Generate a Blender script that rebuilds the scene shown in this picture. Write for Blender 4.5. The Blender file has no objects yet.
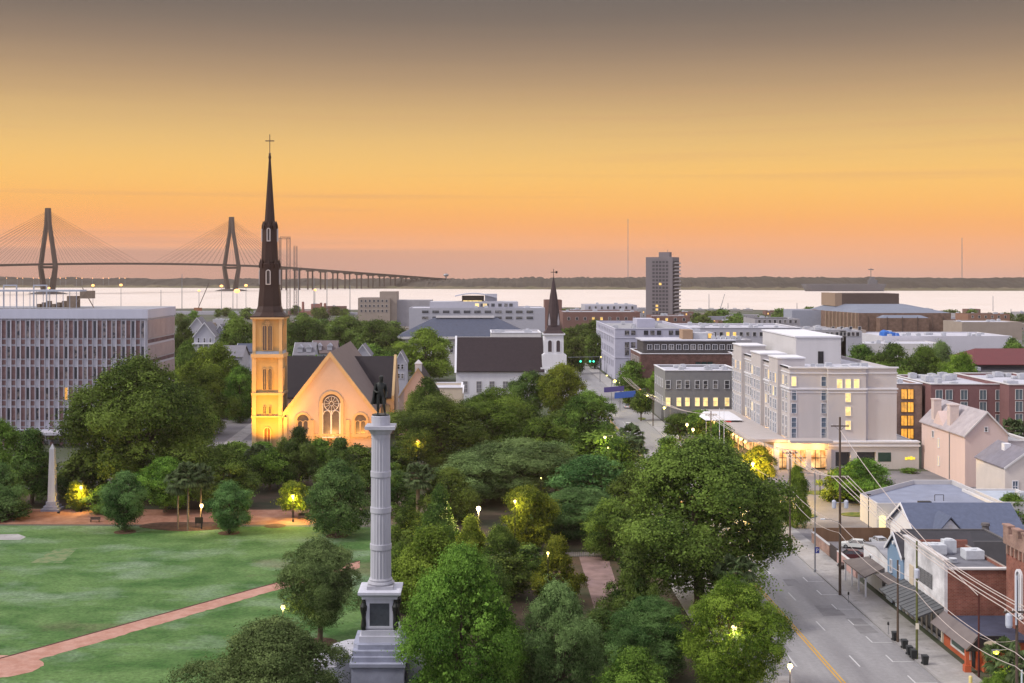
import bpy, bmesh, math, random
import numpy as np
from mathutils import Vector, Matrix

C = bpy.context.scene.collection
SC = bpy.context.scene
R = math.radians
random.seed(7)

# ------------------------------------------------------------------ camera, sky, sun, exposure
F, H, VX, VY = 1270.0, 45.0, 478.0, 272.0      # focal length in px, eye height, vanishing point of the avenue
cam_data = bpy.data.cameras.new("camera")
cam = bpy.data.objects.new("camera", cam_data)
C.objects.link(cam)
cam.location = (0, 0, H)
cam.rotation_euler = (R(90), 0, 0)
cam_data.sensor_width = 36
cam_data.lens = F * 36 / 1024
cam_data.shift_x = (512 - VX) / 1024
cam_data.shift_y = -(341.5 - VY) / 1024
cam_data.clip_start = 1
cam_data.clip_end = 20000
SC.camera = cam
SC.view_settings.view_transform = 'Standard'
SC.view_settings.look = 'None'
SC.view_settings.exposure = 0.22
SC.view_settings.gamma = 1
SC.view_settings.use_curve_mapping = False


def lin(r, g, b):
    def f(c):
        c /= 255.0
        return c / 12.92 if c <= 0.04045 else ((c + 0.055) / 1.055) ** 2.4
    k = 0.86      # the sky as the raised exposure shows it
    return (f(r) * k, f(g) * k, f(b) * k, 1.0)


def make_world():
    w = bpy.data.worlds.new("World")
    SC.world = w
    w.use_nodes = True
    nt = w.node_tree
    nt.nodes.clear()
    N = nt.nodes.new
    L = nt.links.new
    out = N('ShaderNodeOutputWorld')
    bg = N('ShaderNodeBackground')
    bg.inputs['Strength'].default_value = 1.0
    tc = N('ShaderNodeTexCoord')
    sep = N('ShaderNodeSeparateXYZ')
    L(tc.outputs['Generated'], sep.inputs[0])

    def math_(op, a, b=None):
        n = N('ShaderNodeMath')
        n.operation = op
        for i, v in enumerate((a, b)):
            if v is None:
                continue
            if isinstance(v, (int, float)):
                n.inputs[i].default_value = v
            else:
                L(v, n.inputs[i])
        return n.outputs[0]

    # thin stratus: noise stretched along the horizon, nudges the height at which the colour is read
    mp = N('ShaderNodeMapping')
    mp.inputs['Scale'].default_value = (2.2, 2.2, 46)
    L(tc.outputs['Generated'], mp.inputs['Vector'])
    nz = N('ShaderNodeTexNoise')
    nz.inputs['Scale'].default_value = 1.6
    nz.inputs['Detail'].default_value = 5
    nz.inputs['Roughness'].default_value = 0.55
    L(mp.outputs[0], nz.inputs['Vector'])
    wob = math_('MULTIPLY', math_('SUBTRACT', nz.outputs[0], 0.5), 0.007)
    # tilt: the low warm band stands a little higher on the north side
    tilt = math_('MULTIPLY', sep.outputs[0], 0.010)
    z = math_('ADD', math_('ADD', sep.outputs[2], wob), tilt)
    t = math_('MULTIPLY', z, 3.0)
    ramp = N('ShaderNodeValToRGB')
    cr = ramp.color_ramp
    cr.interpolation = 'B_SPLINE'
    stops = SKY_STOPS
    cr.elements[0].position = stops[0][0]
    cr.elements[0].color = stops[0][1]
    cr.elements[1].position = stops[-1][0]
    cr.elements[1].color = stops[-1][1]
    for p, c in stops[1:-1]:
        e = cr.elements.new(p)
        e.color = c
    L(t, ramp.inputs[0])
    # cloud streaks: darker, pinker lines low over the far shore
    mp2 = N('ShaderNodeMapping')
    mp2.inputs['Scale'].default_value = (1.5, 1.5, 90)
    mp2.inputs['Location'].default_value = (3.1, 0, 0.4)
    L(tc.outputs['Generated'], mp2.inputs['Vector'])
    nz2 = N('ShaderNodeTexNoise')
    nz2.inputs['Scale'].default_value = 1.3
    nz2.inputs['Detail'].default_value = 4
    L(mp2.outputs[0], nz2.inputs['Vector'])
    st = N('ShaderNodeMapRange')
    st.inputs[1].default_value = 0.56
    st.inputs[2].default_value = 0.72
    L(nz2.outputs[0], st.inputs[0])
    low = N('ShaderNodeMapRange')
    low.inputs[1].default_value = 0.16
    low.inputs[2].default_value = 0.03
    L(sep.outputs[2], low.inputs[0])
    fac = math_('MULTIPLY', math_('MULTIPLY', st.outputs[0], low.outputs[0]), 0.34)
    mixc = N('ShaderNodeMixRGB')
    L(fac, mixc.inputs[0])
    L(ramp.outputs[0], mixc.inputs[1])
    mixc.inputs[2].default_value = lin(206, 138, 112)
    # low mauve cloud bank over the far shore, thicker to the north
    bank = N('ShaderNodeMapRange')
    bank.interpolation_type = 'SMOOTHSTEP'
    bank.inputs[1].default_value = zt(246) / 3
    bank.inputs[2].default_value = zt(253) / 3
    L(math_('ADD', sep.outputs[2], math_('MULTIPLY', wob, 0.35)), bank.inputs[0])
    bx_ = N('ShaderNodeMapRange')
    bx_.inputs[1].default_value = 0.25
    bx_.inputs[2].default_value = -0.22
    L(sep.outputs[0], bx_.inputs[0])
    bmix = N('ShaderNodeMixRGB')
    L(math_('MULTIPLY', math_('MULTIPLY', bank.outputs[0], bx_.outputs[0]), 0.75), bmix.inputs[0])
    L(mixc.outputs[0], bmix.inputs[1])
    bmix.inputs[2].default_value = lin(190, 140, 122)
    mixc = bmix
    # the sky overhead and behind the camera: soft lavender dawn light
    back = N('ShaderNodeMapRange')
    back.interpolation_type = 'SMOOTHSTEP'
    back.inputs[1].default_value = 0.55
    back.inputs[2].default_value = -0.15
    L(sep.outputs[1], back.inputs[0])
    up = N('ShaderNodeMapRange')
    up.interpolation_type = 'SMOOTHSTEP'
    up.inputs[1].default_value = 0.22
    up.inputs[2].default_value = 0.46
    L(sep.outputs[2], up.inputs[0])
    m1 = N('ShaderNodeMixRGB')
    L(up.outputs[0], m1.inputs[0])
    L(mixc.outputs[0], m1.inputs[1])
    m1.inputs[2].default_value = SKY_UP
    m2 = N('ShaderNodeMixRGB')
    L(back.outputs[0], m2.inputs[0])
    L(m1.outputs[0], m2.inputs[1])
    m2.inputs[2].default_value = SKY_BACK
    # a little physical dusk sky on top
    sky = N('ShaderNodeTexSky')
    sky.sky_type = 'NISHITA'
    sky.sun_disc = False
    sky.sun_elevation = R(SUN_EL)
    sky.sun_rotation = R(SUN_AZ)
    sky.altitude = 40
    add = N('ShaderNodeMixRGB')
    add.blend_type = 'ADD'
    add.inputs[0].default_value = SKY_NISHITA
    L(m2.outputs[0], add.inputs[1])
    L(sky.outputs[0], add.inputs[2])
    L(add.outputs[0], bg.inputs['Color'])
    L(bg.outputs[0], out.inputs['Surface'])


def zt(y):      # photograph row -> ramp position
    return 3.0 * math.sin(math.atan((VY - y) / F))


SKY_STOPS = [
    (0.0, lin(218, 166, 148)),
    (zt(262), lin(230, 168, 138)),
    (zt(248), lin(244, 168, 116)),
    (zt(230), lin(252, 166, 90)),
    (zt(205), lin(253, 183, 88)),
    (zt(175), lin(251, 196, 102)),
    (zt(140), lin(230, 188, 116)),
    (zt(105), lin(202, 165, 114)),
    (zt(70), lin(166, 138, 108)),
    (zt(35), lin(133, 115, 99)),
    (zt(0), lin(106, 97, 90)),
    (0.80, lin(120, 112, 108)),
]
SKY_UP = (1.20, 1.16, 1.22, 1)
SKY_BACK = (.80, .77, .92, 1)
SUN_EL, SUN_AZ = 42.0, 252.0
SKY_NISHITA = 0.002
make_world()

sun_data = bpy.data.lights.new("sun", 'SUN')
sun_data.energy = 2.6
sun_data.angle = R(10)
sun_data.color = (1.0, 0.94, 0.86)
sun = bpy.data.objects.new("sun", sun_data)
C.objects.link(sun)
_a = R(SUN_AZ)
_d = Vector((math.sin(_a) * math.cos(R(SUN_EL)), math.cos(_a) * math.cos(R(SUN_EL)), math.sin(R(SUN_EL))))
sun.rotation_euler = _d.to_track_quat('Z', 'Y').to_euler()
sun.location = (-60, -60, 120)

# ------------------------------------------------------------------ helpers


def gp(px, py, z=0.0):
    """point of the plane z seen at a pixel of the photograph"""
    Y = F * (H - z) / (py - VY)
    return ((px - VX) * Y / F, Y)


def gx(px, Y):
    return (px - VX) * Y / F


def gz(py, Y):
    return H - (py - VY) * Y / F


MATS = {}


def M(name, col, rough=0.8, var=0.12, scale=0.6, metal=0.0, emit=None, es=0.0, spec=0.3, bump=0.0, streak=False):
    if name in MATS:
        return MATS[name]
    m = bpy.data.materials.new(name)
    MATS[name] = m
    m.use_nodes = True
    nt = m.node_tree
    b = nt.nodes['Principled BSDF']
    b.inputs['Roughness'].default_value = rough
    b.inputs['Metallic'].default_value = metal
    b.inputs['Specular IOR Level'].default_value = spec
    col = tuple(col[:3]) + (1,)
    if var > 0:
        tc = nt.nodes.new('ShaderNodeTexCoord')
        mp = nt.nodes.new('ShaderNodeMapping')
        if streak:
            mp.inputs['Scale'].default_value = (1, 1, 0.12)
        nt.links.new(tc.outputs['Object'], mp.inputs[0])
        n = nt.nodes.new('ShaderNodeTexNoise')
        n.inputs['Scale'].default_value = scale
        n.inputs['Detail'].default_value = 6
        n.inputs['Roughness'].default_value = 0.65
        nt.links.new(mp.outputs[0], n.inputs['Vector'])
        mr = nt.nodes.new('ShaderNodeMapRange')
        mr.inputs[1].default_value = 0.25
        mr.inputs[2].default_value = 0.75
        mr.inputs[3].default_value = 1 - var
        mr.inputs[4].default_value = 1 + var
        nt.links.new(n.outputs[0], mr.inputs[0])
        mul = nt.nodes.new('ShaderNodeVectorMath')
        mul.operation = 'SCALE'
        mul.inputs[0].default_value = col[:3]
        nt.links.new(mr.outputs[0], mul.inputs['Scale'])
        nt.links.new(mul.outputs[0], b.inputs['Base Color'])
        if bump:
            bp = nt.nodes.new('ShaderNodeBump')
            bp.inputs['Strength'].default_value = bump
            nt.links.new(n.outputs[0], bp.inputs['Height'])
            nt.links.new(bp.outputs[0], b.inputs['Normal'])
    else:
        b.inputs['Base Color'].default_value = col
    if emit:
        b.inputs['Emission Color'].default_value = tuple(emit[:3]) + (1,)
        b.inputs['Emission Strength'].default_value = es
    return m


def M2(name, c1, c2, scale, rough=0.9, lo=0.4, hi=0.6, detail=6, c3=None, scale3=0.1, lo3=.5, hi3=.7, c4=None, stretch=(1, 1, 1), spec=0.2, grain=.12):
    """two or three tone noise material in object space (metres)"""
    m = bpy.data.materials.new(name)
    MATS[name] = m
    m.use_nodes = True
    nt = m.node_tree
    b = nt.nodes['Principled BSDF']
    b.inputs['Roughness'].default_value = rough
    b.inputs['Specular IOR Level'].default_value = spec
    tc = nt.nodes.new('ShaderNodeTexCoord')
    mp = nt.nodes.new('ShaderNodeMapping')
    mp.inputs['Scale'].default_value = stretch
    nt.links.new(tc.outputs['Object'], mp.inputs[0])

    def layer(sc, lo, hi):
        n = nt.nodes.new('ShaderNodeTexNoise')
        n.inputs['Scale'].default_value = sc
        n.inputs['Detail'].default_value = detail
        n.inputs['Roughness'].default_value = 0.62
        nt.links.new(mp.outputs[0], n.inputs['Vector'])
        mr = nt.nodes.new('ShaderNodeMapRange')
        mr.inputs[1].default_value = lo
        mr.inputs[2].default_value = hi
        nt.links.new(n.outputs[0], mr.inputs[0])
        return mr.outputs[0]
    mx = nt.nodes.new('ShaderNodeMixRGB')
    mx.inputs[1].default_value = tuple(c1[:3]) + (1,)
    mx.inputs[2].default_value = tuple(c2[:3]) + (1,)
    nt.links.new(layer(scale, lo, hi), mx.inputs[0])
    o = mx.outputs[0]
    if c3:
        m3 = nt.nodes.new('ShaderNodeMixRGB')
        nt.links.new(layer(scale3, lo3, hi3), m3.inputs[0])
        nt.links.new(o, m3.inputs[1])
        m3.inputs[2].default_value = tuple(c3[:3]) + (1,)
        o = m3.outputs[0]
    if c4:
        m4 = nt.nodes.new('ShaderNodeMixRGB')
        nt.links.new(layer(.035, .58, .70), m4.inputs[0])
        nt.links.new(o, m4.inputs[1])
        m4.inputs[2].default_value = tuple(c4[:3]) + (1,)
        o = m4.outputs[0]
    fn = nt.nodes.new('ShaderNodeTexNoise')
    fn.inputs['Scale'].default_value = 1.7
    fn.inputs['Detail'].default_value = 8
    fn.inputs['Roughness'].default_value = .75
    nt.links.new(tc.outputs['Object'], fn.inputs['Vector'])
    fr = nt.nodes.new('ShaderNodeMapRange')
    fr.inputs[1].default_value = .3
    fr.inputs[2].default_value = .7
    fr.inputs[3].default_value = 1 - grain
    fr.inputs[4].default_value = 1 + grain
    nt.links.new(fn.outputs[0], fr.inputs[0])
    fm = nt.nodes.new('ShaderNodeVectorMath')
    fm.operation = 'SCALE'
    nt.links.new(o, fm.inputs[0])
    nt.links.new(fr.outputs[0], fm.inputs['Scale'])
    nt.links.new(fm.outputs[0], b.inputs['Base Color'])
    return m


def brickmat(name, c1, c2, mortar, sx=1.0, rough=0.9):
    m = bpy.data.materials.new(name)
    MATS[name] = m
    m.use_nodes = True
    nt = m.node_tree
    b = nt.nodes['Principled BSDF']
    b.inputs['Roughness'].default_value = rough
    b.inputs['Specular IOR Level'].default_value = 0.15
    tc = nt.nodes.new('ShaderNodeTexCoord')
    sp = nt.nodes.new('ShaderNodeSeparateXYZ')
    nt.links.new(tc.outputs['Object'], sp.inputs[0])
    ad = nt.nodes.new('ShaderNodeMath')
    nt.links.new(sp.outputs[0], ad.inputs[0])
    nt.links.new(sp.outputs[1], ad.inputs[1])
    cb = nt.nodes.new('ShaderNodeCombineXYZ')
    nt.links.new(ad.outputs[0], cb.inputs[0])
    nt.links.new(sp.outputs[2], cb.inputs[1])
    br = nt.nodes.new('ShaderNodeTexBrick')
    br.inputs['Color1'].default_value = tuple(c1) + (1,)
    br.inputs['Color2'].default_value = tuple(c2) + (1,)
    br.inputs['Mortar'].default_value = tuple(mortar) + (1,)
    br.inputs['Scale'].default_value = sx
    br.inputs['Brick Width'].default_value = 0.5
    br.inputs['Row Height'].default_value = 0.2
    br.inputs['Mortar Size'].default_value = 0.014
    nt.links.new(cb.outputs[0], br.inputs['Vector'])
    n = nt.nodes.new('ShaderNodeTexNoise')
    n.inputs['Scale'].default_value = 0.5
    n.inputs['Detail'].default_value = 7
    nt.links.new(tc.outputs['Object'], n.inputs['Vector'])
    mr = nt.nodes.new('ShaderNodeMapRange')
    mr.inputs[1].default_value = .3
    mr.inputs[2].default_value = .7
    mr.inputs[3].default_value = .72
    mr.inputs[4].default_value = 1.25
    nt.links.new(n.outputs[0], mr.inputs[0])
    mul = nt.nodes.new('ShaderNodeVectorMath')
    mul.operation = 'SCALE'
    nt.links.new(br.outputs[0], mul.inputs[0])
    nt.links.new(mr.outputs[0], mul.inputs['Scale'])
    nt.links.new(mul.outputs[0], b.inputs['Base Color'])
    return m


ORG = {}


class MB:
    def __init__(self):
        self.v, self.f, self.m = [], [], []

    def add(self, vs, fs, m=0):
        o = len(self.v)
        self.v += [tuple(p) for p in vs]
        self.f += [tuple(i + o for i in q) for q in fs]
        self.m += [m] * len(fs)
        return self

    def box(self, x0, x1, y0, y1, z0, z1, m=0):
        vs = [(x0, y0, z0), (x1, y0, z0), (x1, y1, z0), (x0, y1, z0), (x0, y0, z1), (x1, y0, z1), (x1, y1, z1), (x0, y1, z1)]
        return self.add(vs, [(0, 3, 2, 1), (4, 5, 6, 7), (0, 1, 5, 4), (1, 2, 6, 5), (2, 3, 7, 6), (3, 0, 4, 7)], m)

    def prism(self, poly, z0, z1, m=0):
        n = len(poly)
        if sum(poly[i][0] * poly[(i + 1) % n][1] - poly[(i + 1) % n][0] * poly[i][1] for i in range(n)) < 0:
            poly = poly[::-1]
        vs = [(x, y, z0) for x, y in poly] + [(x, y, z1) for x, y in poly]
        fs = [tuple(range(n - 1, -1, -1)), tuple(range(n, 2 * n))]
        fs += [(i, (i + 1) % n, n + (i + 1) % n, n + i) for i in range(n)]
        return self.add(vs, fs, m)

    def loft(self, p0, p1, m=0, caps=True):
        """two rings of 3-D points, same count"""
        n = len(p0)
        fs = [(i, (i + 1) % n, n + (i + 1) % n, n + i) for i in range(n)]
        if caps:
            fs += [tuple(range(n - 1, -1, -1)), tuple(range(n, 2 * n))]
        return self.add(list(p0) + list(p1), fs, m)

    def tube(self, a, b, r0, r1=None, n=6, m=0):
        r1 = r0 if r1 is None else r1
        a, b = Vector(a), Vector(b)
        d = (b - a)
        if d.length < 1e-6:
            return self
        d.normalize()
        u = d.orthogonal().normalized()
        w = d.cross(u)
        ring = lambda c, r: [c + (u * math.cos(2 * math.pi * i / n) + w * math.sin(2 * math.pi * i / n)) * r for i in range(n)]
        return self.loft(ring(a, r0), ring(b, r1), m)

    def path(self, pts, r, n=5, m=0):
        for a, b in zip(pts[:-1], pts[1:]):
            self.tube(a, b, r, r, n, m)
        return self

    def lathe(self, cx, cy, prof, n=16, m=0, rot=0.0):
        vs, fs = [], []
        for r, z in prof:
            for i in range(n):
                a = 2 * math.pi * i / n + rot
                vs.append((cx + r * math.cos(a), cy + r * math.sin(a), z))
        k = len(prof)
        for j in range(k - 1):
            for i in range(n):
                fs.append((j * n + i, j * n + (i + 1) % n, (j + 1) * n + (i + 1) % n, (j + 1) * n + i))
        fs.append(tuple(range(n - 1, -1, -1)))
        fs.append(tuple((k - 1) * n + i for i in range(n)))
        return self.add(vs, fs, m)

    def ball(self, c, r, m=0, n=10, k=6, sz=1.0):
        prof = []
        for j in range(k + 1):
            t = -math.pi / 2 + math.pi * j / k
            prof.append((max(r * math.cos(t), 1e-4), c[2] + r * sz * math.sin(t)))
        return self.lathe(c[0], c[1], prof, n, m)

    def ext_arch(self, u0, u1, z0, zs, y0, y1, m=0, n=9, pointed=False):
        """arched panel in the xz plane from y0 (front) to y1"""
        return self._ext(arch_pts(u0, u1, z0, zs, n, pointed), y0, y1, m)

    def _ext(self, pts, y0, y1, m=0):
        n = len(pts)
        vs = [(x, y0, z) for x, z in pts] + [(x, y1, z) for x, z in pts]
        fs = [tuple(range(n)), tuple(range(2 * n - 1, n - 1, -1))]
        fs += [((i + 1) % n, i, n + i, n + (i + 1) % n) for i in range(n)]
        return self.add(vs, fs, m)

    def xf(self, mat):
        self.v = [tuple(mat @ Vector(p)) for p in self.v]
        return self

    def merge(self, o, mat=None):
        vs = o.v if mat is None else [tuple(mat @ Vector(p)) for p in o.v]
        k = len(self.v)
        self.v += vs
        self.f += [tuple(i + k for i in q) for q in o.f]
        self.m += o.m
        return self

    def mesh(self, name, mats, off=(0, 0, 0)):
        me = bpy.data.meshes.new(name)
        if off != (0, 0, 0):
            me.from_pydata([(x - off[0], y - off[1], z - off[2]) for x, y, z in self.v], [], self.f)
        else:
            me.from_pydata(self.v, [], self.f)
        if not isinstance(mats, (list, tuple)):
            mats = [mats]
        for q in mats:
            me.materials.append(q)
        if len(mats) > 1:
            me.polygons.foreach_set('material_index', self.m)
        me.update()
        return me

    def build(self, name, mats, parent=None, smooth=False):
        off = ORG.get(parent.name, (0, 0, 0)) if parent else (0, 0, 0)
        me = self.mesh(name, mats, tuple(off))
        if smooth:
            me.polygons.foreach_set('use_smooth', [True] * len(me.polygons))
        return link(name, me, parent)


def link(name, me, parent=None, loc=(0, 0, 0), rz=0.0, world=False):
    o = bpy.data.objects.new(name, me)
    C.objects.link(o)
    if parent:
        o.parent = parent
        off = ORG.get(parent.name, (0, 0, 0))
        ORG[o.name] = off
        if world:
            o.location = (loc[0] - off[0], loc[1] - off[1], loc[2] - off[2])
        else:
            o.location = loc
    else:
        o.location = loc
    o.rotation_euler = (0, 0, rz)
    return o


def tag(o, label, cat, group=None, kind=None):
    if label:
        o['label'] = label
    if cat:
        o['category'] = cat
    if group:
        o['group'] = group
    if kind:
        o['kind'] = kind
    return o


def thing(name, label, cat, loc, group=None):
    o = bpy.data.objects.new(name, None)
    C.objects.link(o)
    o.location = loc
    o.empty_display_size = 0.5
    ORG[o.name] = tuple(loc)
    return tag(o, label, cat, group)


def struct(mb, name, mats):
    o = mb.build(name, mats)
    o['kind'] = 'structure'
    return o


def arch_pts(u0, u1, z0, zs, n=9, pointed=False):
    c, r = (u0 + u1) / 2, (u1 - u0) / 2
    pts = [(u0, z0), (u1, z0)]
    if pointed:
        for i in range(n):
            a = R(60) * i / (n - 1)
            pts.append((u0 + 2 * r * math.cos(a), zs + 2 * r * math.sin(a)))
        for i in range(n - 2, -1, -1):
            a = R(60) * i / (n - 1)
            pts.append((u1 - 2 * r * math.cos(a), zs + 2 * r * math.sin(a)))
    else:
        for i in range(n):
            a = math.pi * i / (n - 1)
            pts.append((c + r * math.cos(a), zs + r * math.sin(a)))
    return pts


FACE = {'-y': 0.0, '-x': -math.pi / 2, '+x': math.pi / 2, '+y': math.pi}
WCACHE = {}


def win_mb(w, h, fr=0.12, nx=1, ny=2, arch=False, depth=0.14):
    """window facing -y, origin at the middle of its sill; material 0 frame, 1 glass"""
    mb = MB()
    if arch:
        zs = h - w / 2
        outer = arch_pts(-w / 2, w / 2, 0, zs)
        inner = arch_pts(-w / 2 + fr, w / 2 - fr, fr, zs)
        n = len(outer)
        vs = [(x, -depth, z) for x, z in outer] + [(x, -depth, z) for x, z in inner] + [(x, 0, z) for x, z in outer] + [(x, 0, z) for x, z in inner]
        fs = []
        for i in range(n):
            j = (i + 1) % n
            fs += [(i, j, n + j, n + i), (j, i, 2 * n + i, 2 * n + j), (n + i, n + j, 3 * n + j, 3 * n + i)]
        mb.add(vs, fs, 0)
        mb._ext(inner, -0.03, -0.01, 1)
        for k in range(1, nx):
            x = -w / 2 + w * k / nx
            mb.box(x - fr * .3, x + fr * .3, -depth * .6, -0.031, fr, zs + (w / 2) * .8, 0)
    else:
        mb.box(-w / 2, -w / 2 + fr, -depth, 0, 0, h, 0)
        mb.box(w / 2 - fr, w / 2, -depth, 0, 0, h, 0)
        mb.box(-w / 2 + fr, w / 2 - fr, -depth, 0, h - fr, h, 0)
        mb.box(-w / 2 - fr * .3, w / 2 + fr * .3, -depth * 1.5, 0, -fr * .6, 0, 0)
        mb.add([(-w / 2 + fr, -0.02, 0), (w / 2 - fr, -0.02, 0), (w / 2 - fr, -0.02, h - fr), (-w / 2 + fr, -0.02, h - fr)], [(0, 1, 2, 3)], 1)
        b = fr * .35
        for k in range(1, nx):
            x = -w / 2 + w * k / nx
            mb.box(x - b, x + b, -depth * .5, -0.021, 0, h - fr, 0)
        for k in range(1, ny):
            z = h * k / ny
            mb.box(-w / 2 + fr, w / 2 - fr, -depth * .45, -0.021, z - b, z + b, 0)
    return mb


def windows(parent, specs, name='window'):
    """specs: (face, x, y, z, w, h, frame mat, glass mat, opts)"""
    specs = sorted(specs, key=lambda s: (s[2], abs(s[1])))
    rest = {}
    for i, (face, x, y, z, w, h, fm, gm, op) in enumerate(specs):
        key = (round(w, 2), round(h, 2), fm.name, gm.name, tuple(sorted(op.items())))
        if i < 98:
            if key not in WCACHE:
                WCACHE[key] = win_mb(w, h, **op).mesh('window', [fm, gm])
            link(name, WCACHE[key], parent, (x, y, z), FACE[face], world=True)
        else:
            k2 = (fm.name, gm.name)
            rest.setdefault(k2, (MB(), fm, gm))[0].merge(
                win_mb(w, h, **op), Matrix.Translation((x, y, z)) @ Matrix.Rotation(FACE[face], 4, 'Z'))
    if rest:
        mb, mats = MB(), []
        for q, fm, gm in rest.values():
            o = len(mats)
            mats += [fm, gm]
            q.m = [k + o for k in q.m]
            mb.merge(q)
        s = mb.build('windows', mats, parent)
        s['kind'] = 'stuff'


def wrow(face, plane, us, zs, w, h, fm, gm, nx=1, ny=2, fr=0.12, arch=False, pick=None):
    out = []
    op = dict(nx=nx, ny=ny, fr=fr, arch=arch)
    for z in zs:
        for u in us:
            g = pick(u, z) if pick else gm
            if g is None:
                continue
            if face in ('-y', '+y'):
                out.append((face, u, plane, z, w, h, fm, g, op))
            else:
                out.append((face, plane, u, z, w, h, fm, g, op))
    return out


def span(a, b, n):
    return [a + (b - a) * (i + .5) / n for i in range(n)]


FOOT = []


def flat_building(name, label, cat, x0, x1, y0, y1, h, wall, roof, trim=None, par=0.7, specs=(), units=0, unitmat=None, group=None, seed=0, z0=0.0, band=None):
    t = thing(name, label, cat, ((x0 + x1) / 2, y0, z0), group)
    FOOT.append((x0, x1, y0, y1))
    th = 0.35
    mb = MB()
    mb.box(x0, x1, y0, y0 + th, z0, h)
    mb.box(x0, x1, y1 - th, y1, z0, h)
    mb.box(x0, x0 + th, y0 + th, y1 - th, z0, h)
    mb.box(x1 - th, x1, y0 + th, y1 - th, z0, h)
    mb.build('wall', wall, t)
    rf = MB().box(x0 + th, x1 - th, y0 + th, y1 - th, h - par - .3, h - par).build('roof', roof, t)
    if trim:
        cb = MB()
        e = 0.18
        cb.box(x0 - e, x1 + e, y0 - e, y0 + th + .06, h, h + .22)
        cb.box(x0 - e, x1 + e, y1 - th - .06, y1 + e, h, h + .22)
        cb.box(x0 - e, x0 + th + .06, y0 + th + .06, y1 - th - .06, h, h + .22)
        cb.box(x1 - th - .06, x1 + e, y0 + th + .06, y1 - th - .06, h, h + .22)
        for bz in (band or []):
            cb.box(x0 - e, x1 + e, y0 - e, y0, bz, bz + .3)
            cb.box(x0 - e, x0, y0, y1, bz, bz + .3)
        cb.build('cornice', trim, t)
    rnd = random.Random(seed + 11)
    for k in range(units):
        w, d, hh = rnd.uniform(1.2, 3.0), rnd.uniform(1.2, 2.6), rnd.uniform(.7, 1.7)
        ux = rnd.uniform(x0 + 1.5, max(x0 + 1.6, x1 - 1.5 - w))
        uy = rnd.uniform(y0 + 1.5, max(y0 + 1.6, y1 - 1.5 - d))
        u = MB().box(ux, ux + w, uy, uy + d, h - par + .15, h - par + hh)
        u.box(ux + .1, ux + w - .1, uy + .1, uy + d - .1, h - par, h - par + .15)
        u.lathe(ux + w / 2, uy + d / 2, [(min(w, d) * .35, h - par + hh), (min(w, d) * .35, h - par + hh + .12)], 10)
        u.build('rooftop_unit', unitmat or MATS['unit'], rf)
    if specs:
        windows(t, list(specs))
    return t


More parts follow.
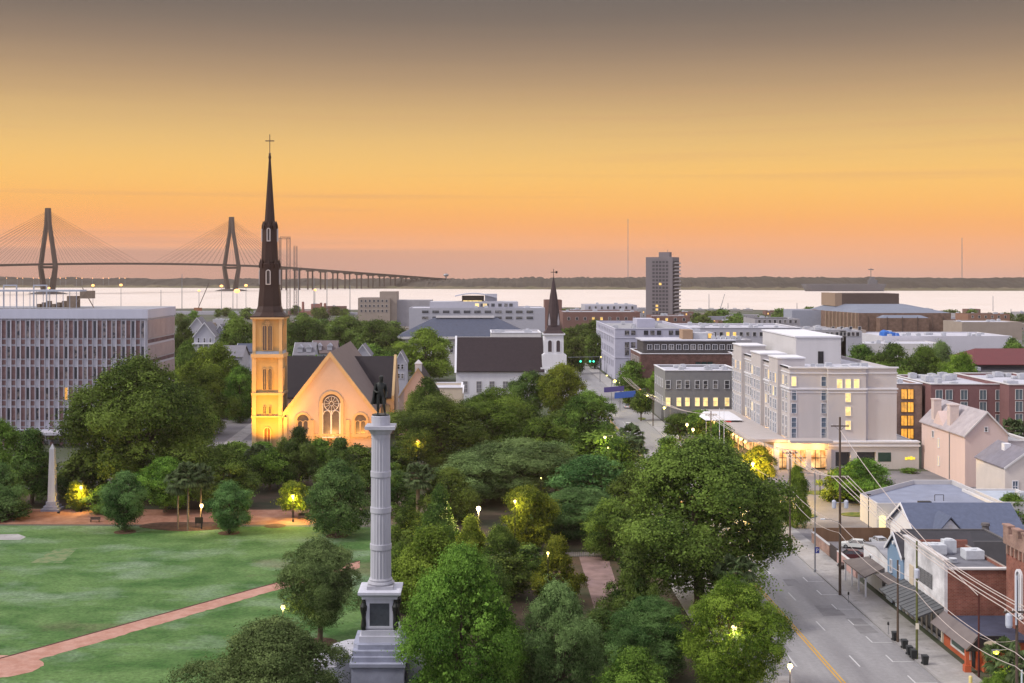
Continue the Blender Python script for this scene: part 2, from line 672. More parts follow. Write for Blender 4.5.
def gable_house(name, label, cat, x0, x1, y0, y1, he, hr, axis, wall, roof, trim, specs=(), over=0.4, group=None, hip=0.0, z0=0.0, chims=()):
    """ridge along axis 'x' or 'y'; he eave height, hr ridge height; hip = inset of the ridge ends"""
    t = thing(name, label, cat, ((x0 + x1) / 2, y0, z0), group)
    FOOT.append((x0, x1, y0, y1))
    wl = MB()
    xm, ym = (x0 + x1) / 2, (y0 + y1) / 2
    wl.box(x0, x1, y0, y1, z0, he)
    if hip == 0:
        if axis == 'y':
            for ya, yb in ((y0, y0 + .3), (y1 - .3, y1)):
                wl.loft([(x0, ya, he), (x1, ya, he), (xm, ya, hr)], [(x0, yb, he), (x1, yb, he), (xm, yb, hr)])
        else:
            for xa, xb in ((x0, x0 + .3), (x1 - .3, x1)):
                wl.loft([(xa, y0, he), (xa, y1, he), (xa, ym, hr)], [(xb, y0, he), (xb, y1, he), (xb, ym, hr)])
    wl.build('wall', wall, t)
    rf = MB()
    e, th = over, 0.25
    if axis == 'y':
        s = (hr - he) / (xm - x0)
        for sx in (-1, 1):
            xe = xm + sx * (xm - x0 + e)
            ze = he - s * e
            a = [(xe, y0 - e, ze), (xe, y1 + e, ze), (xm, y1 + e - hip - (e if hip else 0), hr), (xm, y0 - e + hip + (e if hip else 0), hr)]
            rf.loft([(p[0], p[1], p[2] + .03) for p in a], [(p[0], p[1], p[2] + th) for p in a])
        if hip:
            for ya, yb in ((y0 - e, y0 + hip), (y1 + e, y1 - hip)):
                ze = he - s * e
                a = [(x0 - e, ya, ze), (x1 + e, ya, ze), (xm, yb, hr)]
                rf.loft([(p[0], p[1], p[2] + .03) for p in a], [(p[0], p[1], p[2] + th) for p in a])
    else:
        s = (hr - he) / (ym - y0)
        for sy in (-1, 1):
            ye = ym + sy * (ym - y0 + e)
            ze = he - s * e
            a = [(x0 - e, ye, ze), (x1 + e, ye, ze), (x1 + e - hip - (e if hip else 0), ym, hr), (x0 - e + hip + (e if hip else 0), ym, hr)]
            rf.loft([(p[0], p[1], p[2] + .03) for p in a], [(p[0], p[1], p[2] + th) for p in a])
        if hip:
            for xa, xb in ((x0 - e, x0 + hip), (x1 + e, x1 - hip)):
                ze = he - s * e
                a = [(xa, y0 - e, ze), (xa, y1 + e, ze), (xb, ym, hr)]
                rf.loft([(p[0], p[1], p[2] + .03) for p in a], [(p[0], p[1], p[2] + th) for p in a])
    ro = rf.build('roof', roof, t)
    if trim and hip == 0:
        tr = MB()
        if axis == 'y':
            s = (hr - he) / (xm - x0)
            for sx in (-1, 1):
                xe = xm + sx * (xm - x0 + e)
                ze = he - s * e
                ya, yb = y0 - e - .12, y0 - e - .003
                tr.loft([(xe, ya, ze - .12), (xe, ya, ze + .3), (xm, ya, hr + .3), (xm, ya, hr - .12)], [(xe, yb, ze - .12), (xe, yb, ze + .3), (xm, yb, hr + .3), (xm, yb, hr - .12)])
        else:
            s = (hr - he) / (ym - y0)
            for sy in (-1, 1):
                ye = ym + sy * (ym - y0 + e)
                ze = he - s * e
                xa, xb = x0 - e - .12, x0 - e - .003
                tr.loft([(xa, ye, ze - .12), (xa, ye, ze + .3), (xa, ym, hr + .3), (xa, ym, hr - .12)], [(xb, ye, ze - .12), (xb, ye, ze + .3), (xb, ym, hr + .3), (xb, ym, hr - .12)])
        tr.build('bargeboard', trim, t)
    for (cx, cy, cw, zt_) in chims:
        ch = MB().box(cx - cw / 2, cx + cw / 2, cy - cw / 2, cy + cw / 2, he - 1, zt_)
        ch.box(cx - cw / 2 - .12, cx + cw / 2 + .12, cy - cw / 2 - .12, cy + cw / 2 + .12, zt_, zt_ + .25)
        ch.build('chimney', MATS.get('chimney_' + name) or wall, ro)
    if specs:
        windows(t, list(specs))
    return t


def point_light(name, loc, energy, col, radius=0.25, parent=None):
    ld = bpy.data.lights.new(name, 'POINT')
    ld.energy = energy
    ld.color = col
    ld.shadow_soft_size = radius
    o = bpy.data.objects.new(name, ld)
    C.objects.link(o)
    if parent:
        o.parent = parent
        off = ORG[parent.name]
        loc = tuple(loc[i] - off[i] for i in range(3))
    o.location = loc
    return o


def spot_light(name, loc, target, energy, col, angle=60, parent=None, radius=.3):
    ld = bpy.data.lights.new(name, 'SPOT')
    ld.energy = energy
    ld.color = col
    ld.spot_size = R(angle)
    ld.spot_blend = .8
    ld.shadow_soft_size = radius
    o = bpy.data.objects.new(name, ld)
    C.objects.link(o)
    d = Vector(target) - Vector(loc)
    o.rotation_euler = (-d).to_track_quat('Z', 'Y').to_euler()
    if parent:
        o.parent = parent
        off = ORG[parent.name]
        loc = tuple(loc[i] - off[i] for i in range(3))
    o.location = loc
    return o


# common materials (real-world base colours)
white = M('white_paint', (.62, .62, .65), .7, .06, streak=True)
offwhite = M('offwhite', (.54, .52, .51), .8, .08, streak=True)
stucco = M('stucco_white', (.47, .455, .455), .85, .06, .35, streak=True)
stuccoshade = M('stucco_taupe', (.46, .42, .42), .85, .05, .35, streak=True)
unit = M('unit', (.42, .43, .46), .5, .15, 1.5)


def glassmat(name, base, alt, rough, emit=None, es=0.0, p=.3):
    """pane whose blinds or room light differ from window to window"""
    m = bpy.data.materials.new(name)
    MATS[name] = m
    m.use_nodes = True
    nt = m.node_tree
    b = nt.nodes['Principled BSDF']
    b.inputs['Roughness'].default_value = rough
    b.inputs['Specular IOR Level'].default_value = .6
    oi = nt.nodes.new('ShaderNodeObjectInfo')
    tc = nt.nodes.new('ShaderNodeTexCoord')
    ad = nt.nodes.new('ShaderNodeVectorMath')
    ad.operation = 'ADD'
    sc = nt.nodes.new('ShaderNodeVectorMath')
    sc.operation = 'SCALE'
    nt.links.new(oi.outputs['Location'], sc.inputs[0])
    sc.inputs['Scale'].default_value = 3.7
    nt.links.new(tc.outputs['Object'], ad.inputs[0])
    nt.links.new(sc.outputs[0], ad.inputs[1])
    n = nt.nodes.new('ShaderNodeTexNoise')
    n.inputs['Scale'].default_value = .9
    n.inputs['Detail'].default_value = 3
    nt.links.new(ad.outputs[0], n.inputs['Vector'])
    ra = nt.nodes.new('ShaderNodeMapRange')
    ra.inputs[1].default_value = 1 - p - .05
    ra.inputs[2].default_value = 1 - p + .05
    nt.links.new(oi.outputs['Random'], ra.inputs[0])
    nm = nt.nodes.new('ShaderNodeMapRange')
    nm.inputs[1].default_value = .42
    nm.inputs[2].default_value = .58
    nt.links.new(n.outputs[0], nm.inputs[0])
    if emit:
        st = nt.nodes.new('ShaderNodeMapRange')
        st.inputs[3].default_value = es * .45
        st.inputs[4].default_value = es * 1.15
        av = nt.nodes.new('ShaderNodeMath')
        av.operation = 'ADD'
        nt.links.new(oi.outputs['Random'], av.inputs[0])
        nt.links.new(nm.outputs[0], av.inputs[1])
        hf = nt.nodes.new('ShaderNodeMath')
        hf.operation = 'MULTIPLY'
        hf.inputs[1].default_value = .5
        nt.links.new(av.outputs[0], hf.inputs[0])
        nt.links.new(hf.outputs[0], st.inputs[0])
        nt.links.new(st.outputs[0], b.inputs['Emission Strength'])
        b.inputs['Emission Color'].default_value = tuple(emit) + (1,)
        b.inputs['Base Color'].default_value = tuple(base) + (1,)
    else:
        mu = nt.nodes.new('ShaderNodeMath')
        mu.operation = 'MULTIPLY'
        nt.links.new(ra.outputs[0], mu.inputs[0])
        nt.links.new(nm.outputs[0], mu.inputs[1])
        mx = nt.nodes.new('ShaderNodeMixRGB')
        mx.inputs[1].default_value = tuple(base) + (1,)
        mx.inputs[2].default_value = tuple(alt) + (1,)
        nt.links.new(mu.outputs[0], mx.inputs[0])
        nt.links.new(mx.outputs[0], b.inputs['Base Color'])
    return m


glassd = glassmat('glass_dark', (.03, .033, .042), (.20, .19, .18), .12, p=.4)
glassb = glassmat('glass_blue', (.085, .12, .17), (.26, .27, .29), .12, p=.35)
glassw1 = glassmat('glass_lit', (.3, .2, .1), None, .3, (1.0, .58, .10), 1.15)
glassw2 = glassmat('glass_lit_pale', (.3, .2, .1), None, .3, (1.0, .74, .28), 1.1)
glassw3 = glassmat('glass_lit_amber', (.3, .2, .1), None, .3, (1.0, .42, .03), 1.0)
roofwhite = M('roof_membrane', (.43, .43, .48), .8, .22, .25)
roofgrey = M('roof_grey', (.27, .27, .29), .9, .3, .25)
roofdark = M('roof_dark', (.05, .048, .055), .85, .2, .8)
slate = M('roof_slate_blue', (.055, .065, .10), .7, .2, .8)
brick = brickmat('brick_red', (.20, .065, .045), (.27, .10, .07), (.26, .21, .18), 1.2)
brickd = brickmat('brick_dark', (.105, .05, .045), (.14, .07, .06), (.15, .12, .11), 1.2)
brickl = brickmat('brick_brown', (.25, .15, .12), (.30, .19, .15), (.30, .25, .22), 1.2)
bark = M('bark', (.09, .065, .045), .95, .35, 1.5)
iron = M('iron_black', (.012, .012, .014), .5, .2, 3)
steel = M('steel_grey', (.22, .23, .25), .45, .15, 2, metal=.5)
wood_pole = M('pole_wood', (.085, .06, .045), .9, .3, 2)
bronze = M('bronze', (.025, .028, .026), .45, .3, 2, metal=.5)
granite = M('granite', (.36, .36, .395), .75, .22, .9, streak=True)
graniteb = M('granite_blue', (.255, .27, .345), .75, .25, .7)
concrete = M('concrete', (.36, .345, .34), .9, .12, .4)
# ------------------------------------------------------------------ ground, water, roads
ground_m = M2('ground_mixed', (.085, .085, .075), (.06, .075, .04), .02, .95, .4, .6, c3=(.17, .16, .155), scale3=.008, lo3=.55, hi3=.66)
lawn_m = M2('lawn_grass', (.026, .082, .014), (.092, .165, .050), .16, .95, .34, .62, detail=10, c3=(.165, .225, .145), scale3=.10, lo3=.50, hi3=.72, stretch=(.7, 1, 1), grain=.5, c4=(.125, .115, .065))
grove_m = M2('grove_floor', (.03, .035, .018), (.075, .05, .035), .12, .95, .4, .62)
mulch_m = M2('mulch', (.05, .028, .018), (.09, .05, .035), .8, .95)
asphalt_m = M2('asphalt_worn', (.165, .16, .168), (.25, .245, .25), .22, .62, .35, .65, spec=.5, c3=(.135, .13, .138), scale3=.09, lo3=.52, hi3=.70, stretch=(1, .10, 1), grain=.16)
lot_m = M2('lot_asphalt', (.16, .155, .165), (.21, .20, .21), .08, .88, .4, .6)
walk_m = M2('walk_concrete', (.27, .26, .255), (.33, .32, .315), .3, .9, c3=(.2, .19, .19), scale3=.5, lo3=.58, hi3=.7)
path_m = M2('path_brick', (.33, .17, .125), (.40, .23, .18), .5, .95, c3=(.27, .15, .11), scale3=.25, lo3=.55, hi3=.7)
paver_m = brickmat('plaza_paver', (.30, .20, .20), (.36, .25, .245), (.16, .11, .11), .5)
redwalk_m = M2('brick_walk', (.19, .085, .055), (.25, .13, .09), .4, .95)
line_w = M('marking_white', (.48, .48, .48), .8, .15, 2)
line_y = M('marking_yellow', (.50, .29, .05), .8, .15, 2)
curb_m = M('kerb_stone', (.25, .24, .24), .9, .15, 1)

GX, GY0, GY1 = 4200, -60, 6400
struct(MB().add([(-GX, GY0, 0), (GX, GY0, 0), (GX, GY1, 0), (-GX, GY1, 0)], [(0, 1, 2, 3)]), 'ground', ground_m)

# harbour water: irregular near shore, far shore 3.0 to 3.8 km away
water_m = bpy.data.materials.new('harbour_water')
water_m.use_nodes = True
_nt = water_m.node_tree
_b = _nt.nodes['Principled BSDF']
_b.inputs['Base Color'].default_value = (.64, .56, .50, 1)  # pale base colour stands in for bright sky reflected on the water
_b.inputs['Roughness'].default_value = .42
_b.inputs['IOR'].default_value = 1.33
_tc = _nt.nodes.new('ShaderNodeTexCoord')
_mp = _nt.nodes.new('ShaderNodeMapping')
_mp.inputs['Scale'].default_value = (.02, .012, 1)
_nt.links.new(_tc.outputs['Object'], _mp.inputs[0])
_n = _nt.nodes.new('ShaderNodeTexNoise')
_n.inputs['Scale'].default_value = .5
_n.inputs['Detail'].default_value = 5
_nt.links.new(_mp.outputs[0], _n.inputs['Vector'])
_mr = _nt.nodes.new('ShaderNodeMapRange')
_mr.inputs[1].default_value = .3
_mr.inputs[2].default_value = .7
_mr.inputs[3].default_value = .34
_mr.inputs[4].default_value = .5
_nt.links.new(_n.outputs[0], _mr.inputs[0])
_nt.links.new(_mr.outputs[0], _b.inputs['Roughness'])
_bp = _nt.nodes.new('ShaderNodeBump')
_bp.inputs['Strength'].default_value = .5
_bp.inputs['Distance'].default_value = 6
_nt.links.new(_n.outputs[0], _bp.inputs['Height'])
_nt.links.new(_bp.outputs[0], _b.inputs['Normal'])
near = [(-GX, 1500), (-1500, 1500), (-700, 1480), (-430, 1530), (-330, 1560), (-120, 1500), (-60, 1620), (60, 1640), (180, 1560), (330, 1500), (420, 1420), (560, 1380), (720, 1440), (1500, 1400), (GX, 1400)]
far = [(GX, 3000), (1900, 3000), (1000, 3030), (600, 3150), (200, 3250), (-100, 3350), (-400, 3450), (-900, 3600), (-1800, 3700), (-GX, 3700)]
poly = near + far
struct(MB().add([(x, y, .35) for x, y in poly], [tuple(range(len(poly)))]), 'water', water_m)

# far shore: wooded bank
rs = np.random.RandomState(3)


def shore(name, xs, yfun, depth, hfun, mat):
    nx = len(xs)
    rows = 9
    vs, fs = [], []
    for j in range(rows):
        t = j / (rows - 1)
        for i, x in enumerate(xs):
            env = (0, .62, .88, 1, .94, 1, .95, .9, 0)[j]
            hh = env * (hfun(x) + rs.uniform(-1, 1) * 2.6 + 2.2 * math.sin(x * .031 + j) + 1.6 * math.sin(x * .011 + 2 * j))
            vs.append((x, yfun(x) + depth * t + rs.uniform(-6, 6) * (0 if j == 0 else 1), max(hh, 0) - (.4 if j in (0, rows - 1) else 0)))
    for j in range(rows - 1):
        for i in range(nx - 1):
            a = j * nx + i
            fs.append((a, a + 1, a + nx + 1, a + nx))
    o = MB().add(vs, fs).build(name, mat)
    return o


far_wood = M2('far_wood', (.022, .020, .016), (.045, .038, .028), .02, 1.0, .35, .65)
yf = lambda x: np.interp(x, [-4000, -1800, -900, -400, -100, 200, 600, 1000, 1900, 4000], [3740, 3740, 3640, 3490, 3390, 3290, 3190, 3070, 3040, 3040])
o = shore('far_forest', np.arange(-3600, 3600, 6.0), lambda x: float(yf(x)) + 25, 620, lambda x: 25 + 3.5 * math.sin(x * .0021) + .7 * math.sin(x * .019) + .6 * math.sin(x * .047 + 1), far_wood)
tag(o, 'dark low wood along the far shore of the harbour', 'forest', kind='stuff')
o = shore('marsh', np.arange(-3600, 3600, 14.0), lambda x: float(yf(x)) - 60, 130, lambda x: 3.5, M2('marsh_grass', (.09, .085, .045), (.12, .10, .06), .02, 1))
tag(o, 'low marsh grass edging the far shore', 'marsh grass', kind='stuff')

# the avenue
XL, XR, YC = 32.4, 50.6, 40.0
R0, R1 = 95.0, 1420.0
sh = MB().add([(XL, R0, .008), (XR, R0, .008), (XR, R1, .008), (XL, R1, .008)], [(0, 1, 2, 3)])
# side street past the hotel, lot between shops and hotel, side street behind the lawn
struct(sh, 'road', asphalt_m)
struct(MB().add([(XR + 4.9, 187, .010), (69, 187, .010), (69, 212, .010), (150, 232, .010), (150, 284, .010), (XR + 4.9, 289, .010)], [(0, 1, 2, 3, 4, 5)]), 'parking_lot', lot_m)
p = [gp(196, 452), gp(262, 452), gp(258, 404), gp(168, 398)]
struct(MB().add([(x, y, .012) for x, y in p], [(0, 1, 2, 3)]), 'side_road', lot_m)
p = [gp(205, 457), gp(222, 457), gp(262, 425), gp(258, 418)]
struct(MB().add([(x, y, .10) for x, y in p], [(0, 1, 2, 3)]), 'side_pavement', walk_m)
p = [(-140, 372), (-62, 372), (-62, 450), (-190, 450)]
# markings
mk = MB()
for dx in (-.20, .20):
    mk.add([(YC + dx - .10, R0, .013), (YC + dx + .10, R0, .013), (YC + dx + .10, 420, .013), (YC + dx - .10, 420, .013)], [(0, 1, 2, 3)], 1)
y = 101.0
while y < 420:
    for x in (43.55, 36.35):
        mk.add([(x - .08, y, .013), (x + .08, y, .013), (x + .08, y + 4.2, .013), (x - .08, y + 4.2, .013)], [(0, 1, 2, 3)], 0)
    y += 14.6
y = 139.0
while y < 186:
    x = 47.9
    mk.add([(x - .08, y, .013), (x + .08, y, .013), (x + .08, y + 2.6, .013), (x - .08, y + 2.6, .013)], [(0, 1, 2, 3)], 0)
    mk.add([(x + .08, y + .0, .013), (XR - .3, y + .0, .013), (XR - .3, y + .14, .013), (x + .08, y + .14, .013)], [(0, 1, 2, 3)], 0)
    y += 7.6
# crossing by the side street
for k in range(9):
    x = XL + 1 + k * 1.95
    mk.add([(x, 292, .013), (x + .7, 292, .013), (x + .7, 296, .013), (x, 296, .013)], [(0, 1, 2, 3)], 0)
struct(mk, 'road_marking', [line_w, line_y])
# darker repaired patches in the asphalt
pt = MB()
for (x, y, w, d) in ((45.2, 166, 3.0, 5.5), (47.6, 158, 2.4, 7), (35, 150, 2.2, 9), (44.4, 182, 2.2, 4)):
    pt.add([(x, y, .0105), (x + w, y + .4, .0105), (x + w - .2, y + d, .0105), (x + .2, y + d, .0105)], [(0, 1, 2, 3)])
struct(pt, 'road_patch', M2('asphalt_patch', (.17, .165, .17), (.21, .205, .21), .4, .9))

# pavements with kerbs
pv = MB()
pv.box(XR + .25, 55.4, R0, 1400, -.2, .14)
pv.box(27.5, XL - .25, R0, 1400, -.2, .14)
pv.box(XL - .25, 34.6, 128, 141, -.2, .138)      # kerb extension with the lamp
struct(pv, 'pavement', walk_m)
kb = MB()
kb.box(XR, XR + .25, R0, 1400, -.2, .15)
kb.box(XL - .25, XL, R0, 128, -.2, .15)
kb.box(XL - .25, XL, 141, 1400, -.2, .15)
kb.box(34.6, 34.8, 128, 141, -.2, .15)
struct(kb, 'kerb', curb_m)

# park
struct(MB().add([(-175, 96, .012), (-14.5, 96, .012), (-14.5, 224, .012), (-175, 227, .012)], [(0, 1, 2, 3)]), 'lawn', lawn_m)
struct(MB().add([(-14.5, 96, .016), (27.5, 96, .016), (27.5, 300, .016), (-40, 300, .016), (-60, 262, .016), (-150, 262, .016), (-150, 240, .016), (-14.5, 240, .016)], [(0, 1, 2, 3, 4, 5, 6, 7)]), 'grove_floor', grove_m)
# brick walks
up = [gp(-60, 674.5), gp(14, 655), gp(256, 588.5), gp(360, 561)]
lo = [gp(360, 568), gp(256, 596), gp(40, 659.5), gp(-60, 690)]
jr = random.Random(5)
def ragged(pts, step, amp):
    out = []
    for a, b in zip(pts[:-1], pts[1:]):
        n = max(1, int(math.hypot(b[0] - a[0], b[1] - a[1]) / step))
        out += [(a[0] + (b[0] - a[0]) * i / n + jr.uniform(-amp, amp), a[1] + (b[1] - a[1]) * i / n + jr.uniform(-amp, amp)) for i in range(n)]
    return out + [pts[-1]]
up_r, lo_r = ragged(up, .8, .10), ragged(lo, .8, .16)
struct(MB().add([(x, y, .024) for x, y in up_r + lo_r], [tuple(range(len(up_r) + len(lo_r)))]), 'path', path_m)
e = MB()
for a, b in zip(up[:-1], up[1:]):
    e.tube((a[0], a[1], .03), (b[0], b[1], .03), .09, n=4)
struct(e, 'path_edging', M('edging', (.10, .05, .04), .9, .2, 1))
c = gp(-12, 667)
struct(MB().prism([(c[0] + (6.1 + jr.uniform(-.15, .15)) * math.cos(a), c[1] + (4.4 + jr.uniform(-.15, .15)) * math.sin(a)) for a in [2 * math.pi * i / 60 for i in range(60)]], -.1, .030), 'path_circle', path_m)
struct(MB().add([(-150, 227, .022), (-30, 226, .022), (-24, 240, .022), (-150, 242, .022)], [(0, 1, 2, 3)]), 'brick_walk', redwalk_m)
struct(MB().add([(15.4, 160, .026), (19.2, 160, .026), (20.6, 203, .026), (16.0, 203, .026)], [(0, 1, 2, 3)]), 'paved_walk', paver_m)
struct(MB().add([(-2, 200.8, .032), (28, 200.8, .032), (28, 204, .032), (-2, 204, .032)], [(0, 1, 2, 3)]), 'cross_walk', M2('walk_dull', (.12, .11, .105), (.16, .15, .145), .3))
struct(MB().add([(-16, 226, .022), (-8, 226, .022), (-8, 246, .022), (-20, 250, .022)], [(0, 1, 2, 3)]), 'grove_walk', M2('walk_tan', (.16, .12, .09), (.2, .16, .12), .3))
# bare patch and pale worn spots in the lawn
for nm, pts, mt in (('bare_patch', [gp(30, 563), gp(62, 563), gp(78, 548), gp(56, 549)], M2('bare_soil', (.15, .18, .085), (.07, .14, .05), .6, .95, .45, .6)),
                    ('gravel_patch', [gp(-5, 540), gp(20, 540), gp(26, 537), gp(18, 534), gp(-5, 534.5)], walk_m)):
    struct(MB().add([(x, y, .018) for x, y in pts], [tuple(range(len(pts)))]), nm, mt)

# ------------------------------------------------------------------ trees
LEAF = {}


def leafmat(name, dark, light, transl=.3, rough=.7):
    m = bpy.data.materials.new(name)
    m.use_nodes = True
    nt = m.node_tree
    b = nt.nodes['Principled BSDF']
    out = nt.nodes['Material Output']
    b.inputs['Roughness'].default_value = rough
    b.inputs['Specular IOR Level'].default_value = .08
    at = nt.nodes.new('ShaderNodeAttribute')
    at.attribute_name = 'tint'
    oi = nt.nodes.new('ShaderNodeObjectInfo')
    mx = nt.nodes.new('ShaderNodeMixRGB')
    mx.inputs[1].default_value = dark + (1,)
    mx.inputs[2].default_value = light + (1,)
    nt.links.new(at.outputs['Fac'], mx.inputs[0])
    hv = nt.nodes.new('ShaderNodeHueSaturation')
    mr = nt.nodes.new('ShaderNodeMapRange')
    mr.inputs[3].default_value = .485
    mr.inputs[4].default_value = .515
    nt.links.new(oi.outputs['Random'], mr.inputs[0])
    nt.links.new(mr.outputs[0], hv.inputs['Hue'])
    mr2 = nt.nodes.new('ShaderNodeMapRange')
    mr2.inputs[3].default_value = .8
    mr2.inputs[4].default_value = 1.2
    nt.links.new(oi.outputs['Random'], mr2.inputs[0])
    nt.links.new(mr2.outputs[0], hv.inputs['Value'])
    nt.links.new(mx.outputs[0], hv.inputs['Color'])
    nt.links.new(hv.outputs[0], b.inputs['Base Color'])
    tr = nt.nodes.new('ShaderNodeBsdfTranslucent')
    nt.links.new(hv.outputs[0], tr.inputs[0])
    ms = nt.nodes.new('ShaderNodeMixShader')
    ms.inputs[0].default_value = transl
    nt.links.new(b.outputs[0], ms.inputs[1])
    nt.links.new(tr.outputs[0], ms.inputs[2])
    nt.links.new(ms.outputs[0], out.inputs[0])
    LEAF[name] = m
    return m


leafmat('oak', (.020, .046, .007), (0.180, 0.273, 0.049))
leafmat('green', (.026, .065, .008), (0.191, 0.313, 0.046))
leafmat('lime', (.045, .090, .008), (0.255, 0.360, 0.048))
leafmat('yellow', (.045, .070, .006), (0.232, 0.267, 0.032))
leafmat('magnolia', (.012, .034, .005), (0.122, 0.186, 0.035), .15, .5)
leafmat('grey', (.036, .068, .018), (0.195, 0.285, 0.095))
leafmat('teal', (.022, .062, .014), (0.151, 0.261, 0.077))
leafmat('palm', (.025, .045, .015), (0.128, 0.174, 0.072))
leafmat('far', (.024, .048, .008), (0.151, 0.215, 0.042))

PROF = {
    'dome': [(0, .55), (.15, .86), (.4, 1), (.65, .9), (.85, .6), (1, .18)],
    'round': [(0, .35), (.2, .8), (.45, 1), (.7, .88), (.88, .55), (1, .12)],
    'cone': [(0, .75), (.12, 1), (.4, .82), (.7, .45), (.9, .2), (1, .05)],
    'bush': [(0, .85), (.2, 1), (.5, .95), (.8, .65), (1, .2)],
}


def crown_mesh(name, seed, nleaf, leaf, prof, zb, nlobe, lobr, spread=1.0, sprig=.30, up=.45):
    rg = np.random.RandomState(seed)
    px_, pr_ = zip(*PROF[prof])
    t = rg.beta(1.25, 1.1, nlobe)
    ang = rg.uniform(0, 2 * np.pi, nlobe)
    rmax = np.interp(t, px_, pr_) * .5
    lr = lobr * rg.uniform(.55, 1.45, nlobe)
    rad = np.maximum(rmax - lr * .8, 0) * np.clip(rg.uniform(.30, 1.2, nlobe) ** .5, 0, 1.10)
    # uneven outline: whole sectors pushed in or out
    bump = 1 + .13 * np.sin(2 * ang + rg.uniform(0, 6)) + .12 * np.sin(3 * ang + 4 * t + rg.uniform(0, 6)) + rg.uniform(-.14, .14, nlobe)
    rad = rad * bump
    cz = zb + t * (1 - zb - lr * .55)
    cen = np.stack([rad * np.cos(ang), rad * np.sin(ang), cz], 1)
    ltint = rg.uniform(.05, .95, nlobe)
    # clumps
    per = 7
    nc = nleaf // per
    w = lr ** 2
    li = rg.choice(nlobe, nc, p=w / w.sum())
    ncore = int(nc * .13)
    d = rg.normal(size=(nc, 3))
    d /= np.linalg.norm(d, axis=1)[:, None]
    outd = cen[li] - np.array([0, 0, zb + (1 - zb) * .4])
    outd /= (np.linalg.norm(outd, axis=1)[:, None] + 1e-6)
    d = d + .55 * outd * spread + np.array([0, 0, up])
    d /= np.linalg.norm(d, axis=1)[:, None]
    rr = lr[li] * rg.uniform(.5, 1.0, nc) ** .4
    rr *= 1 + sprig * np.abs(rg.normal(size=nc)) * (rg.uniform(size=nc) < .4)
    cp = cen[li] + d * rr[:, None] * np.array([1, 1, .8])
    ctint = np.clip(ltint[li] + rg.normal(0, .14, nc), 0, 1)
    # inner foliage so that the crown is not see-through
    ct = rg.uniform(.02, .88, ncore)
    ca = rg.uniform(0, 2 * np.pi, ncore)
    cr_ = np.interp(ct, px_, pr_) * .5 * rg.uniform(.1, .66, ncore) ** .6
    cp[:ncore] = np.stack([cr_ * np.cos(ca), cr_ * np.sin(ca), zb + ct * (1 - zb)], 1)
    # leaves
    n = nc * per
    ci = np.repeat(np.arange(nc), per)
    p = cp[ci] + rg.normal(size=(n, 3)) * leaf * np.array([1.1, 1.1, .7])
    nrm = d[ci] + rg.normal(size=(n, 3)) * .36
    nrm /= np.linalg.norm(nrm, axis=1)[:, None]
    tg = rg.normal(size=(n, 3))
    tg -= nrm * (tg * nrm).sum(1)[:, None]
    tg /= np.linalg.norm(tg, axis=1)[:, None]
    bt = np.cross(nrm, tg)
    ln = leaf * rg.uniform(.6, 1.25, n)[:, None]
    ln[ci < ncore] *= 1.6
    wd = ln * .42
    q = np.stack([p - tg * ln * .5, p + bt * wd - tg * ln * .05, p + tg * ln * .55, p - bt * wd - tg * ln * .05], 1).reshape(-1, 3)
    tint = np.clip(ctint[ci] + rg.normal(0, .12, n), 0, 1)
    me = bpy.data.meshes.new(name)
    me.vertices.add(n * 4)
    me.vertices.foreach_set('co', q.astype(np.float32).ravel())
    me.loops.add(n * 4)
    me.loops.foreach_set('vertex_index', np.arange(n * 4, dtype=np.int32))
    me.polygons.add(n)
    me.polygons.foreach_set('loop_start', np.arange(0, n * 4, 4, dtype=np.int32))
    me.polygons.foreach_set('loop_total', np.full(n, 4, dtype=np.int32))
    me.update(calc_edges=True)
    a = me.attributes.new('tint', 'FLOAT', 'FACE')
    a.data.foreach_set('value', tint.astype(np.float32))
    return me, cen


def trunk_mesh(name, seed, cen, zb, r=.028):
    rg = random.Random(seed)
    mb = MB()
    top = (rg.uniform(-.02, .02), rg.uniform(-.02, .02), zb + .12)
    mb.tube((0, 0, -.01), (0, 0, .03), r * 1.5, r * 1.1, 8)
    mb.tube((0, 0, .03), top, r * 1.1, r * .8, 8)
    idx = list(range(len(cen)))
    rg.shuffle(idx)
    for i in idx[:9]:
        c = cen[i]
        mid = (c[0] * .45 + top[0] * .3, c[1] * .45, top[2] + (c[2] - top[2]) * .5)
        mb.tube(top, mid, r * .55, r * .34, 6)
        mb.tube(mid, tuple(c), r * .34, r * .12, 5)
        j = idx[(i + 3) % len(idx)]
        d = cen[j]
        if abs(d[0] - c[0]) + abs(d[1] - c[1]) < .3:
            mb.tube(mid, tuple(d), r * .25, r * .1, 5)
    return mb.mesh(name, bark)


CACHE = {}
SIZES = {'L': (105000, .0128, 1.0, 62, .88), 'M': (34000, .022, 1.0, 40, .94), 'S': (8500, .044, 1.0, 24, 1.05), 'X': (1600, .10, 1.0, 14, 1.3)}


def proto(prof, size, var, zb):
    key = (prof, size, var, zb)
    if key in CACHE:
        return CACHE[key]
    nl, lf, sp, nlobe, lk = SIZES[size]
    lobr = {'dome': .135, 'round': .135, 'cone': .115, 'bush': .15}[prof] * lk
    seed = abs(hash(prof)) % 1000 if False else sum(map(ord, prof)) + 31 * var + ord(size)
    me, cen = crown_mesh('crown', seed, nl, lf, prof, zb, nlobe, lobr)
    tm = trunk_mesh('trunk', seed, cen, zb)
    CACHE[key] = (me, tm)
    return CACHE[key]


MCACHE = {}


